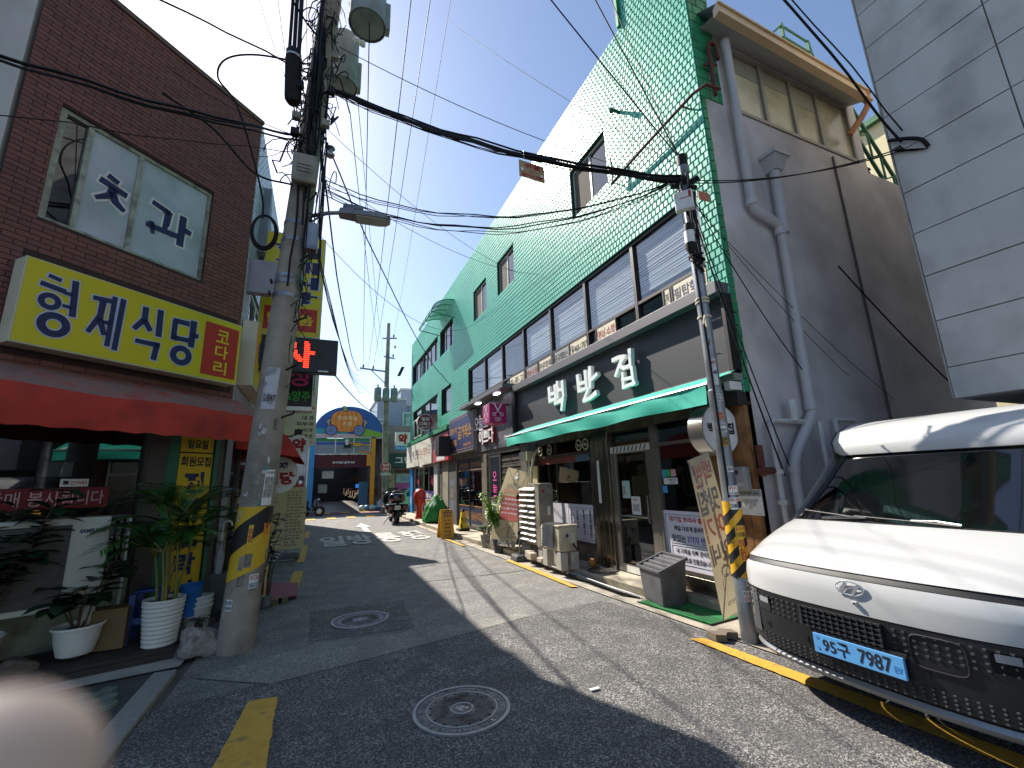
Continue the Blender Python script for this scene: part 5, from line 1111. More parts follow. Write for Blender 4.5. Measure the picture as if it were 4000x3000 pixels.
for k in range(7):
    a = rnd(0, 6.28); x, y = -1.44+.09*math.cos(a), 6.05+.09*math.sin(a); top = V((x+rnd(-.14, .14), y+rnd(-.1, .1), rnd(.8, 1.45)))
    ms.tube([(x, y, .5), V((x, y, .5)).lerp(top, .5)+V((.01, 0, 0)), top], [.016, .013, .009], 7)
    for q in range(6):
        an = rnd(0, 6.28); frond(ml, ms, top, V((math.cos(an), math.sin(an), rnd(.35, 1.7))), rnd(.42, .72), 17, rnd(.7, 1.4), .022, .26)
part('leaves', ml, m_leaf, pp, kind='stuff', smooth=60); part('stems', ms, m_stem, pp, kind='stuff', smooth=60)
def broad_plant(name, label, c, pot_prof, stems, leaves, mleaf, soil_z, soil_r, sz=(.16, .26), wz=(.07, .11), mpot=None, seed=1, spread=.25, z0=.5, z1=.95, droop=.8):
    random.seed(seed); t = thing(name, label, 'plant', c)
    if pot_prof: part('pot', MB().lathe(pot_prof, (c[0], c[1], 0), 32), mpot or m_pot, t, smooth=40); part('soil', MB().lathe([(.001, soil_z+.01), (soil_r, soil_z)], (c[0], c[1], 0), 20, cap=False), m_soil, t)
    ml, ms = MB(), MB()
    for k in range(stems):
        a = 6.28*k/stems+rnd(-.4, .4); b = V((c[0]+.04*math.cos(a), c[1]+.04*math.sin(a), soil_z)); tp = V((c[0]+spread*rnd(.3, 1)*math.cos(a), c[1]+spread*rnd(.3, 1)*math.sin(a), rnd(z0, z1)))
        md = b.lerp(tp, .5)+V((rnd(-.03, .03), rnd(-.03, .03), .04)); ms.tube([b, md, tp], [.009, .007, .004], 6)
        for q in range(leaves):
            f = rnd(.45, 1); p = md.lerp(tp, (f-.5)*2) if f > .5 else b.lerp(md, f*2)
            an = rnd(0, 6.28); d = V((math.cos(an), math.sin(an), rnd(-.1, .5))); leaf(ml, p+d*.02, d, rnd(*sz), rnd(*wz), rnd(.4*droop, droop), seg=4)
    part('leaves', ml, mleaf, t, kind='stuff', smooth=60); part('stems', ms, m_brst, t, kind='stuff', smooth=60); return t
bowl = [(.1, .13), (.135, .15), (.165, .26), (.18, .36), (.19, .385), (.205, .39), (.205, .41), (.185, .41), (.18, .38)]
broad_plant('potted_plant', 'dark broad leaved plant in a wide cream bowl pot beside the outdoor unit', (-2.1, 6.02, .12), bowl, 6, 9, m_leafd, .375, .18, (.22, .34), (.13, .19), None, 3, .26, .65, 1.15)
broad_plant('potted_plant', 'dark leafy plant in a white basket weave pot at the left frame edge', (-2.72, 5.72, .12), [(.13, .12), (.17, .3), (.2, .43), (.215, .45), (.2, .46), (.19, .43)], 9, 26, m_leafd, .42, .19, (.2, .3), (.1, .15), M('woven_white', '#b5b8b4', .6, bump=.6, bs=40), 5, .5, .95, 1.75)
broad_plant('potted_plant', 'tiny plant in a small white pot between the ribbed pot and the pole', (-1.14, 6.2, .02), [(.05, .05), (.065, .17), (.072, .18), (.065, .185)], 5, 6, m_leafd, .17, .06, (.06, .1), (.02, .035), None, 8, .08, .22, .3)
broad_plant('potted_plant', 'little plant in a dull grey plastic pot right against the pole', (-1.0, 6.42, .02), [(.05, .05), (.06, .16), (.066, .17)], 4, 5, m_leafd, .16, .055, (.05, .09), (.02, .03), M('dull_grey_pot', '#6c6f76', .5), 9, .07, .2, .28)
broad_plant('potted_shrub', 'bushy dark shrub growing behind the concrete pole beside the menu banner', (-.75, 7.0, .02), [(.1, .02), (.14, .25), (.15, .27)], 9, 26, m_leafd, .26, .14, (.12, .2), (.05, .085), M('dull_grey_pot', '#6c6f76'), 12, .42, 1.0, 1.75)
broad_plant('potted_flower', 'small pink flowering plant low behind the yellow guard sheet', (-.62, 7.6, .02), [(.07, .02), (.09, .16)], 6, 8, m_leafd, .15, .08, (.07, .12), (.03, .05), M('dull_grey_pot', '#6c6f76'), 14, .15, .4, .8)
# buckets, stools, umbrella
m_bucket = M('dark_bucket', '#3a3c40', .5, var=.05)
bu = thing('umbrella_bucket', 'dark grey square bucket with a folded umbrella standing inside', 'bucket', (-1.02, 6.62, .05))
part('bucket', MB().hexa([(-1.1, 6.5, .2), (-.92, 6.5, .2), (-.92, 6.68, .2), (-1.1, 6.68, .2), (-1.14, 6.46, .68), (-.88, 6.46, .68), (-.88, 6.72, .68), (-1.14, 6.72, .68)]), m_bucket, bu, bevel=.01)
um = thing('umbrella', 'folded pale grey umbrella with a white hooked handle in the dark bucket', 'umbrella', (-1.06, 6.5, .6))
part('canopy', MB().tube([(-1.06, 6.52, .6), (-1.06, 6.52, .85), (-1.06, 6.52, 1.05)], [.03, .05, .015], 10), M('umbrella_grey', '#8a8c90', .5), um, smooth=50)
part('handle', MB().tube([(-1.06, 6.52, 1.05), (-1.06, 6.52, 1.2), (-1.05, 6.52, 1.26), (-1.01, 6.52, 1.28), (-.97, 6.52, 1.26), (-.965, 6.52, 1.22)], .013, 8), m_white, um, smooth=50)
wb_ = thing('plastic_tub', 'stack of white plastic tubs behind the ribbed palm pot', 'tub', (-1.2, 6.35, .1))
for k in range(3): part('tub', MB().lathe([(.11, .1+k*.05), (.14, .36+k*.05), (.15, .37+k*.05), (.15, .385+k*.05), (.13, .385+k*.05)], (-1.2, 6.38, 0), 24), m_pot, wb_, smooth=40)
m_blue = M('blue_plastic', '#173a78', .45, var=.08)
sl2 = thing('plastic_stool', 'dark blue plastic stool behind the pots in the shade', 'stool', (-1.62, 6.1, .1))
part('seat', MB().box(-1.76, -1.5, 6.2, 6.44, .6, .63), m_blue, sl2, bevel=.02)
for x, y in ((-1.77, 6.2), (-1.5, 6.2), (-1.77, 6.44), (-1.5, 6.44)): part('leg', MB().bar((x*1.0, y, .1), (x+(.02 if x < -1.6 else -.02), y, .6), .05), m_blue, sl2)
part('stretcher', MB().box(-1.77, -1.5, 6.19, 6.21, .3, .36), m_blue, sl2)
b2 = one('bucket', MB().lathe([(.08, .3), (.11, .62), (.12, .63), (.11, .6)], (-1.26, 6.3, 0), 20), M('bright_blue_plastic', '#1f5fa0', .45), 'bright blue plastic bucket just behind the palm stems', 'bucket', (-1.26, 6.3, .3), smooth=40)
bx_ = one('cardboard_box', MB().box(-2.1, -1.75, 6.08, 6.3, .12, .5), M('dim_cardboard', '#6b5637', .85, var=.1), 'flattened brown cardboard box leaning behind the cream bowl pot', 'box', (-1.95, 6.2, .12))
# samsung outdoor unit
m_ac = M('ac_cream', '#b3b2a4', .5, var=.05, dark='#8d8b7c', ds=3, dlim=(.6, .8))
ac = thing('outdoor_unit', 'grey white air conditioner outdoor unit standing in the dark shopfront shade', 'air conditioner', (-2.5, 5.9, .5))
FAC = FR((-2.235, 5.98, 0), (.93, .37, 0), (0, 0, 1), (.37, -.93, 0))
part('case', MB(FAC).box(-.62, .26, .56, 1.42, -.3, 0), m_ac, ac, bevel=.012)
part('fan_grille', MB(FAC).box(-.6, -.03, .62, 1.36, .001, .012), M('grille_dark', '#34322d', .6, var=.1), ac)
gr = MB(FAC)
for k in range(36): gr.box(-.59, -.04, .63+k*.02, .636+k*.02, .012, .02)
part('grille_bars', gr, M('grille_bar', '#5b584e', .6), ac, kind='stuff')
part('fan_ring', MB(FAC).ring((-.31, .98), .24, .27, 32, .022), M('grille_dark', '#34322d'), ac)
part('lettering', text(MB(FAC), 'SAMSUNG', .03, .22, 1.27, 1.31, .003, .05), m_navy, ac)
part('stand', MB(FAC).box(-.6, -.5, .1, .56, -.28, -.02).box(.14, .24, .1, .56, -.28, -.02), m_conc, ac)
# rock by the pole
random.seed(21)
def rock(name, label, c, rx, ry, rz, mat, seed, rot=0.4):
    bmx = bmesh.new(); bmesh.ops.create_icosphere(bmx, subdivisions=4, radius=1)
    for v in bmx.verts:
        n = mnoise.noise(v.co*1.1+V((seed, 0, 0)))*.28+mnoise.noise(v.co*3.2+V((seed, 5, 0)))*.09+mnoise.noise(v.co*9)*.03
        q = V((max(-.82, min(.82, v.co.x)), max(-.82, min(.82, v.co.y)), max(-.72, min(.72, v.co.z)))); v.co = q*(1+n)
    me = bpy.data.meshes.new(name); bmx.to_mesh(me); bmx.free()
    for v in me.vertices: v.co = Matrix.Rotation(.35, 3, 'Y') @ V((v.co.x*rx, v.co.y*ry, v.co.z*rz))
    me.materials.append(mat); me.polygons.foreach_set('use_smooth', [True]*len(me.polygons)); me.set_sharp_from_angle(angle=R(35))
    o = bpy.data.objects.new(name, me); o.location = c; o.rotation_euler = (0, 0, rot); link(o); return tag(o, label, 'rock')
m_rock = M('granite_rock', '#8b8580', .9, var=.2, vs=40, dark='#5f5a56', ds=14, dlim=(.5, .7), bump=.8, bs=70)
rock('rock', 'large pale granite rock leaning against the foot of the concrete pole', (-1.03, 5.83, .13), .2, .14, .17, m_rock, 3, .5)
rock('rock', 'smaller brownish rock beside the cream bowl pot on the deck', (-2.42, 5.82, .16), .15, .1, .07, M('brown_rock', '#5d5248', .9, var=.2, vs=20, bump=.6, bs=60), 9)
# ================================================================ things along the right pavement
bin_ = thing('waste_bin', 'dark grey square plastic bin with a slatted lid on the green mat', 'bin', (4.28, 4.95, .02))
m_bin = M('bin_grey', '#5b5b5e', .5, var=.06, dark='#4c4b4b', ds=5)
FBN = fr_at((4.26, 4.93, .0), R(-8)) @ Matrix.Scale(1.1, 4)
hx = lambda w0, d0, w1, d1, z0, z1f, z1b: [(-w0, -d0, z0), (w0, -d0, z0), (w0, d0, z0), (-w0, d0, z0), (-w1, -d1, z1f), (w1, -d1, z1f), (w1, d1, z1b), (-w1, d1, z1b)]
bq = MB(FBN); o8 = hx(.155, .2, .18, .235, .02, .5, .5)
o8[4] = (-.18, -.235, .40); o8[7] = (-.18, .235, .40); o8[5] = (.18, -.235, .52); o8[6] = (.18, .235, .52)
part('body', MB(FBN).hexa(o8), m_bin, bin_, bevel=.015)
rim = MB(FBN)
for a, b in (((-.19, -.24, .405), (.19, -.24, .53)), ((-.19, .24, .405), (.19, .24, .53)), ((-.19, -.24, .405), (-.19, .24, .405)), ((.19, -.24, .53), (.19, .24, .53))): rim.bar(a, b, .03, .035)
part('rim', rim, m_bin, bin_, bevel=.006)
for k in range(4):
    x = -.11+k*.075; z = .432+k*.0245; part('slat', MB(FBN).hexa([(x-.006, -.22, z-.04), (x+.03, -.22, z-.03), (x+.03, .22, z-.03), (x-.006, .22, z-.04), (x-.006, -.22, z+.005), (x+.03, -.22, z+.012), (x+.03, .22, z+.012), (x-.006, .22, z+.005)]), M('bin_slat', '#6f6f71', .4), bin_)
part('opening', MB(FBN).add([(-.17, -.215, .407), (.17, -.215, .515), (.17, .215, .515), (-.17, .215, .407)], [(0, 1, 2, 3)]), m_blk, bin_)
gmx = thing('door_mat', 'green artificial grass mat with black grooves lying at the pavement edge', 'mat', (4.2, 4.4, .02))
m_turf = M('green_turf', '#1f7a3d', .9, var=.15, vs=20, bump=.8, bs=220)
FMT = FR((3.98, 5.0, .016), (.08, -1, 0), (1, .08, 0), (0, 0, 1))
part('sheet', MB(FMT).box(-.1, 1.0, -.02, .5, 0, .012), m_turf, gmx)
part('grooves', (lambda mb: [mb.box(-.1, .98, .05+k*.05, .065+k*.05, .012, .0135) for k in range(4)] and mb)(MB(FMT)), m_blk, gmx)
part('border', MB(FMT).box(-.12, 1.02, -.02, 0, 0, .012).box(1.0, 1.02, 0, .52, 0, .012), m_black, gmx)
# right steel pole
rp = thing('steel_pole', 'slim galvanised steel pole covered in stickers with a black and yellow striped sleeve', 'pole', (4.0, 3.46, 0))
def RPX(z): return 4.015-.011*z
def rrad(z): return .088-.0045*z
part('shaft', MB().tube([(RPX(z), 3.46, z) for z in (0, .66, .67, 2.0, 2.55, 2.56, 4, 5.42)], [.088, .086, .08, .078, .077, .068, .064, .06], 24), m_steel, rp, smooth=40)
part('cap', MB().lathe([(.066, 5.42), (.066, 5.55), (.06, 5.57)], (3.955, 3.46, 0), 20), m_cable, rp)
ang0 = math.atan2(-3.46, -4.0)
def rwrap(z0, z1, a0, a1, r, n=10):
    rows = []
    for j in range(3):
        z = z0+(z1-z0)*j/2; rows.append([(RPX(z)+(rrad(z)+r)*math.cos(ang0+a), 3.46+(rrad(z)+r)*math.sin(ang0+a), z) for a in [a0+(a1-a0)*i/n for i in range(n+1)]])
    return MB().grid(rows)
m_slv = M('sleeve_yellow', '#cf9d17', .5, var=.06, dark='#8a6d18', ds=8, dlim=(.6, .7))
part('sleeve', MB().tube([(RPX(z), 3.46, z) for z in (.62, 1.36)], [.093, .09], 24), m_slv, rp, smooth=40)
for k in range(4):
    z = .64+k*.19; rows = []
    for j in range(2): rows.append([(RPX(z)+.0945*math.cos(a), 3.46+.0945*math.sin(a), min(1.36, max(.62, z+j*.095+.1*math.sin(a-ang0)))) for a in [ang0-1.9+3.8*i/20 for i in range(21)]])
    part('stripe', MB().grid(rows), MATS['guard_black'], rp, smooth=60)
def rstick(z0, z1, a0, a1, mat, rows, r=.012):
    s_ = part('sticker', rwrap(z0, z1, a0, a1, r), mat, rp, smooth=60); am = (a0+a1)/2; hw = (a1-a0)/2*.09
    for tt, v0, v1, mm in rows:
        q = text(MB(), tt, -hw*.9, hw*.9, z0+(z1-z0)*v0, z0+(z1-z0)*v1, 0, .02); P = []
        for p in q.v:
            a = ang0+am+p.x/.09; rr_ = rrad(p.y)+r+.002; P.append(V((RPX(p.y)+rr_*math.cos(a), 3.46+rr_*math.sin(a), p.y)))
        q.v = P; part('lettering', q, mm, s_)
m_ora = M('orange_sticker', '#c9906e', .6)
for z0_, z1_, a0, a1, mm, rw in ((2.42, 2.5, .0, .8, m_white, [('이삿짐', .5, .95, m_blk), ('3704-24', .05, .45, m_blk)]), (2.22, 2.3, -.3, .6, m_ora, [('사다리차', .5, .95, m_red), ('3764-3333', .05, .42, m_red)]), (2.08, 2.18, -.4, .7, m_paper, [('사다리차', .6, .95, m_blk), ('010-2787-8737', .05, .4, m_blk)]),
        (1.93, 2.03, -.3, .6, m_slv, [('현인력', .55, .95, m_blk), ('917-1918', .05, .45, m_blk)]), (1.66, 1.72, .1, .8, m_white, [('용달이사', .1, .9, m_navy)]), (1.43, 1.52, -.1, 1.0, m_white, [('카드', .4, .95, m_red), ('010-2769', .04, .3, m_navy)]), (1.28, 1.4, -.1, 1.0, m_white, [('휴대폰 소액결제', .62, .95, m_red), ('010-9869-7115', .1, .5, m_navy)]),
        (1.0, 1.12, 0, 1.1, m_yel, [('월드폰소액', .58, .95, m_red), ('010-3093-8828', .08, .48, m_blk)]), (.54, .6, .3, 1.1, M('pale_green_sticker', '#b9c9b6', .6), [('카드빚', .2, .8, m_blk)]), (.4, .5, -.1, .9, m_white, [('카드폰 소액결제', .55, .95, m_navy), ('010-7769-0067', .05, .45, m_red)]), (2.6, 2.9, -.2, .6, M('pole_label', '#b9b9b9', .5), [('kt', .8, .95, m_red), ('548', .4, .55, m_blk)])):
    rstick(z0_, z1_, a0, a1, mm, rw)
rstick(.78, 1.0, .1, .75, m_slv, [('위\n험', .05, .95, m_red)], .016)
for z, a in ((3.35, .8), (2.95, 1.2), (3.05, -1.1), (4.3, .9)):
    d = V((math.cos(ang0+a+1.2), math.sin(ang0+a+1.2), .3)); c = V((RPX(z), 3.46, z)); part('step_bolt', MB().tube([c, c+d*.17, c+d*.18], [.009, .009, .016], 6), m_steel, rp)
for z in (3.62, 3.58, 3.4, 4.45, 4.48): part('rope_tie', MB().lathe([(.075, z), (.078, z+.012), (.075, z+.024)], (RPX(z), 3.46, 0), 16, cap=False), M('rope_cream', '#c9c0a8', .8), rp)
part('rope_end', MB().tube([(3.92, 3.4, 3.42), (3.86, 3.36, 3.36), (3.83, 3.35, 3.28)], .012, 6).tube([(3.92, 3.4, 3.42), (3.88, 3.36, 3.34), (3.87, 3.35, 3.25)], .01, 6), MATS['rope_cream'], rp)
wbx = thing('terminal_box', 'white plastic terminal box with a red corner label near the top of the steel pole', 'box', (3.8, 3.4, 4.8))
FTB = fr_face((3.82, 3.38, 0), R(-130))
part('case', MB(FTB).box(-.11, .1, 4.72, 4.97, -.05, .04), m_white, wbx, bevel=.02)
part('label', MB(FTB).add([(-.09, 4.9, .042), (-.09, 4.95, .042), (.08, 4.95, .042), (.08, 4.86, .042), (-.04, 4.86, .042)], [(4, 3, 2, 1, 0)]), m_red, wbx)
part('label_face', MB(FTB).rect(-.085, .05, 4.87, 4.945, .044), m_paper, wbx)
cy = thing('cable_closure', 'black splice cylinder with a white label strapped to the steel pole', 'cable closure', (3.77, 3.4, 4.3))
part('body', MB().lathe([(.03, 4.15), (.055, 4.2), (.055, 4.46), (.045, 4.52)], (3.8, 3.36, 0), 16), m_cable, cy, smooth=50)
part('label', MB().lathe([(.057, 4.27), (.057, 4.42)], (3.8, 3.36, 0), 16, cap=False), m_white, cy, smooth=50)
bh = MB(); random.seed(4)
for k in range(16):
    z = rnd(4.0, 4.2); a = rnd(0, 6.28); r = rnd(.05, .11)
    bh.tube([(RPX(z)+math.cos(t*math.pi/6+a)*r-.03, 3.42+math.sin(t*math.pi/6+a)*r*.7, z+.09*math.sin(t*math.pi/6)*math.cos(a)) for t in range(12)], .006, 5, closed=True)
for k in range(14):
    a = rnd(-1.2, 1.4); p0 = V((RPX(5.2)+.08*math.cos(ang0+a), 3.46+.08*math.sin(ang0+a), rnd(5.0, 5.3))); bh.tube([p0, p0+V((rnd(-.05, .03), rnd(-.04, .02), -.4)), V((RPX(4.2)+.07*math.cos(ang0+a), 3.46+.07*math.sin(ang0+a), rnd(4.0, 4.4)))], .006, 5)
tag(part('cable_bundle', bh, m_cable, rp), kind='stuff')
part('riser_cable', MB().tube([(RPX(4)-.075, 3.42, 4.0), (RPX(3)-.085, 3.4, 3.0), (RPX(2)-.085, 3.4, 1.8), (RPX(1)-.07, 3.42, 1.4)], .013, 6), m_cable, rp)
for k in range(5):
    a = 6.28*k/5; p0 = V((3.96+.07*math.cos(a), 3.46+.07*math.sin(a), 5.15)); part('junction', MB().tube([p0, p0+V((.1*math.cos(a), .1*math.sin(a), .02))], .03, 8), m_cable, rp)
one('orange_tag', MB().box(4.12, 4.3, 3.42, 3.43, 4.98, 5.1), M('tag_orange', '#b5705a', .6), 'faded orange plastic tag hanging on wires beside the steel pole top', 'tag', (4.2, 3.42, 5))
# black rubber base and loose block by the pole
one('rubber_weight', MB().box(4.12, 4.55, 3.2, 3.5, .012, .16), m_black, 'black rubber weight block on the ground behind the steel pole', 'weight', (4.3, 3.4, .01), bevel=.03)
one('zigzag_block', MB().prism([(3.72, 3.62), (3.8, 3.56), (3.88, 3.62), (3.96, 3.56), (3.99, 3.66), (3.9, 3.74), (3.82, 3.7), (3.74, 3.76)], .012, .075), M('brown_block', '#6f6355', .9, bump=.4, bs=60), 'loose zigzag paving block lying at the foot of the steel pole', 'block', (3.85, 3.65, .01))
# banner beside the pole: seen from behind, mirrored lettering
m_ban = M('cream_fabric', '#d6c8a4', .75, var=.05, vs=3)
_n = m_ban.node_tree.nodes; _l = m_ban.node_tree.links; _t = _n.new('ShaderNodeBsdfTranslucent'); _t.inputs[0].default_value = lin('#e6d9b4'); _x = _n.new('ShaderNodeMixShader'); _x.inputs[0].default_value = .45
_l.new(_n['Principled BSDF'].outputs[0], _x.inputs[1]); _l.new(_t.outputs[0], _x.inputs[2]); _l.new(_x.outputs[0], _n['Material Output'].inputs[0])
def panel_frame(tl, tr, bl):
    tl, tr, bl = V(tl), V(tr), V(bl); u = (tr-tl); v = (tl-bl); un = u.normalized(); w = un.cross(v).normalized(); vn = w.cross(un)
    return FR(bl, un, vn, w), u.length, v.length
b_ = thing('standing_banner', 'tall narrow cream banner with mirrored red and grey lettering next to the steel pole', 'banner', (4.2, 3.85, .1))
f, w_, h_ = panel_frame((4.02, 4.02, 1.82), (4.14, 3.62, 1.84), (4.09, 3.86, .13))
f, w_, h_ = panel_frame((4.0, 4.0, 1.81), (4.16, 3.80, 1.90), (4.09, 3.88, .13))
ban = MB(); TLp, TRp, BLp, BRp = V((4.0, 3.99, 1.81)), V((4.1, 3.76, 1.90)), V((4.02, 3.78, .12)), V((4.22, 3.60, .30))
def bil(u, v): return BLp.lerp(BRp, u).lerp(TLp.lerp(TRp, u), v)
bn_ = (TRp-TLp).cross(TLp-BLp).normalized()
if bn_.dot(V((-1, -1, 0))) < 0: bn_ = -bn_
def on_banner(mb, off=.004): mb.v = [bil(p.x, p.y)+bn_*(off+p.z) for p in mb.v]; return mb
part('sheet', on_banner(MB().grid([[(i/8, j/16, .004*math.sin(j)) for i in range(9)] for j in range(17)]), 0), m_ban, b_, smooth=60)
m_rp, m_gp = M('faded_red_print', '#c07a6c', .7), M('faded_grey_print', '#857f75', .7)
for t_, v0, v1, mm in (('백반', .79, .955, m_rp), ('맛집', .61, .775, m_gp), ('여기', .44, .6, m_rp), ('있네', .30, .43, m_gp)):
    part('lettering', on_banner(text(MB(), t_, .08, .92, v0, v1, 0, .03, flip=True)), mm, b_)
fig = MB(); HP = [(.5+.16*math.cos(a)*(1 if math.sin(a) < 0 else 1.0), .245+.03*math.sin(a), 0) for a in [i*math.pi/10 for i in range(21)]]
def line(mb, P, w=.006):
    for a, b in zip(P[:-1], P[1:]):
        a, b = V(a[:2]), V(b[:2]); d = b-a; d = V((-d.y*.35, d.x)).normalized() if d.length else V((0, 1)); mb.add([(a.x-d.x*w*2.2, a.y-d.y*w*.5, 0), (b.x-d.x*w*2.2, b.y-d.y*w*.5, 0), (b.x+d.x*w*2.2, b.y+d.y*w*.5, 0), (a.x+d.x*w*2.2, a.y+d.y*w*.5, 0)], [(0, 1, 2, 3)])
line(fig, HP); line(fig, [(.4, .215), (.3, .19), (.28, .13)]); line(fig, [(.6, .215), (.72, .19), (.74, .12)]); line(fig, [(.36, .24), (.38, .27), (.5, .285), (.63, .27), (.65, .245)], .01); line(fig, [(.43, .23), (.5, .222), (.55, .228)])
part('line_drawing', on_banner(fig), m_gp, b_)
part('lettering', on_banner(text(MB(), '백반집', .3, .7, .055, .08, 0, .01, flip=True)), m_gp, b_)
part('stay', MB().tube([TLp+bn_*.02, V((4.02, 3.72, 1.25)), V((4.12, 3.72, .7))], .007, 6).tube([TRp, V((4.16, 3.75, 1.25)), V((4.12, 3.72, .7))], .007, 6).tube([BLp+bn_*.01, V((4.12, 3.72, .7)), (4.3, 3.62, .16)], .008, 6), m_steel, b_)
# first banner, further along, seen from behind too
c_ = thing('standing_banner', 'cream banner with a thumbs up emblem and red panel on a thin steel stand', 'banner', (3.9, 9.2, 0))
TLp, TRp, BLp, BRp = V((4.0, 9.48, 1.95)), V((4.05, 8.54, 1.80)), V((3.82, 10.35, .16)), V((3.92, 9.1, .24))
def bil(u, v):
    p = BLp.lerp(BRp, u).lerp(TLp.lerp(TRp, u), v); return p+V((-.12, .1, 0))*math.sin(math.pi*v)*(.5-u)*.9
bn_ = V((-.9, -.4, 0)).normalized()
part('sheet', on_banner(MB().grid([[(i/8, j/16, 0) for i in range(9)] for j in range(17)]), 0), m_ban, c_, smooth=60)
red = MB().grid([[(.18+.68*i/6, .34+.32*j/8, 0) for i in range(7)] for j in range(9)]); part('red_panel', on_banner(red, .006), M('faded_red_panel', '#b0544a', .7, var=.05), c_)
for t_, a, b, v0, v1, mm in (('부장님', .2, .72, .76, .82, m_gp), ('추천맛집', .12, .86, .69, .75, m_rp), ('제육볶음', .25, .75, .60, .63, m_wtext), ('고등어구이', .22, .8, .54, .57, m_wtext), ('뚝배기불고기', .2, .82, .48, .51, m_wtext), ('임연수구이', .25, .8, .42, .45, m_wtext), ('백반집', .3, .65, .02, .06, m_wtext)):
    part('lettering', on_banner(text(MB(), t_, a, b, v0, v1, 0, .015, flip=True), .01), mm, c_)
part('foot_band', on_banner(MB().grid([[(i/6, .075*j, 0) for i in range(7)] for j in range(2)]), .006), M('band_grey', '#8b8478', .7), c_)
part('emblem', on_banner(MB().ring((.52, .905), .085, .1, 24, 0), .008), M('emblem_green', '#3e5243', .7), c_)
part('emblem_hand', on_banner(MB().prism([(.46, .88), (.58, .88), (.6, .9), (.57, .92), (.53, .92), (.54, .95), (.5, .955), (.49, .925), (.45, .91)], 0, .001), .009), m_wtext, c_)
fig = MB(); line(fig, [(.6, .33), (.55, .34), (.52, .3), (.56, .26), (.64, .25), (.72, .27), (.73, .32), (.66, .345), (.6, .33)], .008); line(fig, [(.55, .25), (.4, .22), (.3, .14), (.42, .1), (.6, .12)]); line(fig, [(.74, .25), (.86, .2), (.84, .12), (.6, .14)]); line(fig, [(.64, .24), (.62, .16), (.65, .1)], .012)
part('line_drawing', on_banner(fig, .008), M('drawing_line', '#7a6f5e', .7), c_)
part('pole', MB().tube([(3.9, 8.78, .1), (3.9, 8.78, 1.31)], .016, 10), m_steel, c_, smooth=40)
part('hub', MB().lathe([(.035, 1.26), (.04, 1.32), (.02, 1.36)], (3.9, 8.78, 0), 12).lathe([(.03, .52), (.034, .6)], (3.9, 8.78, 0), 12), m_black, c_)
part('stay', MB().tube([(3.9, 8.78, 1.33), TLp], .006, 6).tube([(3.9, 8.78, 1.33), TRp], .006, 6).tube([(3.9, 8.78, .55), BLp], .006, 6).tube([(3.9, 8.78, .55), BRp], .006, 6), m_steel, c_)
part('base', MB().hexa([(3.76, 8.66, .012), (4.16, 8.55, .012), (4.2, 9.0, .012), (3.8, 9.1, .012), (3.79, 8.69, .13), (4.13, 8.58, .13), (4.17, 8.97, .13), (3.83, 9.07, .13)]), M('base_dark', '#3f3f42', .6, var=.1), c_, bevel=.03)
# tall louvred outdoor unit
m_acp = M('ac_panel_grey', '#8f8677', .5, var=.06, dark='#6f675a', ds=3); m_louv = M('louvre_white', '#cfcbc0', .45)
a1 = thing('outdoor_unit', 'tall outdoor unit with white tilted louvres in front of the menu window', 'air conditioner', (4.15, 8.5, .13))
part('case', MB().box(4.06, 4.34, 8.02, 9.02, .36, 1.57), m_acp, a1, bevel=.01)
part('edge_panel', MB().box(4.015, 4.06, 8.02, 8.2, .36, 1.56), m_acp, a1)
part('edge_panel', MB().box(4.015, 4.06, 8.96, 9.02, .36, 1.56), m_acp, a1)
for k in range(10):
    z = .42+k*.112; part('louvre', MB().hexa([(4.0, 8.22, z), (4.055, 8.22, z+.05), (4.055, 8.95, z+.05), (4.0, 8.95, z), (3.985, 8.22, z+.012), (4.05, 8.22, z+.065), (4.05, 8.95, z+.065), (3.985, 8.95, z+.012)]), m_louv, a1)
part('maker_mark', MB(fr_front(8.018)).disc((4.12, 1.42), .035, 20, .002), m_red, a1)
part('label', MB(fr_front(8.018)).rect(4.2, 4.26, .95, 1.12, .002), m_paper, a1)
for x in (4.1, 4.3):
    for y in (8.1, 8.9): part('foot_block', MB().box(x-.06, x+.06, y-.08, y+.08, .13, .36), m_conc, a1)
a2 = thing('outdoor_unit', 'small cream outdoor unit with a dark blanket thrown over it on concrete blocks', 'air conditioner', (4.0, 7.3, .13))
part('case', MB().box(3.83, 4.18, 6.92, 7.62, .42, .83), M('ac_cream_sun', '#b7ae97', .5, var=.06, dark='#94896f', ds=4), a2, bevel=.02)
part('top_lid', MB().box(3.81, 4.2, 6.9, 7.08, .83, .86), M('ac_cream_sun', '#b7ae97'), a2, bevel=.01)
ys2 = [7.1+.42*i/8 for i in range(9)]
part('blanket', MB().grid([[(4.19, y, .6+.01*math.sin(y*30)) for y in ys2], [(4.19, y, .85) for y in ys2], [(4.0, y, .868+.006*math.sin(y*25)) for y in ys2], [(3.815, y, .855) for y in ys2], [(3.80+.008*math.sin(y*22), y, .65) for y in ys2], [(3.80+.012*math.sin(y*19), y, .47) for y in ys2]]), M('dark_blanket', '#2f333a', .95, var=.2, vs=30, bump=.8, bs=150), a2, smooth=60)
part('front_grille', (lambda mb: [mb.box(3.815, 3.83, 7.53, 7.6, .46+k*.05, .49+k*.05) for k in range(7)] and mb)(MB()), m_louv, a2)
part('emblem', MB(fr_front(6.918)).disc((3.98, .68), .03, 18, .003), m_navy, a2)
part('valve_cover', MB(fr_front(6.918)).box(4.04, 4.13, .55, .74, 0, .03), m_ac, a2, bevel=.005)
part('cable', MB().tube([(4.07, 6.9, .58), (4.1, 6.86, .5), (4.16, 6.88, .44), (4.2, 6.92, .46)], .008, 6).tube([(4.06, 6.9, .55), (4.12, 6.86, .46), (4.2, 6.9, .42)], .008, 6), m_cable, a2)
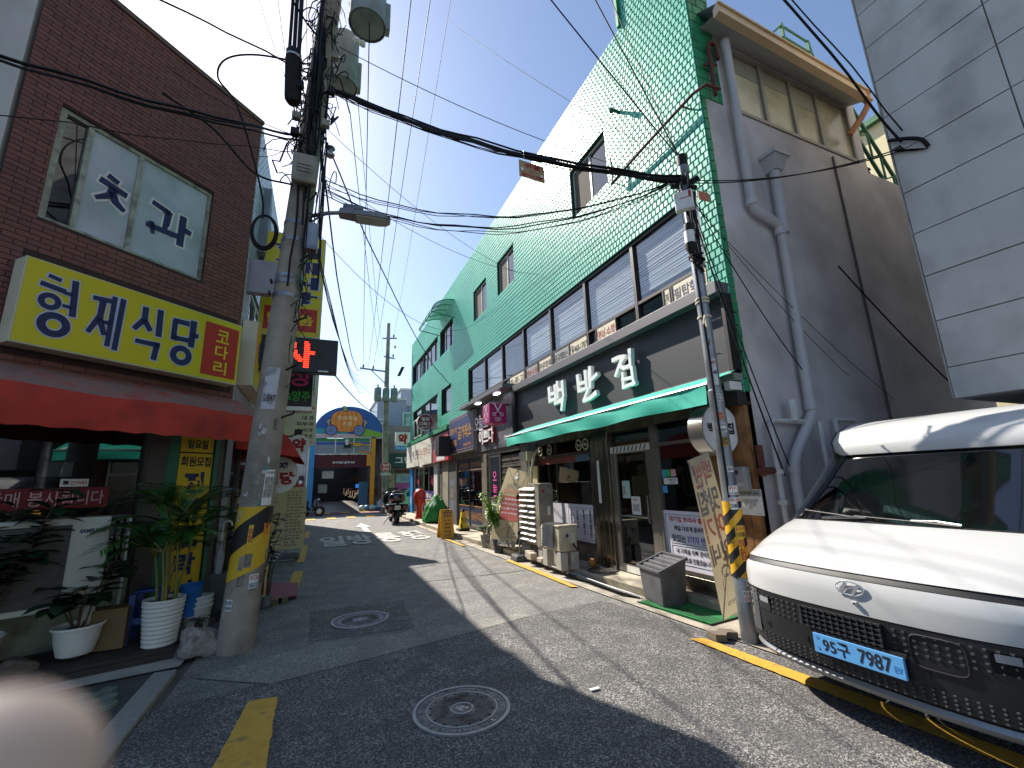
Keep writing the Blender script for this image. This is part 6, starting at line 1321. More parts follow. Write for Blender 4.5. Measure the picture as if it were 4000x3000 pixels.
for x, y in ((3.9, 7.0), (4.12, 7.0), (3.9, 7.5), (4.12, 7.5)): part('foot_block', MB().box(x-.07, x+.07, y-.09, y+.09, .125, .41), m_conc, a2, bevel=.008)
for k, (x, y) in enumerate(((3.95, 7.85), (3.9, 8.2), (4.15, 7.8), (3.98, 8.45))): one('concrete_block', MB().box(x-.07, x+.07, y-.1, y+.1, .125, .2+.05*(k % 2)), m_step, 'loose concrete block under and beside the outdoor units', 'block', (x, y, .125), 'loose blocks by the outdoor units', bevel=.01)
cbm = MB(); random.seed(31)
for k in range(4): cbm.tube([(4.02-.02*k+.015*math.sin(y*3+k), y, .03+.012*k) for y in [8.5-.3*i for i in range(11)]]+[(4.1, 5.25, .02)], .011, 6)
one('floor_cables', cbm, m_cable, 'bundle of grey and black cables running along the foot of the step', 'cable', (4.05, 6.8, .03), smooth=60)
for k in range(5): pass
one('white_cable', MB().tube([(4.03+.01*math.sin(y*2), y, .07) for y in [8.4-.3*i for i in range(10)]]+[(4.09, 5.4, .05), (4.13, 5.22, .03)], .01, 6), m_white, 'thin white cable lying on top of the black cables by the step', 'cable', (4.05, 6.8, .05), smooth=60)
one('basketball', MB().ball((4.45, 6.9, .2), .075, 14), M('worn_orange', '#a3692a', .6), 'worn orange ball lying beside the small outdoor unit', 'ball', (4.45, 6.9, .13), smooth=60)
one('drain_hose', MB().tube([(4.5, 8.95, 2.3), (4.4, 8.95, 2.15), (4.35, 9.0, 1.8), (4.35, 9.0, .6)], .03, 8), m_fan, 'beige wrapped air conditioner hose hanging from the fan opening', 'hose', (4.4, 8.95, 1.5), smooth=50)
wbm = thing('wall_meter', 'cream electric meter box under the left end of the teal awning', 'meter', (4.5, 9.55, 2.1))
part('case', MB().box(4.4, 4.62, 9.3, 9.75, 2.08, 2.3), m_fan, wbm, bevel=.015)
part('conduit', MB().tube([(4.52, 9.6, .2), (4.52, 9.6, 2.1)], .025, 8).tube([(4.5, 9.42, 1.0), (4.5, 9.42, 2.1)], .018, 8), m_white, wbm)
one('yellow_board', MB().hexa([(4.5, 9.5, .9), (4.52, 9.05, .9), (4.55, 9.05, .9), (4.53, 9.5, .9), (4.5, 9.5, 1.95), (4.52, 9.05, 1.95), (4.55, 9.05, 1.95), (4.53, 9.5, 1.95)]), M('cream_board', '#d2c08c', .7), 'cream board with a red ring mark leaning behind the tall outdoor unit', 'board', (4.5, 9.3, .9))
# weeping fig, pots, cone, sandwich board, sack, post
broad_plant('potted_tree', 'weeping fig with bright lime leaves in a dark tub beside the banner', (3.98, 10.05, .012), [(.15, .012), (.19, .3), (.2, .32), (.18, .32)], 10, 90, m_leaf2, .3, .18, (.1, .15), (.04, .06), M('dark_tub', '#16222a', .4), 17, .42, .75, 1.5, 1.6)
broad_plant('potted_plant', 'small glossy plant in a grey square pot on the gutter strip', (3.95, 11.0, .012), [(.09, .012), (.13, .3), (.14, .32), (.12, .32)], 8, 6, M('mid_leaf', '#2e5a26', .4, island=.3), .3, .12, (.12, .2), (.04, .06), M('grey_pot', '#8f887c', .7, var=.1), 19, .22, .45, .62)
sbd = thing('sandwich_board', 'yellow plastic A board advertising gold buying in black letters', 'sign', (3.62, 13.6, 0))
m_ayl = M('board_yellow', '#d1961a', .5, var=.05)
part('front_panel', MB().hexa([(3.42, 13.45, .02), (3.82, 13.4, .02), (3.82, 13.43, .02), (3.42, 13.48, .02), (3.44, 13.62, .84), (3.8, 13.57, .84), (3.8, 13.6, .84), (3.44, 13.65, .84)]), m_ayl, sbd)
part('rear_panel', MB().hexa([(3.42, 14.0, .02), (3.82, 13.95, .02), (3.82, 13.98, .02), (3.42, 14.03, .02), (3.44, 13.66, .84), (3.8, 13.61, .84), (3.8, 13.64, .84), (3.44, 13.69, .84)]), m_ayl, sbd)
fS = FR((3.42, 13.448, .02), (.992, -.124, 0), (.03, .2, .98), (-.12, -.97, .2))
for s_, v0, v1, mm in (('현보석', .7, .78, m_navy), ('전당포', .6, .68, m_navy), ('순 금', .49, .54, m_blk), ('18케이', .38, .44, m_blk), ('14케이', .27, .33, m_blk), ('치아금', .16, .22, m_blk), ('고가로 삽니다', .06, .11, m_blk)):
    w = .13 if v1 > .58 else .1; part('lettering', text(MB(fS), s_, .2-w, .2+w, v0, v1, .006, .02), mm, sbd)
part('handle_slot', MB(fS).rect(.13, .27, .79, .815, .004), m_blk, sbd)
cn = thing('no_parking_cone', 'square yellow and black no parking cone with a black base on the step', 'cone', (4.3, 14.1, .13))
part('base', MB().box(4.12, 4.48, 13.92, 14.28, .13, .2), m_black, cn, bevel=.02)
part('body', MB().hexa([(4.18, 13.98, .2), (4.42, 13.98, .2), (4.42, 14.22, .2), (4.18, 14.22, .2), (4.25, 14.05, .72), (4.35, 14.05, .72), (4.35, 14.15, .72), (4.25, 14.15, .72)]), M('cone_yellow', '#c9b61c', .5), cn, bevel=.01)
part('top', MB().lathe([(.055, .7), (.06, .76), (.03, .8)], (4.3, 14.1, 0), 12), m_black, cn)
part('stripe', MB().add([(4.175, 13.975, .24), (4.26, 13.975, .24), (4.20, 13.995, .40), (4.19, 13.995, .40)], [(0, 1, 2, 3)]).add([(4.205, 14.0, .45), (4.28, 14.0, .45), (4.235, 14.03, .58), (4.225, 14.03, .58)], [(0, 1, 2, 3)]), m_blk, cn)
part('no_parking_mark', MB(fr_front(13.98)).ring((4.3, .46), .05, .065, 20, .006), m_blk, cn)
sk = thing('covered_pile', 'pile of goods covered with a bright green tarpaulin at the pavement edge', 'tarpaulin', (4.3, 17.7, .1))
bmx = bmesh.new(); bmesh.ops.create_icosphere(bmx, subdivisions=4, radius=1)
for v in bmx.verts:
    n = mnoise.noise(v.co*2.2)*.22+abs(mnoise.noise(v.co*5))*.12; z = max(v.co.z, -.35); v.co = V((v.co.x*.42*(1+n)*(1.15-.35*max(0, z)), v.co.y*.5*(1+n), .33+z*.72*(1+n*.6)))
me = bpy.data.meshes.new('tarpaulin'); bmx.to_mesh(me); bmx.free(); me.materials.append(M('green_tarp', '#1c7a33', .55, var=.15, vs=6)); me.polygons.foreach_set('use_smooth', [True]*len(me.polygons))
o_ = bpy.data.objects.new('tarpaulin', me); link(o_, sk); o_.location = (0, 0, 0)
one('cardboard_box', MB().box(4.28, 4.62, 19.2, 19.7, .13, .95), M('cardboard', '#9b7a4c', .85, var=.1), 'brown cardboard boxes stacked between the red post and the green pile', 'box', (4.45, 19.4, .13), bevel=.01)
mp = thing('mail_post', 'bright orange red rounded standing post on the pavement beside the pharmacy', 'post', (4.2, 20.1, 0))
part('body', MB().lathe([(.26, .0), (.24, .06), (.15, .3), (.12, .6), (.16, .7), (.24, .85), (.27, 1.05), (.25, 1.25), (.14, 1.38), (.02, 1.42)], (4.15, 20.2, 0), 24), M('post_red', '#c63a1e', .4, var=.05), mp, smooth=50)
part('mark', MB(fr_front(19.93)).rect(4.08, 4.22, 1.0, 1.05, 0), m_navy, mp)
one('planter_rack', (lambda mb: [mb.box(4.3, 4.6, 10.5, 11.4, .2+.2*k, .27+.2*k) for k in range(5)] and mb)(MB()).box(4.3, 4.6, 10.5, 10.54, .13, 1.1).box(4.3, 4.6, 11.36, 11.4, .13, 1.1), m_white, 'white slatted rack behind the weeping fig in front of the shutter', 'rack', (4.45, 10.9, .13))
one('litter_scrap', MB().box(2.05, 2.13, 3.32, 3.35, .012, .02), m_paper, 'tiny white paper scrap on the asphalt right of the near manhole', 'litter', (2.1, 3.33, .01))
one('drain_mat', MB().lathe([(.26, .0), (.26, .015)], (4.42, 6.55, .13), 20), m_black, 'black rubber drain cover lying on the step by the window', 'mat', (4.42, 6.55, .13))
# ================================================================ white delivery van, nose to the street
m_vw = M('van_white', '#bdbdbb', .28, var=.0, coat=.6); m_vb = M('van_cladding', '#17181a', .45, var=.08, vs=3)
m_chr = M('chrome', '#d5d8de', .3, .7, var=0); m_vg = M('van_glass', '#0a0c0d', .04, var=0, spec=.8, coat=.5)
van = thing('delivery_van', 'white delivery van with black studded lower nose and light blue number plate', 'van', (5.8, 1.96, 0))
VY = 1.96
def vrow(z, xc, hw, sb, n=2.6, N=36, dz=0, span=1.0, xend=None):
    r = []
    for i in range(N+1):
        th = (-1+2*i/N)*math.pi/2*span; s = abs(math.sin(th)); c = abs(math.cos(th))
        y = hw*s**(2/n)*(1 if th < 0 else -1); x = xc+sb*(1-c**(2/n)); r.append((x, VY+y, z-dz*(s**3)))
    if xend: r = [(xend, r[0][1], r[0][2])]+r+[(xend, r[-1][1], r[-1][2])]
    return r
def vp(name, rows, mat, sm=45, **k): return part(name, MB().grid(rows), mat, van, smooth=sm, **k)
BACK = 4.75
vp('bumper', [vrow(.24, 3.42, .93, .42, xend=BACK), vrow(.255, 3.29, .97, .42, xend=BACK), vrow(.27, 3.262, .99, .42, xend=BACK), vrow(.34, 3.255, .99, .42, xend=BACK)], m_vb)
lip = vp('silver_lip', [vrow(.262, 3.27, .985, .42), vrow(.30, 3.235, .995, .42), vrow(.325, 3.25, .99, .42)], M('lip_silver', '#8f9193', .35, .6, var=0))
clad = vp('cladding', [vrow(.325, 3.26, .985, .42, xend=BACK), vrow(.36, 3.215, .995, .42, xend=BACK), vrow(.5, 3.2, 1.0, .43, xend=BACK), vrow(.62, 3.197, 1.0, .44, xend=BACK), vrow(.735, 3.2, 1.0, .45, dz=.0, xend=BACK)], m_vb)
vp('front_panel', [vrow(.742, 3.196, 1.003, .45, xend=BACK), vrow(.84, 3.19, 1.003, .46, xend=BACK), vrow(.90, 3.195, 1.003, .48, xend=BACK), vrow(.945, 3.212, 1.002, .5, dz=.03, xend=BACK)], m_vw)
vp('trim_strip', [vrow(.947, 3.214, 1.0, .5, dz=.03), vrow(.952, 3.222, .996, .5, dz=.03), vrow(.978, 3.24, .994, .5, dz=.03), vrow(.983, 3.236, .998, .5, dz=.03)], m_black)
def mix(a, b, t): return [tuple(p*(1-t)+q*t for p, q in zip(u, v)) for u, v in zip(a, b)]
h0 = vrow(.985, 3.236, .998, .5, dz=.03, xend=BACK); h1 = vrow(1.235, 3.90, .90, .25, n=2.4, dz=.02, xend=BACK)
hm = [vrow(1.02, 3.30, .99, .49, dz=.03, xend=BACK), vrow(1.08, 3.42, .98, .46, dz=.03, xend=BACK), vrow(1.15, 3.6, .96, .40, dz=.03, xend=BACK), vrow(1.205, 3.78, .93, .32, dz=.025, xend=BACK)]
vp('bonnet', [h0]+hm+[h1], m_vw, 60)
cowl = vp('cowl', [vrow(1.232, 3.895, .885, .25, n=2.4, dz=.02), vrow(1.238, 3.99, .88, .22, n=2.4, dz=.02)], m_black)
w0 = vrow(1.237, 3.985, .885, .20, n=2.3, dz=.015, span=.8); w1 = vrow(1.50, 4.32, .81, .16, n=2.3, dz=.01, span=.8); w2 = vrow(1.775, 4.62, .73, .12, n=2.3, span=.8)
def inset(r, k): c = V((sum(p[0] for p in r)/len(r), VY, r[0][2])); return [tuple(V(p)+(c-V(p))*V((0, 1, 0)).dot(V((0, 1, 0)))*0) for p in r]
ws = vp('windscreen', [w0, mix(w0, w1, .5), w1, mix(w1, w2, .5), w2], m_vg, 60)
for sgn in (0, -1):
    P = [V(w0[sgn]), V(w1[sgn]), V(w2[sgn])]; part('pillar', MB().tube([p+V((.0, 0, .0)) for p in P], .022, 8), m_blk, van, smooth=50)
    part('pillar_panel', MB().grid([[tuple(p), (p.x+.35, p.y, p.z)] for p in P]), m_blk, van)
# fairing over the cab and the box behind
f0 = vrow(1.78, 4.60, .76, .14, n=2.5, xend=BACK+.6); f1 = vrow(1.82, 4.60, .82, .16, n=2.6, xend=BACK+.6); f2 = vrow(1.92, 4.64, .86, .2, n=2.8, xend=BACK+.6); f3 = vrow(2.02, 4.74, .87, .24, n=2.8, xend=BACK+.6); f4 = vrow(2.09, 4.9, .86, .3, n=2.8, xend=BACK+.8); f5 = vrow(2.115, 5.15, .82, .3, n=2.8, xend=BACK+1)
fa = vp('roof_fairing', [f0, f1, f2, f3, f4, f5], m_vw, 60)
part('seam', MB().tube([(p[0]-.004, p[1]+.004, p[2]) for p in (f0[4], f1[4], f2[4], f3[4], f4[5], f5[6])], .005, 5), m_blk, van)
for s in (1, -1): part('cab_side', MB().add([(3.9, VY+s*.985, .3), (5.3, VY+s*.985, .3), (5.3, VY+s*.86, 2.1), (4.75, VY+s*.84, 1.8), (4.1, VY+s*.93, 1.2), (3.7, VY+s*.985, .95)], [(0, 1, 2, 3, 4, 5)[::s]]), m_vw, van)
part('cargo_box', MB().box(5.25, 8.75, VY-.98, VY+.98, .55, 2.11), m_vw, van, bevel=.04)
part('chassis', MB().box(3.9, 8.6, VY-.8, VY+.8, .2, .55), m_black, van)
for x in (4.15, 7.55):
    for s in (-1, 1):
        w_ = part('wheel', MB().lathe([(.2, -.1), (.31, -.11), (.335, -.08), (.335, .08), (.31, .11), (.2, .1)], (x, VY+s*.83, .335), 28, 'y'), m_black, van, smooth=40)
        part('rim', MB().lathe([(.001, -.115), (.19, -.112), (.2, -.1)], (x, VY+s*.83, .335), 20, 'y', cap=False).lathe([(.2, .1), (.19, .112), (.001, .115)], (x, VY+s*.83, .335), 20, 'y', cap=False), m_alu, w_)
def vx(z, y, off=0):
    """x of the nose surface at lateral position y (superellipse of the cladding rows)"""
    s = min(.999, abs(y-VY)/1.0); n = 2.6
    c = (1-s**n)**(1/n); return 3.197+.44*(1-c)-off
def onnose(mb, off=.003):
    mb.v = [V((vx(p.y, -p.x)-off-p.z, -p.x, p.y)) for p in mb.v]; return mb       # mb built in (u=-Y, v=z, w=out)
# number plate
pl = part('number_plate', MB().box(3.165, 3.185, 1.70, 2.22, .445, .565), M('plate_blue', '#5b9bd0', .4, var=.02), van, bevel=.003)
part('plate_frame', MB().box(3.172, 3.19, 1.685, 2.235, .565, .585).box(3.172, 3.19, 1.685, 2.235, .43, .445), m_blk, pl)
FP = fr_right(3.164)
part('lettering', text(text(MB(FP), '95구', -2.16, -1.995, .462, .548, .001, .015), '7987', -1.945, -1.765, .462, .548, .001, .015), m_blk, pl)
part('plate_mark', text(MB(FP), 'EV', -1.755, -1.715, .475, .51, .001, .02).disc((-2.19, .54), .01, 12, .001).disc((-2.19, .475), .01, 12, .001), M('plate_mark_blue', '#3d79b5', .5), pl)
# grille lattice
gl = part('grille', MB().box(3.186, 3.197, 1.80, 2.285, .595, .72), M('grille_black', '#060606', .5, var=0), van)
lat = MB()
for i in range(13): y = 1.80+.485*i/12; lat.box(3.17, 3.187, y-.004, y+.004, .595, .72)
for j in range(5): z = .6+.115*j/4; lat.box(3.166, 3.185, 1.80, 2.285, z-.0035, z+.0035)
for i in range(13):
    for j in range(5): y = 1.80+.485*i/12; z = .6+.115*j/4; lat.box(3.162, 3.172, y-.009, y+.009, z-.007, z+.007)
part('grille_bars', lat, M('grille_bar_grey', '#3a3c3e', .35, .3, var=0), gl, kind='stuff')
# studs on the cladding
sd2 = MB()
for i in range(40):
    y = 1.02+i*.048
    for j in range(4):
        z = .60+j*.034
        if 1.77 < y < 2.31: continue
        x = vx(z, y); sd2.box(x-.006, x+.006, y-.008, y+.008, z-.005, z+.005)
for i in range(34):
    y = 1.2+i*.045
    for j in range(4):
        z = .365+j*.022
        if 1.66 < y < 2.26 and j > 2: continue
        x = vx(z, y); sd2.box(x-.005, x+.006, y-.006, y+.006, z-.004, z+.004)
part('studs', sd2, M('stud_grey', '#4a4c4e', .35, .3, var=0), clad, kind='stuff')
part('charge_flap', onnose(MB().tube([(-1.55+.12*c, .62+.085*s, 0) for c, s in [(math.copysign(abs(math.cos(a))**.4, math.cos(a)), math.copysign(abs(math.sin(a))**.4, math.sin(a))) for a in [2*math.pi*i/40 for i in range(40)]]], .005, 5, closed=True)), m_blk, clad)
for y in (1.1, 1.62, 2.3, 2.62): part('sensor', MB().lathe([(.018, -.004), (.018, .0)], (vx(.5, y)-.001, y, .5), 14, 'x'), m_vb, clad)
# headlights at the corners
m_lens = M('headlight_lens', '#9aa0a4', .1, .4, var=0, coat=.6)
for y0, y1 in ((2.58, 2.7), (1.22, 1.34)):
    hl_ = part('headlight', onnose(MB().grid([[(-y1+(y1-y0)*i/5, .60+.10*j/4, 0) for i in range(6)] for j in range(5)]), .006), M('lamp_dark', '#0c0d0e', .15, var=0, coat=.5), van)
    part('lens', onnose(MB().grid([[(-y1+.02+(y1-y0-.03)*i/5, .655+.04*j/2, 0) for i in range(6)] for j in range(3)]), .012), m_lens, hl_)
for y0, y1 in ((2.72, 2.82), (1.1, 1.2)): part('side_lamp', onnose(MB().grid([[(-y1+(y1-y0)*i/4, .42+.31*j/6, 0) for i in range(5)] for j in range(7)]), .004), M('clear_lamp', '#3b3f42', .08, .2, var=0, coat=.8), van)
# oval badge with slanted letter
bdg = part('badge', MB(fr_right(3.19)).tube([(-1.935+.082*math.cos(a), .895+.042*math.sin(a), .006) for a in [2*math.pi*i/40 for i in range(40)]], .005, 6, closed=True), m_chr, van, smooth=50)
FBG = FR((3.187, -0, 0), (0, -1, 0), (0, 0, 1), (-1, 0, 0))
sh = lambda u, v: (-1.935+u+v*.55, .895+v)
part('badge_letter', MB(FBG).prism([sh(*p) for p in ((-.055, -.034), (-.035, -.034), (-.03, -.012), (-.005, -.004), (.022, .004), (.02, -.034), (.042, -.034), (.05, .034), (.03, .034), (.026, .012), (.002, .006), (-.028, -.003), (-.026, .034), (-.048, .034))], .002, .008), m_chr, bdg)
part('camera', MB().box(3.175, 3.2, 1.905, 1.935, .80, .822), m_vw, van, bevel=.004); part('camera_lens', MB().box(3.173, 3.176, 1.915, 1.925, .806, .816), m_blk, van)
# wipers
for a, b, c in (((3.93, 2.5, 1.247), (3.985, 2.2, 1.262), (4.06, 2.72, 1.30)), ((3.93, 1.6, 1.25), (3.975, 1.9, 1.262), (4.02, 2.3, 1.275))):
    part('wiper', MB().tube([a, b], [.012, .008], 6).tube([b, c], .006, 6), m_black, van)
    part('wiper_arm', MB().tube([(a[0]-.005, a[1], a[2]+.01), (b[0]-.012, (a[1]+b[1])/2, b[2]+.01), (b[0], b[1], b[2]+.004)], .007, 6), M('arm_grey', '#6a6c6e', .3, .6, var=0), van)
part('steering_wheel', MB().tube([(4.75+.06*math.sin(a), 1.5+.18*math.cos(a), 1.32+.17*math.sin(a)) for a in [2*math.pi*i/24 for i in range(24)]], .014, 6, closed=True), m_black, van)
part('dash_paper', MB().add([(4.06, 2.2, 1.262), (4.06, 2.05, 1.262), (4.16, 2.05, 1.345), (4.16, 2.2, 1.345)], [(0, 1, 2, 3)]), m_paper, van)
# ================================================================ concrete building above the van
m_cp = M('concrete_panel', '#c6c3be', .85, var=.06, vs=1.5, dark='#a5a29c', ds=1.6, dlim=(.5, .72), bump=.25, bs=30, streak=.1)
cbx = thing('concrete_building', 'grey concrete panel building raised on piers above the white delivery van', 'building', (5.8, -2, 0))
part('core', MB().box(5.83, 12, -8, 2.17, 2.3, 15), m_conc, cbx)
vs_ = [2.175, 1.226, .263, -.7, -1.66, -2.62, -3.6]
zs = [2.3]+[2.624+.5*k for k in range(26)]
random.seed(51)
for i in range(len(vs_)-1):
    for j in range(len(zs)-1):
        if i > 3 and j > 12: continue
        d = rnd(0, .004); part('panel', MB().box(5.80-d-(.015 if j == 0 else 0), 5.828, vs_[i+1]+.006, vs_[i]-.006, zs[j]+.006, zs[j+1]-.006), m_cp, cbx)
part('corner_trim', MB().box(5.79, 5.83, 2.176, 2.19, 2.3, 15), m_conc, cbx)
for y in (-1.0, -6): part('pier', MB().box(7.0, 7.6, y, y+.6, 0, 2.3), m_conc, cbx)
part('rear_wall', MB().box(11.5, 12, -8, 3.5, 0, 2.3), m_conc, cbx)
struct('pavement', MB().box(5.2, 12, -8, 3.55, -.02, .008), m_conc)
# ================================================================ big motorcycle seen from behind
m_mb = M('motorcycle_black', '#14151a', .2, .2, var=.05, coat=.7); m_tail = M('tail_red', '#7a1318', .2, var=0, coat=.5)
mo = thing('touring_motorcycle', 'large black touring motorcycle with top box and panniers parked facing away', 'motorcycle', (3.1, 19.7, 0))
wh = part('wheel', MB().lathe([(.2, -.07), (.3, -.09), (.335, -.05), (.335, .05), (.3, .09), (.2, .07)], (3.08, 19.75, .335), 24, 'x'), m_black, mo, smooth=40)
part('wheel', MB().lathe([(.2, -.06), (.3, -.07), (.335, -.04), (.335, .04), (.3, .07), (.2, .06)], (3.08, 21.4, .335), 24, 'x'), m_black, mo, smooth=40)
def blob(name, c, r, mat, parent, n=3): 
    bmx = bmesh.new(); bmesh.ops.create_cube(bmx, size=2); bmesh.ops.subdivide_edges(bmx, edges=bmx.edges[:], cuts=3, use_grid_fill=True)
    mbb = MB(); idx = {}
    for v in bmx.verts:
        q = v.co; k = (abs(q.x)**n+abs(q.y)**n+abs(q.z)**n)**(1/n); w = q/k; idx[v] = len(mbb.v); mbb.v.append(V((c[0]+w.x*r[0], c[1]+w.y*r[1], c[2]+w.z*r[2])))
    mbb.f = [[idx[v] for v in f.verts] for f in bmx.faces]; bmx.free()
    return part(name, mbb, mat, parent, smooth=60)
blob('top_box', (3.08, 19.75, 1.08), (.33, .27, .2), m_mb, mo, 4)
for s in (-1, 1):
    pn = blob('pannier', (3.08+s*.3, 19.8, .66), (.17, .36, .2), m_mb, mo, 4)
    blob('tail_light', (3.08+s*.31, 19.47, .68), (.1, .04, .07), m_tail, pn, 4); blob('tail_light', (3.08+s*.22, 19.5, 1.0), (.09, .04, .06), m_tail, mo, 4)
    part('exhaust', MB().tube([(3.08+s*.3, 19.4, .4), (3.08+s*.28, 20.2, .38)], .055, 12), m_chr, mo, smooth=50)
    part('mirror', MB().ball((3.08+s*.43, 20.9, 1.28), .09, 10, 1, .4, .6).tube([(3.08+s*.2, 20.95, 1.15), (3.08+s*.42, 20.9, 1.26)], .015, 6), m_mb, mo)
    part('chrome_trim', MB().bar((3.08+s*.05, 19.44, .84), (3.08+s*.42, 19.5, .84), .02), m_chr, mo)
blob('seat', (3.08, 20.3, .86), (.22, .4, .14), m_black, mo); blob('fuel_tank', (3.08, 20.85, .92), (.25, .35, .22), m_mb, mo); blob('fairing', (3.08, 21.2, .95), (.4, .25, .42), m_mb, mo); blob('backrest', (3.08, 20.0, 1.2), (.2, .08, .18), m_black, mo)
part('windshield', MB().add([(2.8, 21.1, 1.25), (3.36, 21.1, 1.25), (3.28, 20.95, 1.5), (2.88, 20.95, 1.5)], [(0, 1, 2, 3)]), g_pane, mo)
part('number_plate', MB().box(2.95, 3.19, 19.43, 19.45, .6, .76), m_white, mo); part('lettering', text(MB(fr_front(19.43)), '마 6487', 2.97, 3.17, .64, .71, .002, .02), m_navy, mo)
part('lower_fairing', MB().box(2.84, 3.32, 19.7, 21.0, .28, .55), m_mb, mo, bevel=.05)
part('side_stand', MB().tube([(2.85, 20.3, .3), (2.62, 20.25, .01)], .018, 6), m_steel, mo)
# ================================================================ scooters, car and market gate at the crossing
def scooter(c, rz, label, group=None):
    t = thing('scooter', label, 'scooter', (0, 0, 0), 0, group)
    for x in (-.62, .62):
        w_ = part('wheel', MB().lathe([(.15, -.05), (.24, -.06), (.27, -.03), (.27, .03), (.24, .06), (.15, .05)], (x, 0, .27), 20, 'y'), m_black, t, smooth=40)
        part('rim', MB().lathe([(.05, -.055), (.15, -.05)], (x, 0, .27), 14, 'y').lathe([(.15, .05), (.05, .055)], (x, 0, .27), 14, 'y'), m_alu, w_)
    blob('body', (-.4, 0, .58), (.42, .17, .22), m_mb, t); blob('seat', (-.35, 0, .8), (.4, .14, .09), m_black, t); blob('leg_shield', (.42, 0, .62), (.12, .2, .36), m_mb, t)
    part('floor', MB().box(-.1, .4, -.15, .15, .26, .32), m_mb, t); part('fork', MB().tube([(.62, 0, .27), (.45, 0, .95)], .05, 8), m_steel, t)
    part('handlebar', MB().tube([(.42, -.32, 1.02), (.45, 0, .98), (.42, .32, 1.02)], .02, 8), m_black, t); blob('headlight', (.55, 0, .92), (.08, .1, .08), m_lens, t)
    part('rack', MB().box(-.95, -.7, -.15, .15, .78, .82), m_steel, t); part('front_fender', MB().lathe([(.28, -.07), (.3, 0), (.28, .07)], (.62, 0, .27), 16, 'y', cap=False), m_mb, t)
    t.location = c; t.rotation_euler = (0, 0, rz); MW[t.name] = Matrix.LocRotScale(V(c), t.rotation_euler, None); return t
s1 = scooter((-.55, 28.6, 0), R(-12), 'dark scooter parked side on at the left of the street crossing', 'scooters at the crossing')
dup(s1, (-1.3, 29.6, 0), R(-20), 'second dark scooter half hidden by the menu banner on the left', 'scooters at the crossing')
car = thing('parked_car', 'silver white hatchback crossing behind the motorcycle at the end of the street', 'car', (0, 0, 0))
prof = [(-2.05, .35), (-2.1, .6), (-2.0, .78), (-1.2, .92), (-.55, 1.38), (.5, 1.45), (1.5, 1.2), (1.95, .95), (2.05, .6), (2.0, .35)]
m_car = M('car_silver', '#c3c9cf', .25, .3, var=0, coat=.6)
def carrow(y, k, dz): return [(x*k, y, .35+(z-.35)*dz) for x, z in prof]
part('body', MB().grid([carrow(-.82, .97, .96), carrow(-.86, 1, .97), carrow(-.7, 1, 1), carrow(0, 1.01, 1.01), carrow(.7, 1, 1), carrow(.86, 1, .97), carrow(.82, .97, .96)]).poly([(x*.97, -.82, .35+(z-.35)*.96) for x, z in prof]).poly([(x*.97, .82, .35+(z-.35)*.96) for x, z in prof][::-1]), m_car, car, smooth=40)
for s in (-1, 1): part('side_window', MB().add([(-1.0, s*.868, .92), (-.5, s*.862, 1.3), (.45, s*.862, 1.36), (1.4, s*.868, 1.1), (1.3, s*.868, .93)], [(0, 1, 2, 3, 4)]), m_vg, car)
part('windscreen', MB().add([(-1.16, -.66, .955), (-1.16, .66, .955), (-.6, .6, 1.37), (-.6, -.6, 1.37)], [(0, 1, 2, 3)]), m_vg, car)
for x in (-1.3, 1.3):
    for s in (-1, 1): part('wheel', MB().lathe([(.001, -.1), (.3, -.1), (.31, -.06), (.31, .06), (.3, .1), (.001, .1)], (x, s*.78, .31), 20, 'y'), m_black, car)
for s in (-1, 1): part('headlight', MB().box(-2.06, -1.95, s*.6-.14, s*.6+.14, .66, .76), m_lens, car); part('mirror', MB().ball((-.85, s*.97, .98), .1, 8, 1, .7, .7), m_car, car)
car.location = (5.5, 28.4, 0); car.rotation_euler = (0, 0, R(6))
# ================================================================ market entrance at the end of the street
gt = thing('market_gate', 'market entrance gate with a domed painted pumpkin carriage board and a maroon curtain', 'gate', (1.3, 32, 0))
m_gb = M('gate_blue', '#2c86c8', .5, var=.06); m_go = M('gate_orange', '#d98a20', .5, var=.06)
part('post', MB().box(-.72, -.42, 31.8, 32.1, 0, 4.9), m_gb, gt); part('post', MB().box(3.14, 3.42, 31.8, 32.1, 0, 5.3), m_go, gt)
part('orange_box', MB().box(2.86, 3.14, 31.7, 31.95, 2.95, 3.75), m_go, gt)
part('orange_arm', MB().bar((3.1, 31.7, 4.35), (1.55, 31.7, 4.5), .08).bar((3.2, 31.7, 3.9), (2.3, 31.7, 3.9), .08), m_go, gt)
FG = fr_front(31.9)
part('arch_board', MB(FG).prism([(-.45, 4.9), (3.86, 4.9), (3.86, 5.3)]+[(1.65+2.2*math.cos(a), 5.3+1.72*math.sin(a)) for a in [math.pi*i/24 for i in range(1, 24)]]+[(-.45, 5.35)], 0, .12), M('board_blue', '#23559c', .5, var=.12, vs=1.2), gt)
part('hill', MB(FG).prism([(2.3, 4.93), (3.84, 4.93), (3.84, 5.2), (3.3, 5.35), (2.7, 5.5), (2.3, 5.5)], .121, .13), M('hill_green', '#7fa63a', .6, var=.1), gt)
part('road_band', MB(FG).box(-.44, 2.6, 4.92, 5.12, .121, .128), M('band_pink', '#c4a9ad', .6, var=.1), gt)
part('teal_band', MB(FG).prism([(-.44, 5.12), (1.6, 5.12), (1.5, 5.35), (.6, 5.42), (-.44, 5.5)], .121, .126), M('band_teal', '#2f93a0', .6), gt)
pk = [(1.47+1.0*math.copysign(abs(math.cos(a))**.7, math.cos(a)), 5.98+.72*math.copysign(abs(math.sin(a))**.7, math.sin(a))) for a in [2*math.pi*i/36 for i in range(36)]]
pm_ = part('pumpkin', MB(FG).prism(pk, .13, .2), M('pumpkin_orange', '#dd8430', .5, var=.08), gt)
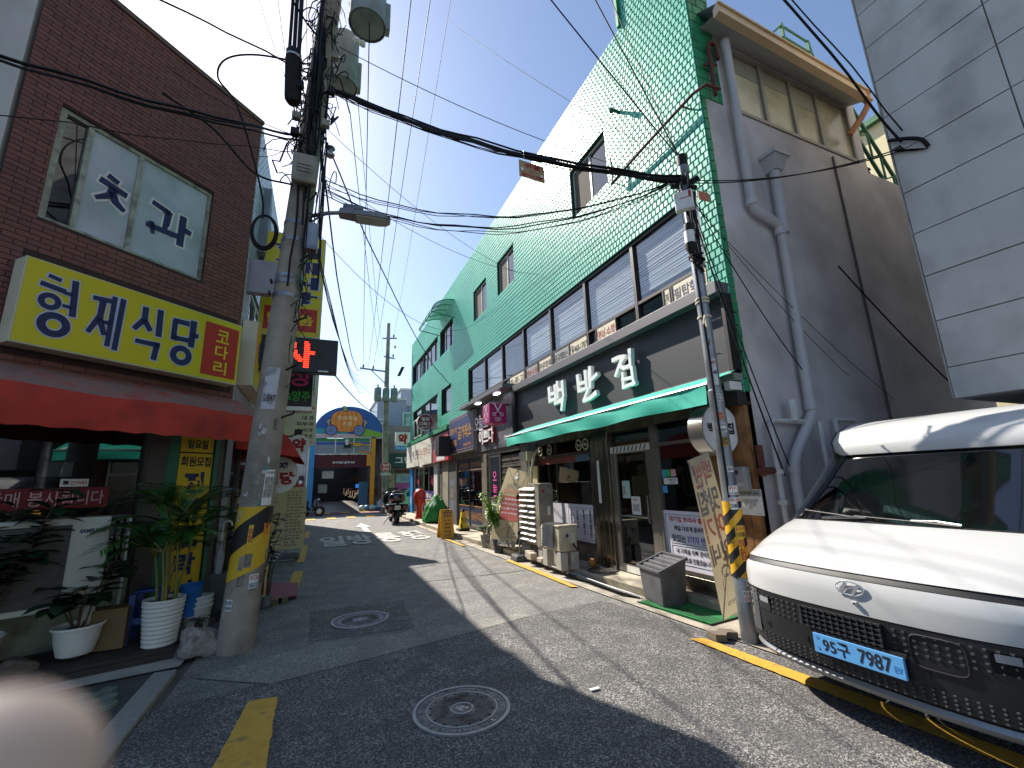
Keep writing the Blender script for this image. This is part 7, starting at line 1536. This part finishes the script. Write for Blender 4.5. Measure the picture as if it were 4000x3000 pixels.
part('pumpkin_rib', (lambda mb: [mb.tube([(1.47+q*.28*(1-.3*t*t), 5.98+.66*t, .205) for t in (-1, -.6, -.2, .2, .6, 1)], .02, 5) for q in (-2.6, -1.3, 0, 1.3, 2.6)] and mb)(MB(FG)), M('pumpkin_rib', '#b9601f', .5), gt)
part('stalk', MB(FG).prism([(1.25, 6.66), (1.55, 6.64), (1.35, 7.02), (1.15, 7.06)], .14, .2), M('stalk_green', '#9a9a45', .6), gt)
part('lettering', text(text(MB(FG), '중곡제일', .85, 2.15, 6.05, 6.35, .215, .02), '시장', 1.2, 1.85, 5.66, 5.96, .215, .02), M('cream_letters', '#d5c79c', .5), gt)
for u in (.5, 2.27):
    w_ = part('carriage_wheel', MB(FG).ring((u, 5.36), .3, .37, 32, .24), M('wheel_plum', '#6e3a55', .5), gt); part('wheel_disc', MB(FG).disc((u, 5.36), .3, 28, .235), M('wheel_blue', '#5b8fd0', .5, var=.2, vs=3), w_)
    part('spoke', (lambda mb: [mb.bar((u, 5.36, .246), (u+.3*math.cos(k*math.pi/6), 5.36+.3*math.sin(k*math.pi/6), .246), .018, .006) for k in range(12)] and mb)(MB(FG)), M('wheel_plum', '#6e3a55'), w_); part('hub', MB(FG).disc((u, 5.36), .06, 12, .252), m_ban, w_)
for s, u in ((1, .42), (-1, 2.55)): part('scroll', MB(FG).tube([(u-s*.05+s*.0, 5.6, .2), (u-s*.12, 5.85, .2), (u, 6.08, .2), (u+s*.13*-1, 6.02, .2), (u-s*.2, 5.85, .2)], .05, 8), m_ban, gt)
part('upper_screen', MB(FG).box(-.42, 3.1, 3.8, 4.82, -.08, -.04), M('screen_grey', '#8f97a4', .5, var=.06), gt)
part('screen_stripe', MB(FG).box(-.42, 3.1, 4.62, 4.82, -.039, -.03), M('stripe_green', '#2f7d55', .5), gt); part('screen_stripe', MB(FG).box(-.42, 3.1, 4.38, 4.58, -.039, -.03), M('stripe_blue', '#35519c', .5), gt)
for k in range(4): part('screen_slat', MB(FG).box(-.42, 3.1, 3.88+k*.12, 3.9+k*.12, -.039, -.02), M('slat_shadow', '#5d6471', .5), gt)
for u in (-.42, .82, 2.0, 3.06): part('screen_post', MB(FG).box(u-.03, u+.03, 3.72, 4.86, -.03, .02), m_white, gt)
part('rail', MB(FG).box(-.42, 3.1, 3.72, 3.8, -.05, .02).box(-.42, 3.9, 4.84, 4.9, -.06, .1), m_white, gt)
part('curtain', MB(FG).grid([[(-.44+3.5*i/30, z, .01+.015*math.sin(i*1.1)) for i in range(31)] for z in (2.85, 3.3, 3.75)]), M('maroon_curtain', '#4f1c27', .8, var=.06), gt, smooth=60)
part('lettering', text(MB(FG), '중곡제일 골목시장', .7, 2.1, 3.13, 3.28, .04, .02), m_wtext, gt)
pcm = thing('security_camera', 'white dome security camera hanging under the painted gate board', 'camera', (1.55, 31.5, 4.3))
part('dome', MB().ball((1.52, 31.6, 4.62), .13, 10).ball((1.52, 31.6, 4.42), .1, 10), m_white, pcm); part('speaker', MB().box(1.35, 1.8, 31.55, 31.8, 4.18, 4.38), m_black, pcm)
one('gate_plate', MB(FG).box(1.95, 2.4, 4.3, 4.5, .2, .22), m_yel, 'small yellow plate hanging under the painted gate board', 'sign', (2.2, 31.7, 4.3))
# inside of the market: dark arcade with stalls
ar = thing('market_arcade', 'dim covered market arcade with stall rows behind the gate', 'building', (1.3, 45, 0))
for x in (-2.6, 4.2): part('side_wall', MB().box(x, x+.2, 32.1, 60, 0, 5.2), M('arcade_wall', '#6b6257', .9, var=.3, vs=2), ar)
part('roof', MB().box(-2.6, .3, 32.1, 60, 5.2, 5.35).box(1.5, 4.4, 32.1, 60, 5.2, 5.35), M('arcade_roof', '#7d8288', .7), ar); part('end_wall', MB().box(-2.6, 4.4, 60, 60.2, 0, 5.2), M('arcade_end', '#8a8378', .9), ar)
random.seed(77)
for k in range(16):
    x = -1.9 if k % 2 else 3.0; y = 34+k*1.5; hgt = rnd(.7, 1.2)
    t = thing('market_stall', 'dark market stall with heaped goods inside the arcade', 'stall', (x, y, 0), 0, 'stalls in the arcade')
    part('table', MB().box(x-.5, x+.9, y, y+1.2, hgt-.1, hgt), m_wood, t); part('goods', MB().box(x-.4, x+.8, y+.1, y+1.1, hgt, hgt+rnd(.15, .5)), M('goods_%d' % (k % 4), ('#6b3a2a', '#4a5a3a', '#7a6a4a', '#3f4a5f')[k % 4], .9, var=.4, vs=5), t); part('canopy', MB().add([(x-.6, y, 2.3), (x+1.0, y, 2.1), (x+1.0, y+1.3, 2.1), (x-.6, y+1.3, 2.3)], [(0, 1, 2, 3)]), M('canopy_%d' % (k % 3), ('#77736c', '#6a3038', '#3b4f66')[k % 3], .8), t)
for i, (x, y, z, w, h, mm, lab) in enumerate(((.1, 33.5, 2.2, .75, .5, m_white, 'white hanging notice board inside the market entrance'), (-.1, 36, 1.2, .6, .6, m_paper, 'white and red box stall front inside the market entrance'), (2.3, 33, 1.5, .3, .25, M('sign_blue', '#2c6fc0', .4, emit='#2c6fc0', es=.4), 'small blue square sign on the right inside the market entrance'))):
    one('notice_board', MB().box(x, x+w, y, y+.05, z, z+h), mm, lab, 'sign', (x, y, z))
one('stall_board', MB().box(2.45, 3.05, 32.3, 32.36, .3, 1.9), M('board_teal', '#2f5f86', .5, var=.15, vs=3), 'tall blue notice board standing by the orange gate post', 'sign', (2.7, 32.3, .3))
for k in range(4): one('rubbish_bag', MB().ball((2.6+k*.32, 30.9+.1*(k % 2), .2), .22, 10, 1, 1, .9), M('bag_%d' % (k % 2), ('#b9c4bd', '#4a8ac0')[k % 2], .4, var=.15, vs=8), 'plastic rubbish bag dumped beside the orange gate post', 'bag', (2.6+k*.32, 30.9, 0), 'rubbish bags by the gate', smooth=60)
# far shops on the right beyond the crossing
fs = thing('corner_shop', 'shops with a dark teal fascia and posters across the street crossing', 'building', (6.5, 33, 0))
part('wall', MB().box(3.9, 13, 33, 40, 0, 5.9), M('far_shop_wall', '#77756f', .8, var=.15), fs)
part('fascia', MB().box(4.35, 12, 32.75, 32.98, 2.85, 3.85), M('dark_teal_fascia', '#123a42', .5, var=.05), fs)
part('lettering', text(MB(fr_front(32.74)), '그랑프리', 4.9, 7.4, 3.1, 3.6, .003, .02), m_wtext, fs)
part('awning', MB().box(5.0, 12, 32.4, 32.98, 2.6, 2.68), M('far_red_awning', '#7c2530', .7), fs)
for q, mm in (((3.95, 4.15, .6, 2.1), m_wood), ((4.2, 4.95, .5, 2.4), M('beige_poster', '#b19a86', .7, var=.1, vs=2)), ((5.05, 6.3, 1.0, 1.7), M('pink_poster', '#b5529a', .6, var=.1, vs=3)), ((5.05, 6.3, 1.75, 2.4), M('pale_poster', '#9fb3bd', .6, var=.1, vs=3)), ((6.35, 7.5, .6, 2.3), M('blue_poster', '#5d94b5', .6, var=.15, vs=2))): part('poster', MB(fr_front(32.98)).rect(*q, .012), mm, fs)
fp2 = MB(fr_front(32.966)); fp2.ring((5.45, 2.05), .11, .15, 16).ring((5.8, 2.05), .11, .15, 16)
part('glasses_mark', fp2, M('violet_print', '#4d4fb5', .5), fs); part('lettering', text(MB(fr_front(32.966)), '맞춤 안경', 5.15, 6.2, 1.1, 1.25), m_wtext, fs)
part('lips_mark', MB(fr_front(32.966)).prism([(4.5, 1.2), (4.62, 1.14), (4.74, 1.2), (4.66, 1.24), (4.62, 1.22), (4.58, 1.24)], 0, .002), m_red, fs)
part('eye_mark', MB(fr_front(32.966)).prism([(4.5, 1.9), (4.6, 1.86), (4.72, 1.9), (4.6, 1.94)], 0, .002), m_blk, fs)
yk = thing('pharmacy_box_sign', 'square pharmacy box sign with a red and green 약 over a blue strip', 'sign', (5.2, 31.6, 4))
part('case', MB().box(4.72, 5.75, 31.5, 31.75, 3.98, 5.25), m_white, yk)
part('lettering', text(MB(fr_front(31.495)), '약', 4.9, 5.55, 4.4, 5.15, .002, .07), m_red, yk)
part('strip', MB(fr_front(31.495)).rect(4.72, 5.75, 3.98, 4.3, .002), m_gb, yk); part('lettering', text(MB(fr_front(31.495)), '백조 온누리약국', 4.8, 5.7, 4.07, 4.2, .005, .02), m_wtext, yk)
m_fg = M('far_blue_grey', '#8b97a6', .8, var=.06)
for q, lab in (((7.0, 13.5, 44, 52, 0, 11.0), 'blue grey block with a small white window behind the transformers'), ((4.4, 12, 38, 44, 0, 8.3), 'pale blue house with a flat roof above the teal fascia'), ((3.9, 6.2, 36, 42, 0, 8.4), 'grey house with roof rails behind the far pole')):
    b_ = thing('far_building', lab, 'building', (q[0], q[2], 0), 0, 'blocks beyond the crossing')
    part('wall', MB().box(*q), m_fg, b_)
    window(fr_front(q[2]-.02), q[0]+2.0, q[0]+3.5, q[5]-2.2, q[5]-1.0, b_, m_wfr, 2, .02, .1, g_sky)
    part('roof_edge', MB().box(q[0]-.1, q[1], q[2]-.1, q[3], q[5], q[5]+.15), m_soff, b_)
hp = thing('green_canopy', 'small striped green dome canopy behind the far utility pole', 'canopy', (3.5, 34, 6))
for k in range(7):
    part('stripe', MB().tube([(4.15+.55*math.cos(a)*(1-k*.0), 35.5, 5.9+k*.13) for a in (0, math.pi)], .05, 6), M('stripe_mint', '#4fa384', .5) if k % 2 else m_white, hp)
lb = thing('left_far_building', 'pale shop row on the left beyond the crossing', 'building', (-5, 33, 0))
part('wall', MB().box(-12, -.75, 32.3, 45, 0, 6.2), m_lw, lb)
part('red_door', MB().box(-2.2, -1.0, 32.2, 32.29, 0, 2.4), M('maroon_door', '#5a1f2a', .6), lb)
bp = thing('barber_pole', 'red white and blue striped barber pole by the left gate post', 'pole', (-1.1, 31.9, .5))
for k in range(6): part('band', MB().lathe([(.11, 1.0+k*.22), (.11, 1.2+k*.22)], (-1.15, 31.9, 0), 12), (m_red, m_white, m_navy)[k % 3], bp)
one('thin_mast', MB().tube([(-.8, 30.8, 0), (-.74, 30.8, 4.2)], .05, 8), m_alu, 'thin pale metal mast standing left of the blue gate post', 'pole', (-.8, 30.8, 0))
# far utility pole with three transformers and stop sign
fpz = thing('utility_pole', 'slender far utility pole with three drum transformers at the crossing', 'pole', (3.55, 28, 0))
part('shaft', MB().tube([(3.62, 28, 0), (3.55, 28, 7), (3.58, 28, 12)], [.19, .16, .1], 16), m_pole, fpz, smooth=50)
for dx in (-.5, 0, .5): part('transformer', MB().lathe([(.2, 6.75), (.22, 6.8), (.22, 7.55), (.18, 7.6), (.05, 7.65), (.05, 7.8)], (3.5+dx, 27.75, 0), 16), m_trf, fpz, smooth=40)
part('crossarm', MB().bar((1.9, 28, 8.85), (3.6, 28, 8.72), .09).bar((2.6, 28, 8.75), (3.5, 28, 7.9), .05).bar((3.2, 27.9, 10.9), (4.1, 27.9, 11.0), .08).bar((3.3, 27.9, 9.7), (4.0, 27.9, 9.6), .08), m_steel, fpz)
for k, p in enumerate(((2.1, 28, 8.9), (2.7, 28, 8.85), (3.9, 27.9, 11.05), (4.0, 27.9, 10.3), (3.9, 27.9, 9.7))): part('insulator', MB().lathe([(.03, 0), (.07, .05), (.04, .1), (.07, .15), (.03, .2)], p, 8), m_black, fpz)
part('switch_gear', MB().hexa([(4.2, 27.9, 8.5), (4.4, 27.9, 8.5), (4.4, 28.1, 8.5), (4.2, 28.1, 8.5), (4.45, 27.9, 9.1), (4.65, 27.9, 9.1), (4.65, 28.1, 9.1), (4.45, 28.1, 9.1)]), m_black, fpz)
stt = thing('stop_sign', 'red octagonal STOP sign with Korean 정지 on the far utility pole', 'traffic sign', (3.6, 27.6, 2.7))
FST = fr_front(27.6)
octo = lambda r: [(3.6+r*math.cos(math.pi/8+k*math.pi/4), 2.69+r*math.sin(math.pi/8+k*math.pi/4)) for k in range(8)]
part('border', MB(FST).prism(octo(.325), 0, .01), m_white, stt); part('plate', MB(FST).prism(octo(.305), .011, .014), M('sign_red', '#b01c26', .4, var=.02), stt)
part('lettering', text(text(MB(FST), '정지', 3.42, 3.78, 2.7, 2.87, .017, .03), 'STOP', 3.42, 3.78, 2.5, 2.64, .017, .03), m_wtext, stt)
part('sub_plate', MB(FST).box(3.3, 3.9, 2.2, 2.34, 0, .01), m_white, stt); part('lettering', text(MB(FST), '어린이보호구역', 3.33, 3.87, 2.23, 2.31, .012), m_blk, stt)
# ================================================================ overhead wires
P1 = lambda z, dx=0, dy=0: V((PX(z)+.2+dx, 5.75+dy, z)); P2 = lambda z, dx=0, dy=0: V((RPX(z)+dx, 3.46+dy, z))
GRP = 'overhead wires'
def wire(name, a, b, sag, r, label, n=18, mat=None, w=0):
    a, b = V(a), V(b); pts = []
    for i in range(n+1):
        t = i/n; p = a.lerp(b, t); p.z -= sag*4*t*(1-t); p += V((math.sin(t*23+w), math.cos(t*19+w*2), math.sin(t*31+w)))*.012*(1 if w else 0)
        pts.append(p)
    mb = MB().tube(pts, r, 6); c = a.lerp(b, .5)
    return one(name, mb, mat or m_cable, label, 'cable', tuple(c), GRP, smooth=60)
LB = 'thick bundle of black cables sagging from the concrete pole across to the steel pole'
wire('cable', P1(7.25), P2(5.22, 0, .02), .26, .026, 'thickest black cable of the bundle between the concrete pole and the steel pole', w=.3)
for k in range(7): wire('cable', P1(7.25+rnd(-.05, .05), rnd(-.05, .1), rnd(-.06, .06)), P2(5.22+rnd(-.04, .04), rnd(-.04, .02), rnd(-.05, .05)), .25+rnd(-.03, .07), rnd(.005, .014), LB, w=k*.4+.3)
L2 = 'lower black cables drooping from the concrete pole towards the steel pole'
for k in range(7): wire('cable', P1(5.75-rnd(0, .4), .05, 0), P2(5.28+rnd(-.03, .03), 0, .05), .6+rnd(-.1, .12), rnd(.004, .010), L2, w=k*.3+.2)
L3 = 'thin wire crossing high over the street to the green building'
for a, b, s, r in (((-.1, 5.9, 8.2), (4.6, 5.7, 7.4), .15, .006), ((-.2, 5.9, 6.7), (4.62, 9.5, 6.9), .3, .004), ((-.2, 5.9, 5.0), (4.62, 12.5, 6.9), .9, .004), ((-.2, 6.0, 6.0), (4.62, 8.6, 6.5), .35, .004)): wire('wire', a, b, s, r, L3)
L4 = 'wire running down from the sky to the top of the steel pole'
for a, b, s, r in (((-1.0, 4.6, 13), P2(5.5), .1, .009), ((1.3, 4.3, 13), P2(5.48), .0, .009), ((2.6, 4.2, 12), P2(5.45), .05, .005), ((2.3, 8.5, 13), P2(5.4), .1, .005)): wire('wire', a, b, s, r, L4)
L5 = 'power line running along the street high above the asphalt'
for x0, y0, x1, z0, z1, r in ((.3, 5.6, 2.1, 8.5, 8.95, .008), (.5, -1, 2.4, 10.2, 8.95, .009), (.86, -1, 2.7, 10.7, 8.95, .008), (.0, 5.8, 3.3, 9.0, 9.8, .006), (1.3, -1, 3.9, 13, 11.0, .006), (.1, 5.7, 3.2, 6.9, 9.2, .006)): wire('power_line', (x0, y0, z0), (x1, 28, z1), .5, r, L5)
wire('cable', P1(6.4, -.1, 0), (2.0, 28, 8.8), 1.2, .014, 'heavy twisted cable running from the concrete pole down the left of the street', w=.5)
for k in range(5): wire('cable', P1(5.0+.05*k, -.06, 0), (2.0+.1*k, 28, 8.6-.2*k), .9+.1*k, .008, 'bundle of drop cables following the left side of the street to the far pole', w=k+.4)
wire('cable', P1(6.5, -.08, 0), (4.6, 16.6, 5.5), .55, .012, 'single thick cable dropping from the concrete pole to the far corner of the ribbon windows', w=.9)
wire('cable', P1(3.5, .1, .2), (3.4, 28, 6.3), .5, .012, 'dark cable swooping over the market gate to the far pole')
wire('wire', (-.5, 16, 6.8), (3.5, 28, 6.6), .2, .006, 'thin wire above the market gate board')
L6 = 'black cable strung from the upper left past the brick wall to the concrete pole'
for a, b, s, r in (((-3.5, 3.6, 4.8), P1(6.35, -.3, 0), .12, .015), ((-3.5, 3.6, 4.82), P1(6.3, -.3, .02), .16, .012), ((-3.45, 3.55, 4.78), P1(6.38, -.3, .0), .2, .01), ((-3.6, 3.4, 6.0), P1(7.4, -.3, 0), .05, .011), ((-2.6, 3.0, 8.4), P1(8.1, -.3, 0), .1, .015), ((-3.6, 3.6, 4.1), P1(6.1, -.3, 0), .1, .005), ((-1.6, 3.6, 9.5), P1(8.9, -.3, 0), .1, .012)): wire('cable', a, b, s, r, L6, w=.2+r*40)
L7 = 'thin wire fanning over the brick roof towards the concrete pole'
for a, b, s in (((-1.9, 8.2, 12), P1(6.5, -.3, 0), .1), ((-1.6, 8, 13), P1(6.0, -.25, .1), .2), ((-1.0, 9, 14), P1(6.6, -.25, 0), .1), ((-2.2, 6.4, 7.4), P1(6.4, -.3, .1), .1), ((-1.25, 7.4, 7.1), P1(6.45, -.3, .1), .12), ((-.9, 12, 14), P1(6.0, -.2, .2), .3)): wire('wire', a, b, s, .005, L7)
one('cable_loop', MB().tube(sm_path([P1(7.45, -.35, -.1), (-1.05, 5.5, 7.2), (-1.35, 5.35, 6.85), (-1.4, 5.3, 6.5), (-1.2, 5.35, 6.25), (-1.0, 5.45, 5.7), (-.86, 5.6, 5.2), (-.84, 5.66, 4.95)]), .012, 8), m_cable, 'slack loop of black cable hanging in front of the brick wall corner', 'cable', (-1.2, 5.4, 6.5), smooth=60)
one('cable_loop', MB().tube(sm_path([(-1.75, 4.9, 5.75), (-1.35, 5.2, 5.7), (-.95, 5.5, 5.45), P1(5.5, -.3, -.1)]), .012, 8), m_cable, 'short sagging black cable joining the concrete pole from the left', 'cable', (-1.1, 5.3, 5.6), smooth=60)
L8 = 'black cables running from the steel pole past the eaves to the concrete building'
wire('cable', (2.2, 2.6, 9.5), (5.78, 2.06, 5.2), -.1, .014, 'thick black cable passing in front of the roof gutter to the concrete building wall', w=.6)
wire('cable', (2.35, 2.6, 9.55), (5.78, 2.02, 5.33), -.05, .008, 'thick black cable passing in front of the roof gutter to the concrete building wall', w=.2)
for k in range(2): wire('cable', P2(5.2+.04*k, .05, 0), (5.76, 2.13, 5.15-.03*k), .12, .007, L8)
lp = MB()
for k in range(4): lp.tube([(5.77, 2.15-.2*math.sin(t*math.pi/8)**2*(.8+.1*k)-.02*k, 5.18-(.12+.03*k)*math.sin(t*math.pi/8)) for t in range(9)], .008, 6)
lp.tube(sm_path([(5.76, 2.16, 5.3), (5.74, 2.0, 5.19), (5.76, 1.9, 5.1), (5.79, 1.87, 5.0)]), .02, 8)
one('cable_loop', lp, m_cable, 'loops of spare black cable gathered on the concrete building wall', 'cable', (5.77, 2.0, 5.1), smooth=60)
L9 = 'thin drop wire slanting across the grey side wall from the steel pole'
for a, b, r in ((P2(5.0, .1), (5.55, 3.45, 2.9), .007), (P2(4.95, .1), (6.6, 3.5, 2.9), .004), (P2(4.9, .1), (7.6, 3.5, 2.6), .004), (P2(4.7, .08), (4.9, 3.45, 1.6), .009), (P2(4.85, .08), (5.0, 3.45, 1.7), .007)): wire('wire', a, b, .12, r, L9)
wire('cable', (6.9, 3.5, 4.6), (9.4, 3.5, 2.9), .05, .012, 'dark cable slanting down the shaded back part of the grey side wall')
# tangle of cables on the concrete pole
random.seed(8); tg = MB()
for k in range(60):
    z = rnd(5.9, 8.9); a = rnd(-2.6, 1.2); p = V((PX(z)+(prad(z)+.03)*math.cos(-math.pi/2+a), 5.85+(prad(z)+.03)*math.sin(-math.pi/2+a), z)); pts = [p]
    for q in range(5): pts.append(pts[-1]+V((rnd(-.1, .11), rnd(-.08, .05), rnd(-.32, .1))))
    tg.tube(pts, rnd(.005, .013), 5)
for k in range(22):
    z = rnd(6.2, 8.9); pts = [V((PX(z)+rnd(-.1, .25), 5.6+rnd(-.05, .1), z))]; pts += [pts[0]+V((rnd(-.02, .02), rnd(-.03, .03), -.35*q)) for q in range(1, 7)]; tg.tube(pts, rnd(.006, .016), 5)
for k in range(26):
    z = rnd(5.2, 8.8); c = V((PX(z)+rnd(-.35, .4), 5.65+rnd(-.1, .1), z)); r = rnd(.06, .2); a = rnd(0, 3)
    tg.tube([c+V((math.cos(t*.5)*r*math.cos(a), math.cos(t*.5)*r*math.sin(a), math.sin(t*.5)*r*1.1)) for t in range(int(rnd(6, 13)))], rnd(.004, .009), 5)
for k in range(14):
    z = rnd(3.4, 5.4); pts = [V((PX(z)+rnd(.12, .2), 5.68, z))]; pts += [pts[0]+V((rnd(-.03, .05)*q, 0, -.16*q)) for q in range(1, 5)]; tg.tube(pts, rnd(.004, .008), 5)
tag(part('cable_tangle', tg, m_cable, up, smooth=60), kind='stuff')
for k, (x, z) in enumerate(((-.55, 6.95), (-.56, 6.45), (-.16, 7.0), (-.2, 6.45), (-.56, 6.2), (-.14, 7.6))): part('splice_box', MB().box(x-.05, x+.05, 5.5, 5.58, z-.04, z+.06), m_box if k % 2 else m_cable, up, bevel=.01)
part('spool', MB().lathe([(.05, 6.02), (.06, 6.05), (.03, 6.07), (.03, 6.12), (.06, 6.14), (.05, 6.16)], (-.12, 5.6, 0), 12), m_steel, up)
dpz = thing('warning_plate', 'tan plate with red 위험 and 높이 4.5M hanging from the sagging cables', 'sign', (2.6, 5, 6))
FD = fr_front(4.38)
part('plate', MB(FD).add([(2.13, 5.46, 0), (2.49, 5.44, 0), (2.49, 5.68, 0), (2.13, 5.70, 0)], [(0, 1, 2, 3)]).add([(2.13, 5.46, -.01), (2.49, 5.44, -.01), (2.49, 5.68, -.01), (2.13, 5.70, -.01)], [(3, 2, 1, 0)]), M('tan_plate', '#9c8564', .6, var=.08), dpz)
part('lettering', text(MB(FD), '위험', 2.2, 2.42, 5.6, 5.67, .003, .04), m_red, dpz); part('lettering', text(text(MB(FD), '높이4.5M', 2.16, 2.46, 5.465, 5.525, .003, .03), 'kt', 2.29, 2.33, 5.55, 5.58, .003), m_red, dpz)
part('hole', MB(FD).disc((2.17, 5.57), .022, 14, .003).disc((2.45, 5.53), .022, 14, .003), m_white, dpz)
part('hanger', MB(FD).bar((2.2, 5.7, 0), (2.2, 5.85, 0), .008).bar((2.42, 5.69, 0), (2.42, 5.8, 0), .008), m_steel, dpz)
# ---------------------------------------------------------------- hand at the lower left, close to the lens
def cs_(x, y, z): return V((0, 0, 1.65))+C_RT*x-C_UP*y+C_FW*z
J = [(-.125, .125, -.02), (-.098, .092, .012), (-.072, .064, .030), (-.056, .048, .036), (-.0415, .036, .0365),            # index
     (-.096, .108, .016), (-.074, .088, .04), (-.062, .076, .046), (-.05, .066, .046), (-.1, .124, .012), (-.08, .108, .038), (-.068, .096, .044), (-.057, .087, .043),
     (-.106, .138, .006), (-.09, .126, .028), (-.08, .116, .033), (-.072, .109, .032), (-.135, .10, -.02), (-.12, .072, -.008), (-.105, .055, .002), (-.165, .19, -.07), (-.2, .26, -.12)]
EG = [(0, 1), (1, 2), (2, 3), (3, 4), (0, 5), (5, 6), (6, 7), (7, 8), (0, 9), (9, 10), (10, 11), (11, 12), (0, 13), (13, 14), (14, 15), (15, 16), (0, 17), (17, 18), (18, 19), (0, 20), (20, 21)]
RD = [.019, .011, .0098, .0092, .0085, .011, .0098, .009, .008, .0105, .0095, .0088, .0078, .0095, .0085, .0078, .007, .013, .0105, .009, .024, .028]
me = bpy.data.meshes.new('hand'); me.from_pydata([cs_(p[0]+.0025, p[1]-.0058, p[2]) for p in J], EG, []); me.update()
ho = bpy.data.objects.new('hand', me); link(ho); tag(ho, 'blurred fingertip of the photographer at the lower left corner, close to the lens', 'hand')
sk_ = ho.modifiers.new('skin', 'SKIN'); sk_.use_smooth_shade = True
if not me.skin_vertices: pass
for i, sv in enumerate(me.skin_vertices[0].data): sv.radius = (RD[i], RD[i]); sv.use_root = (i == 0)
ss_ = ho.modifiers.new('subsurf', 'SUBSURF'); ss_.levels = 2; ss_.render_levels = 2
m_skin = M('skin', '#c4ad9c', .55, var=.06, vs=40); m_skin.node_tree.nodes['Principled BSDF'].inputs['Subsurface Weight'].default_value = .1; m_skin.node_tree.nodes['Principled BSDF'].inputs['Subsurface Radius'].default_value = (.004, .002, .001)
me.materials.append(m_skin)
bpy.data.scenes.remove(TMP)
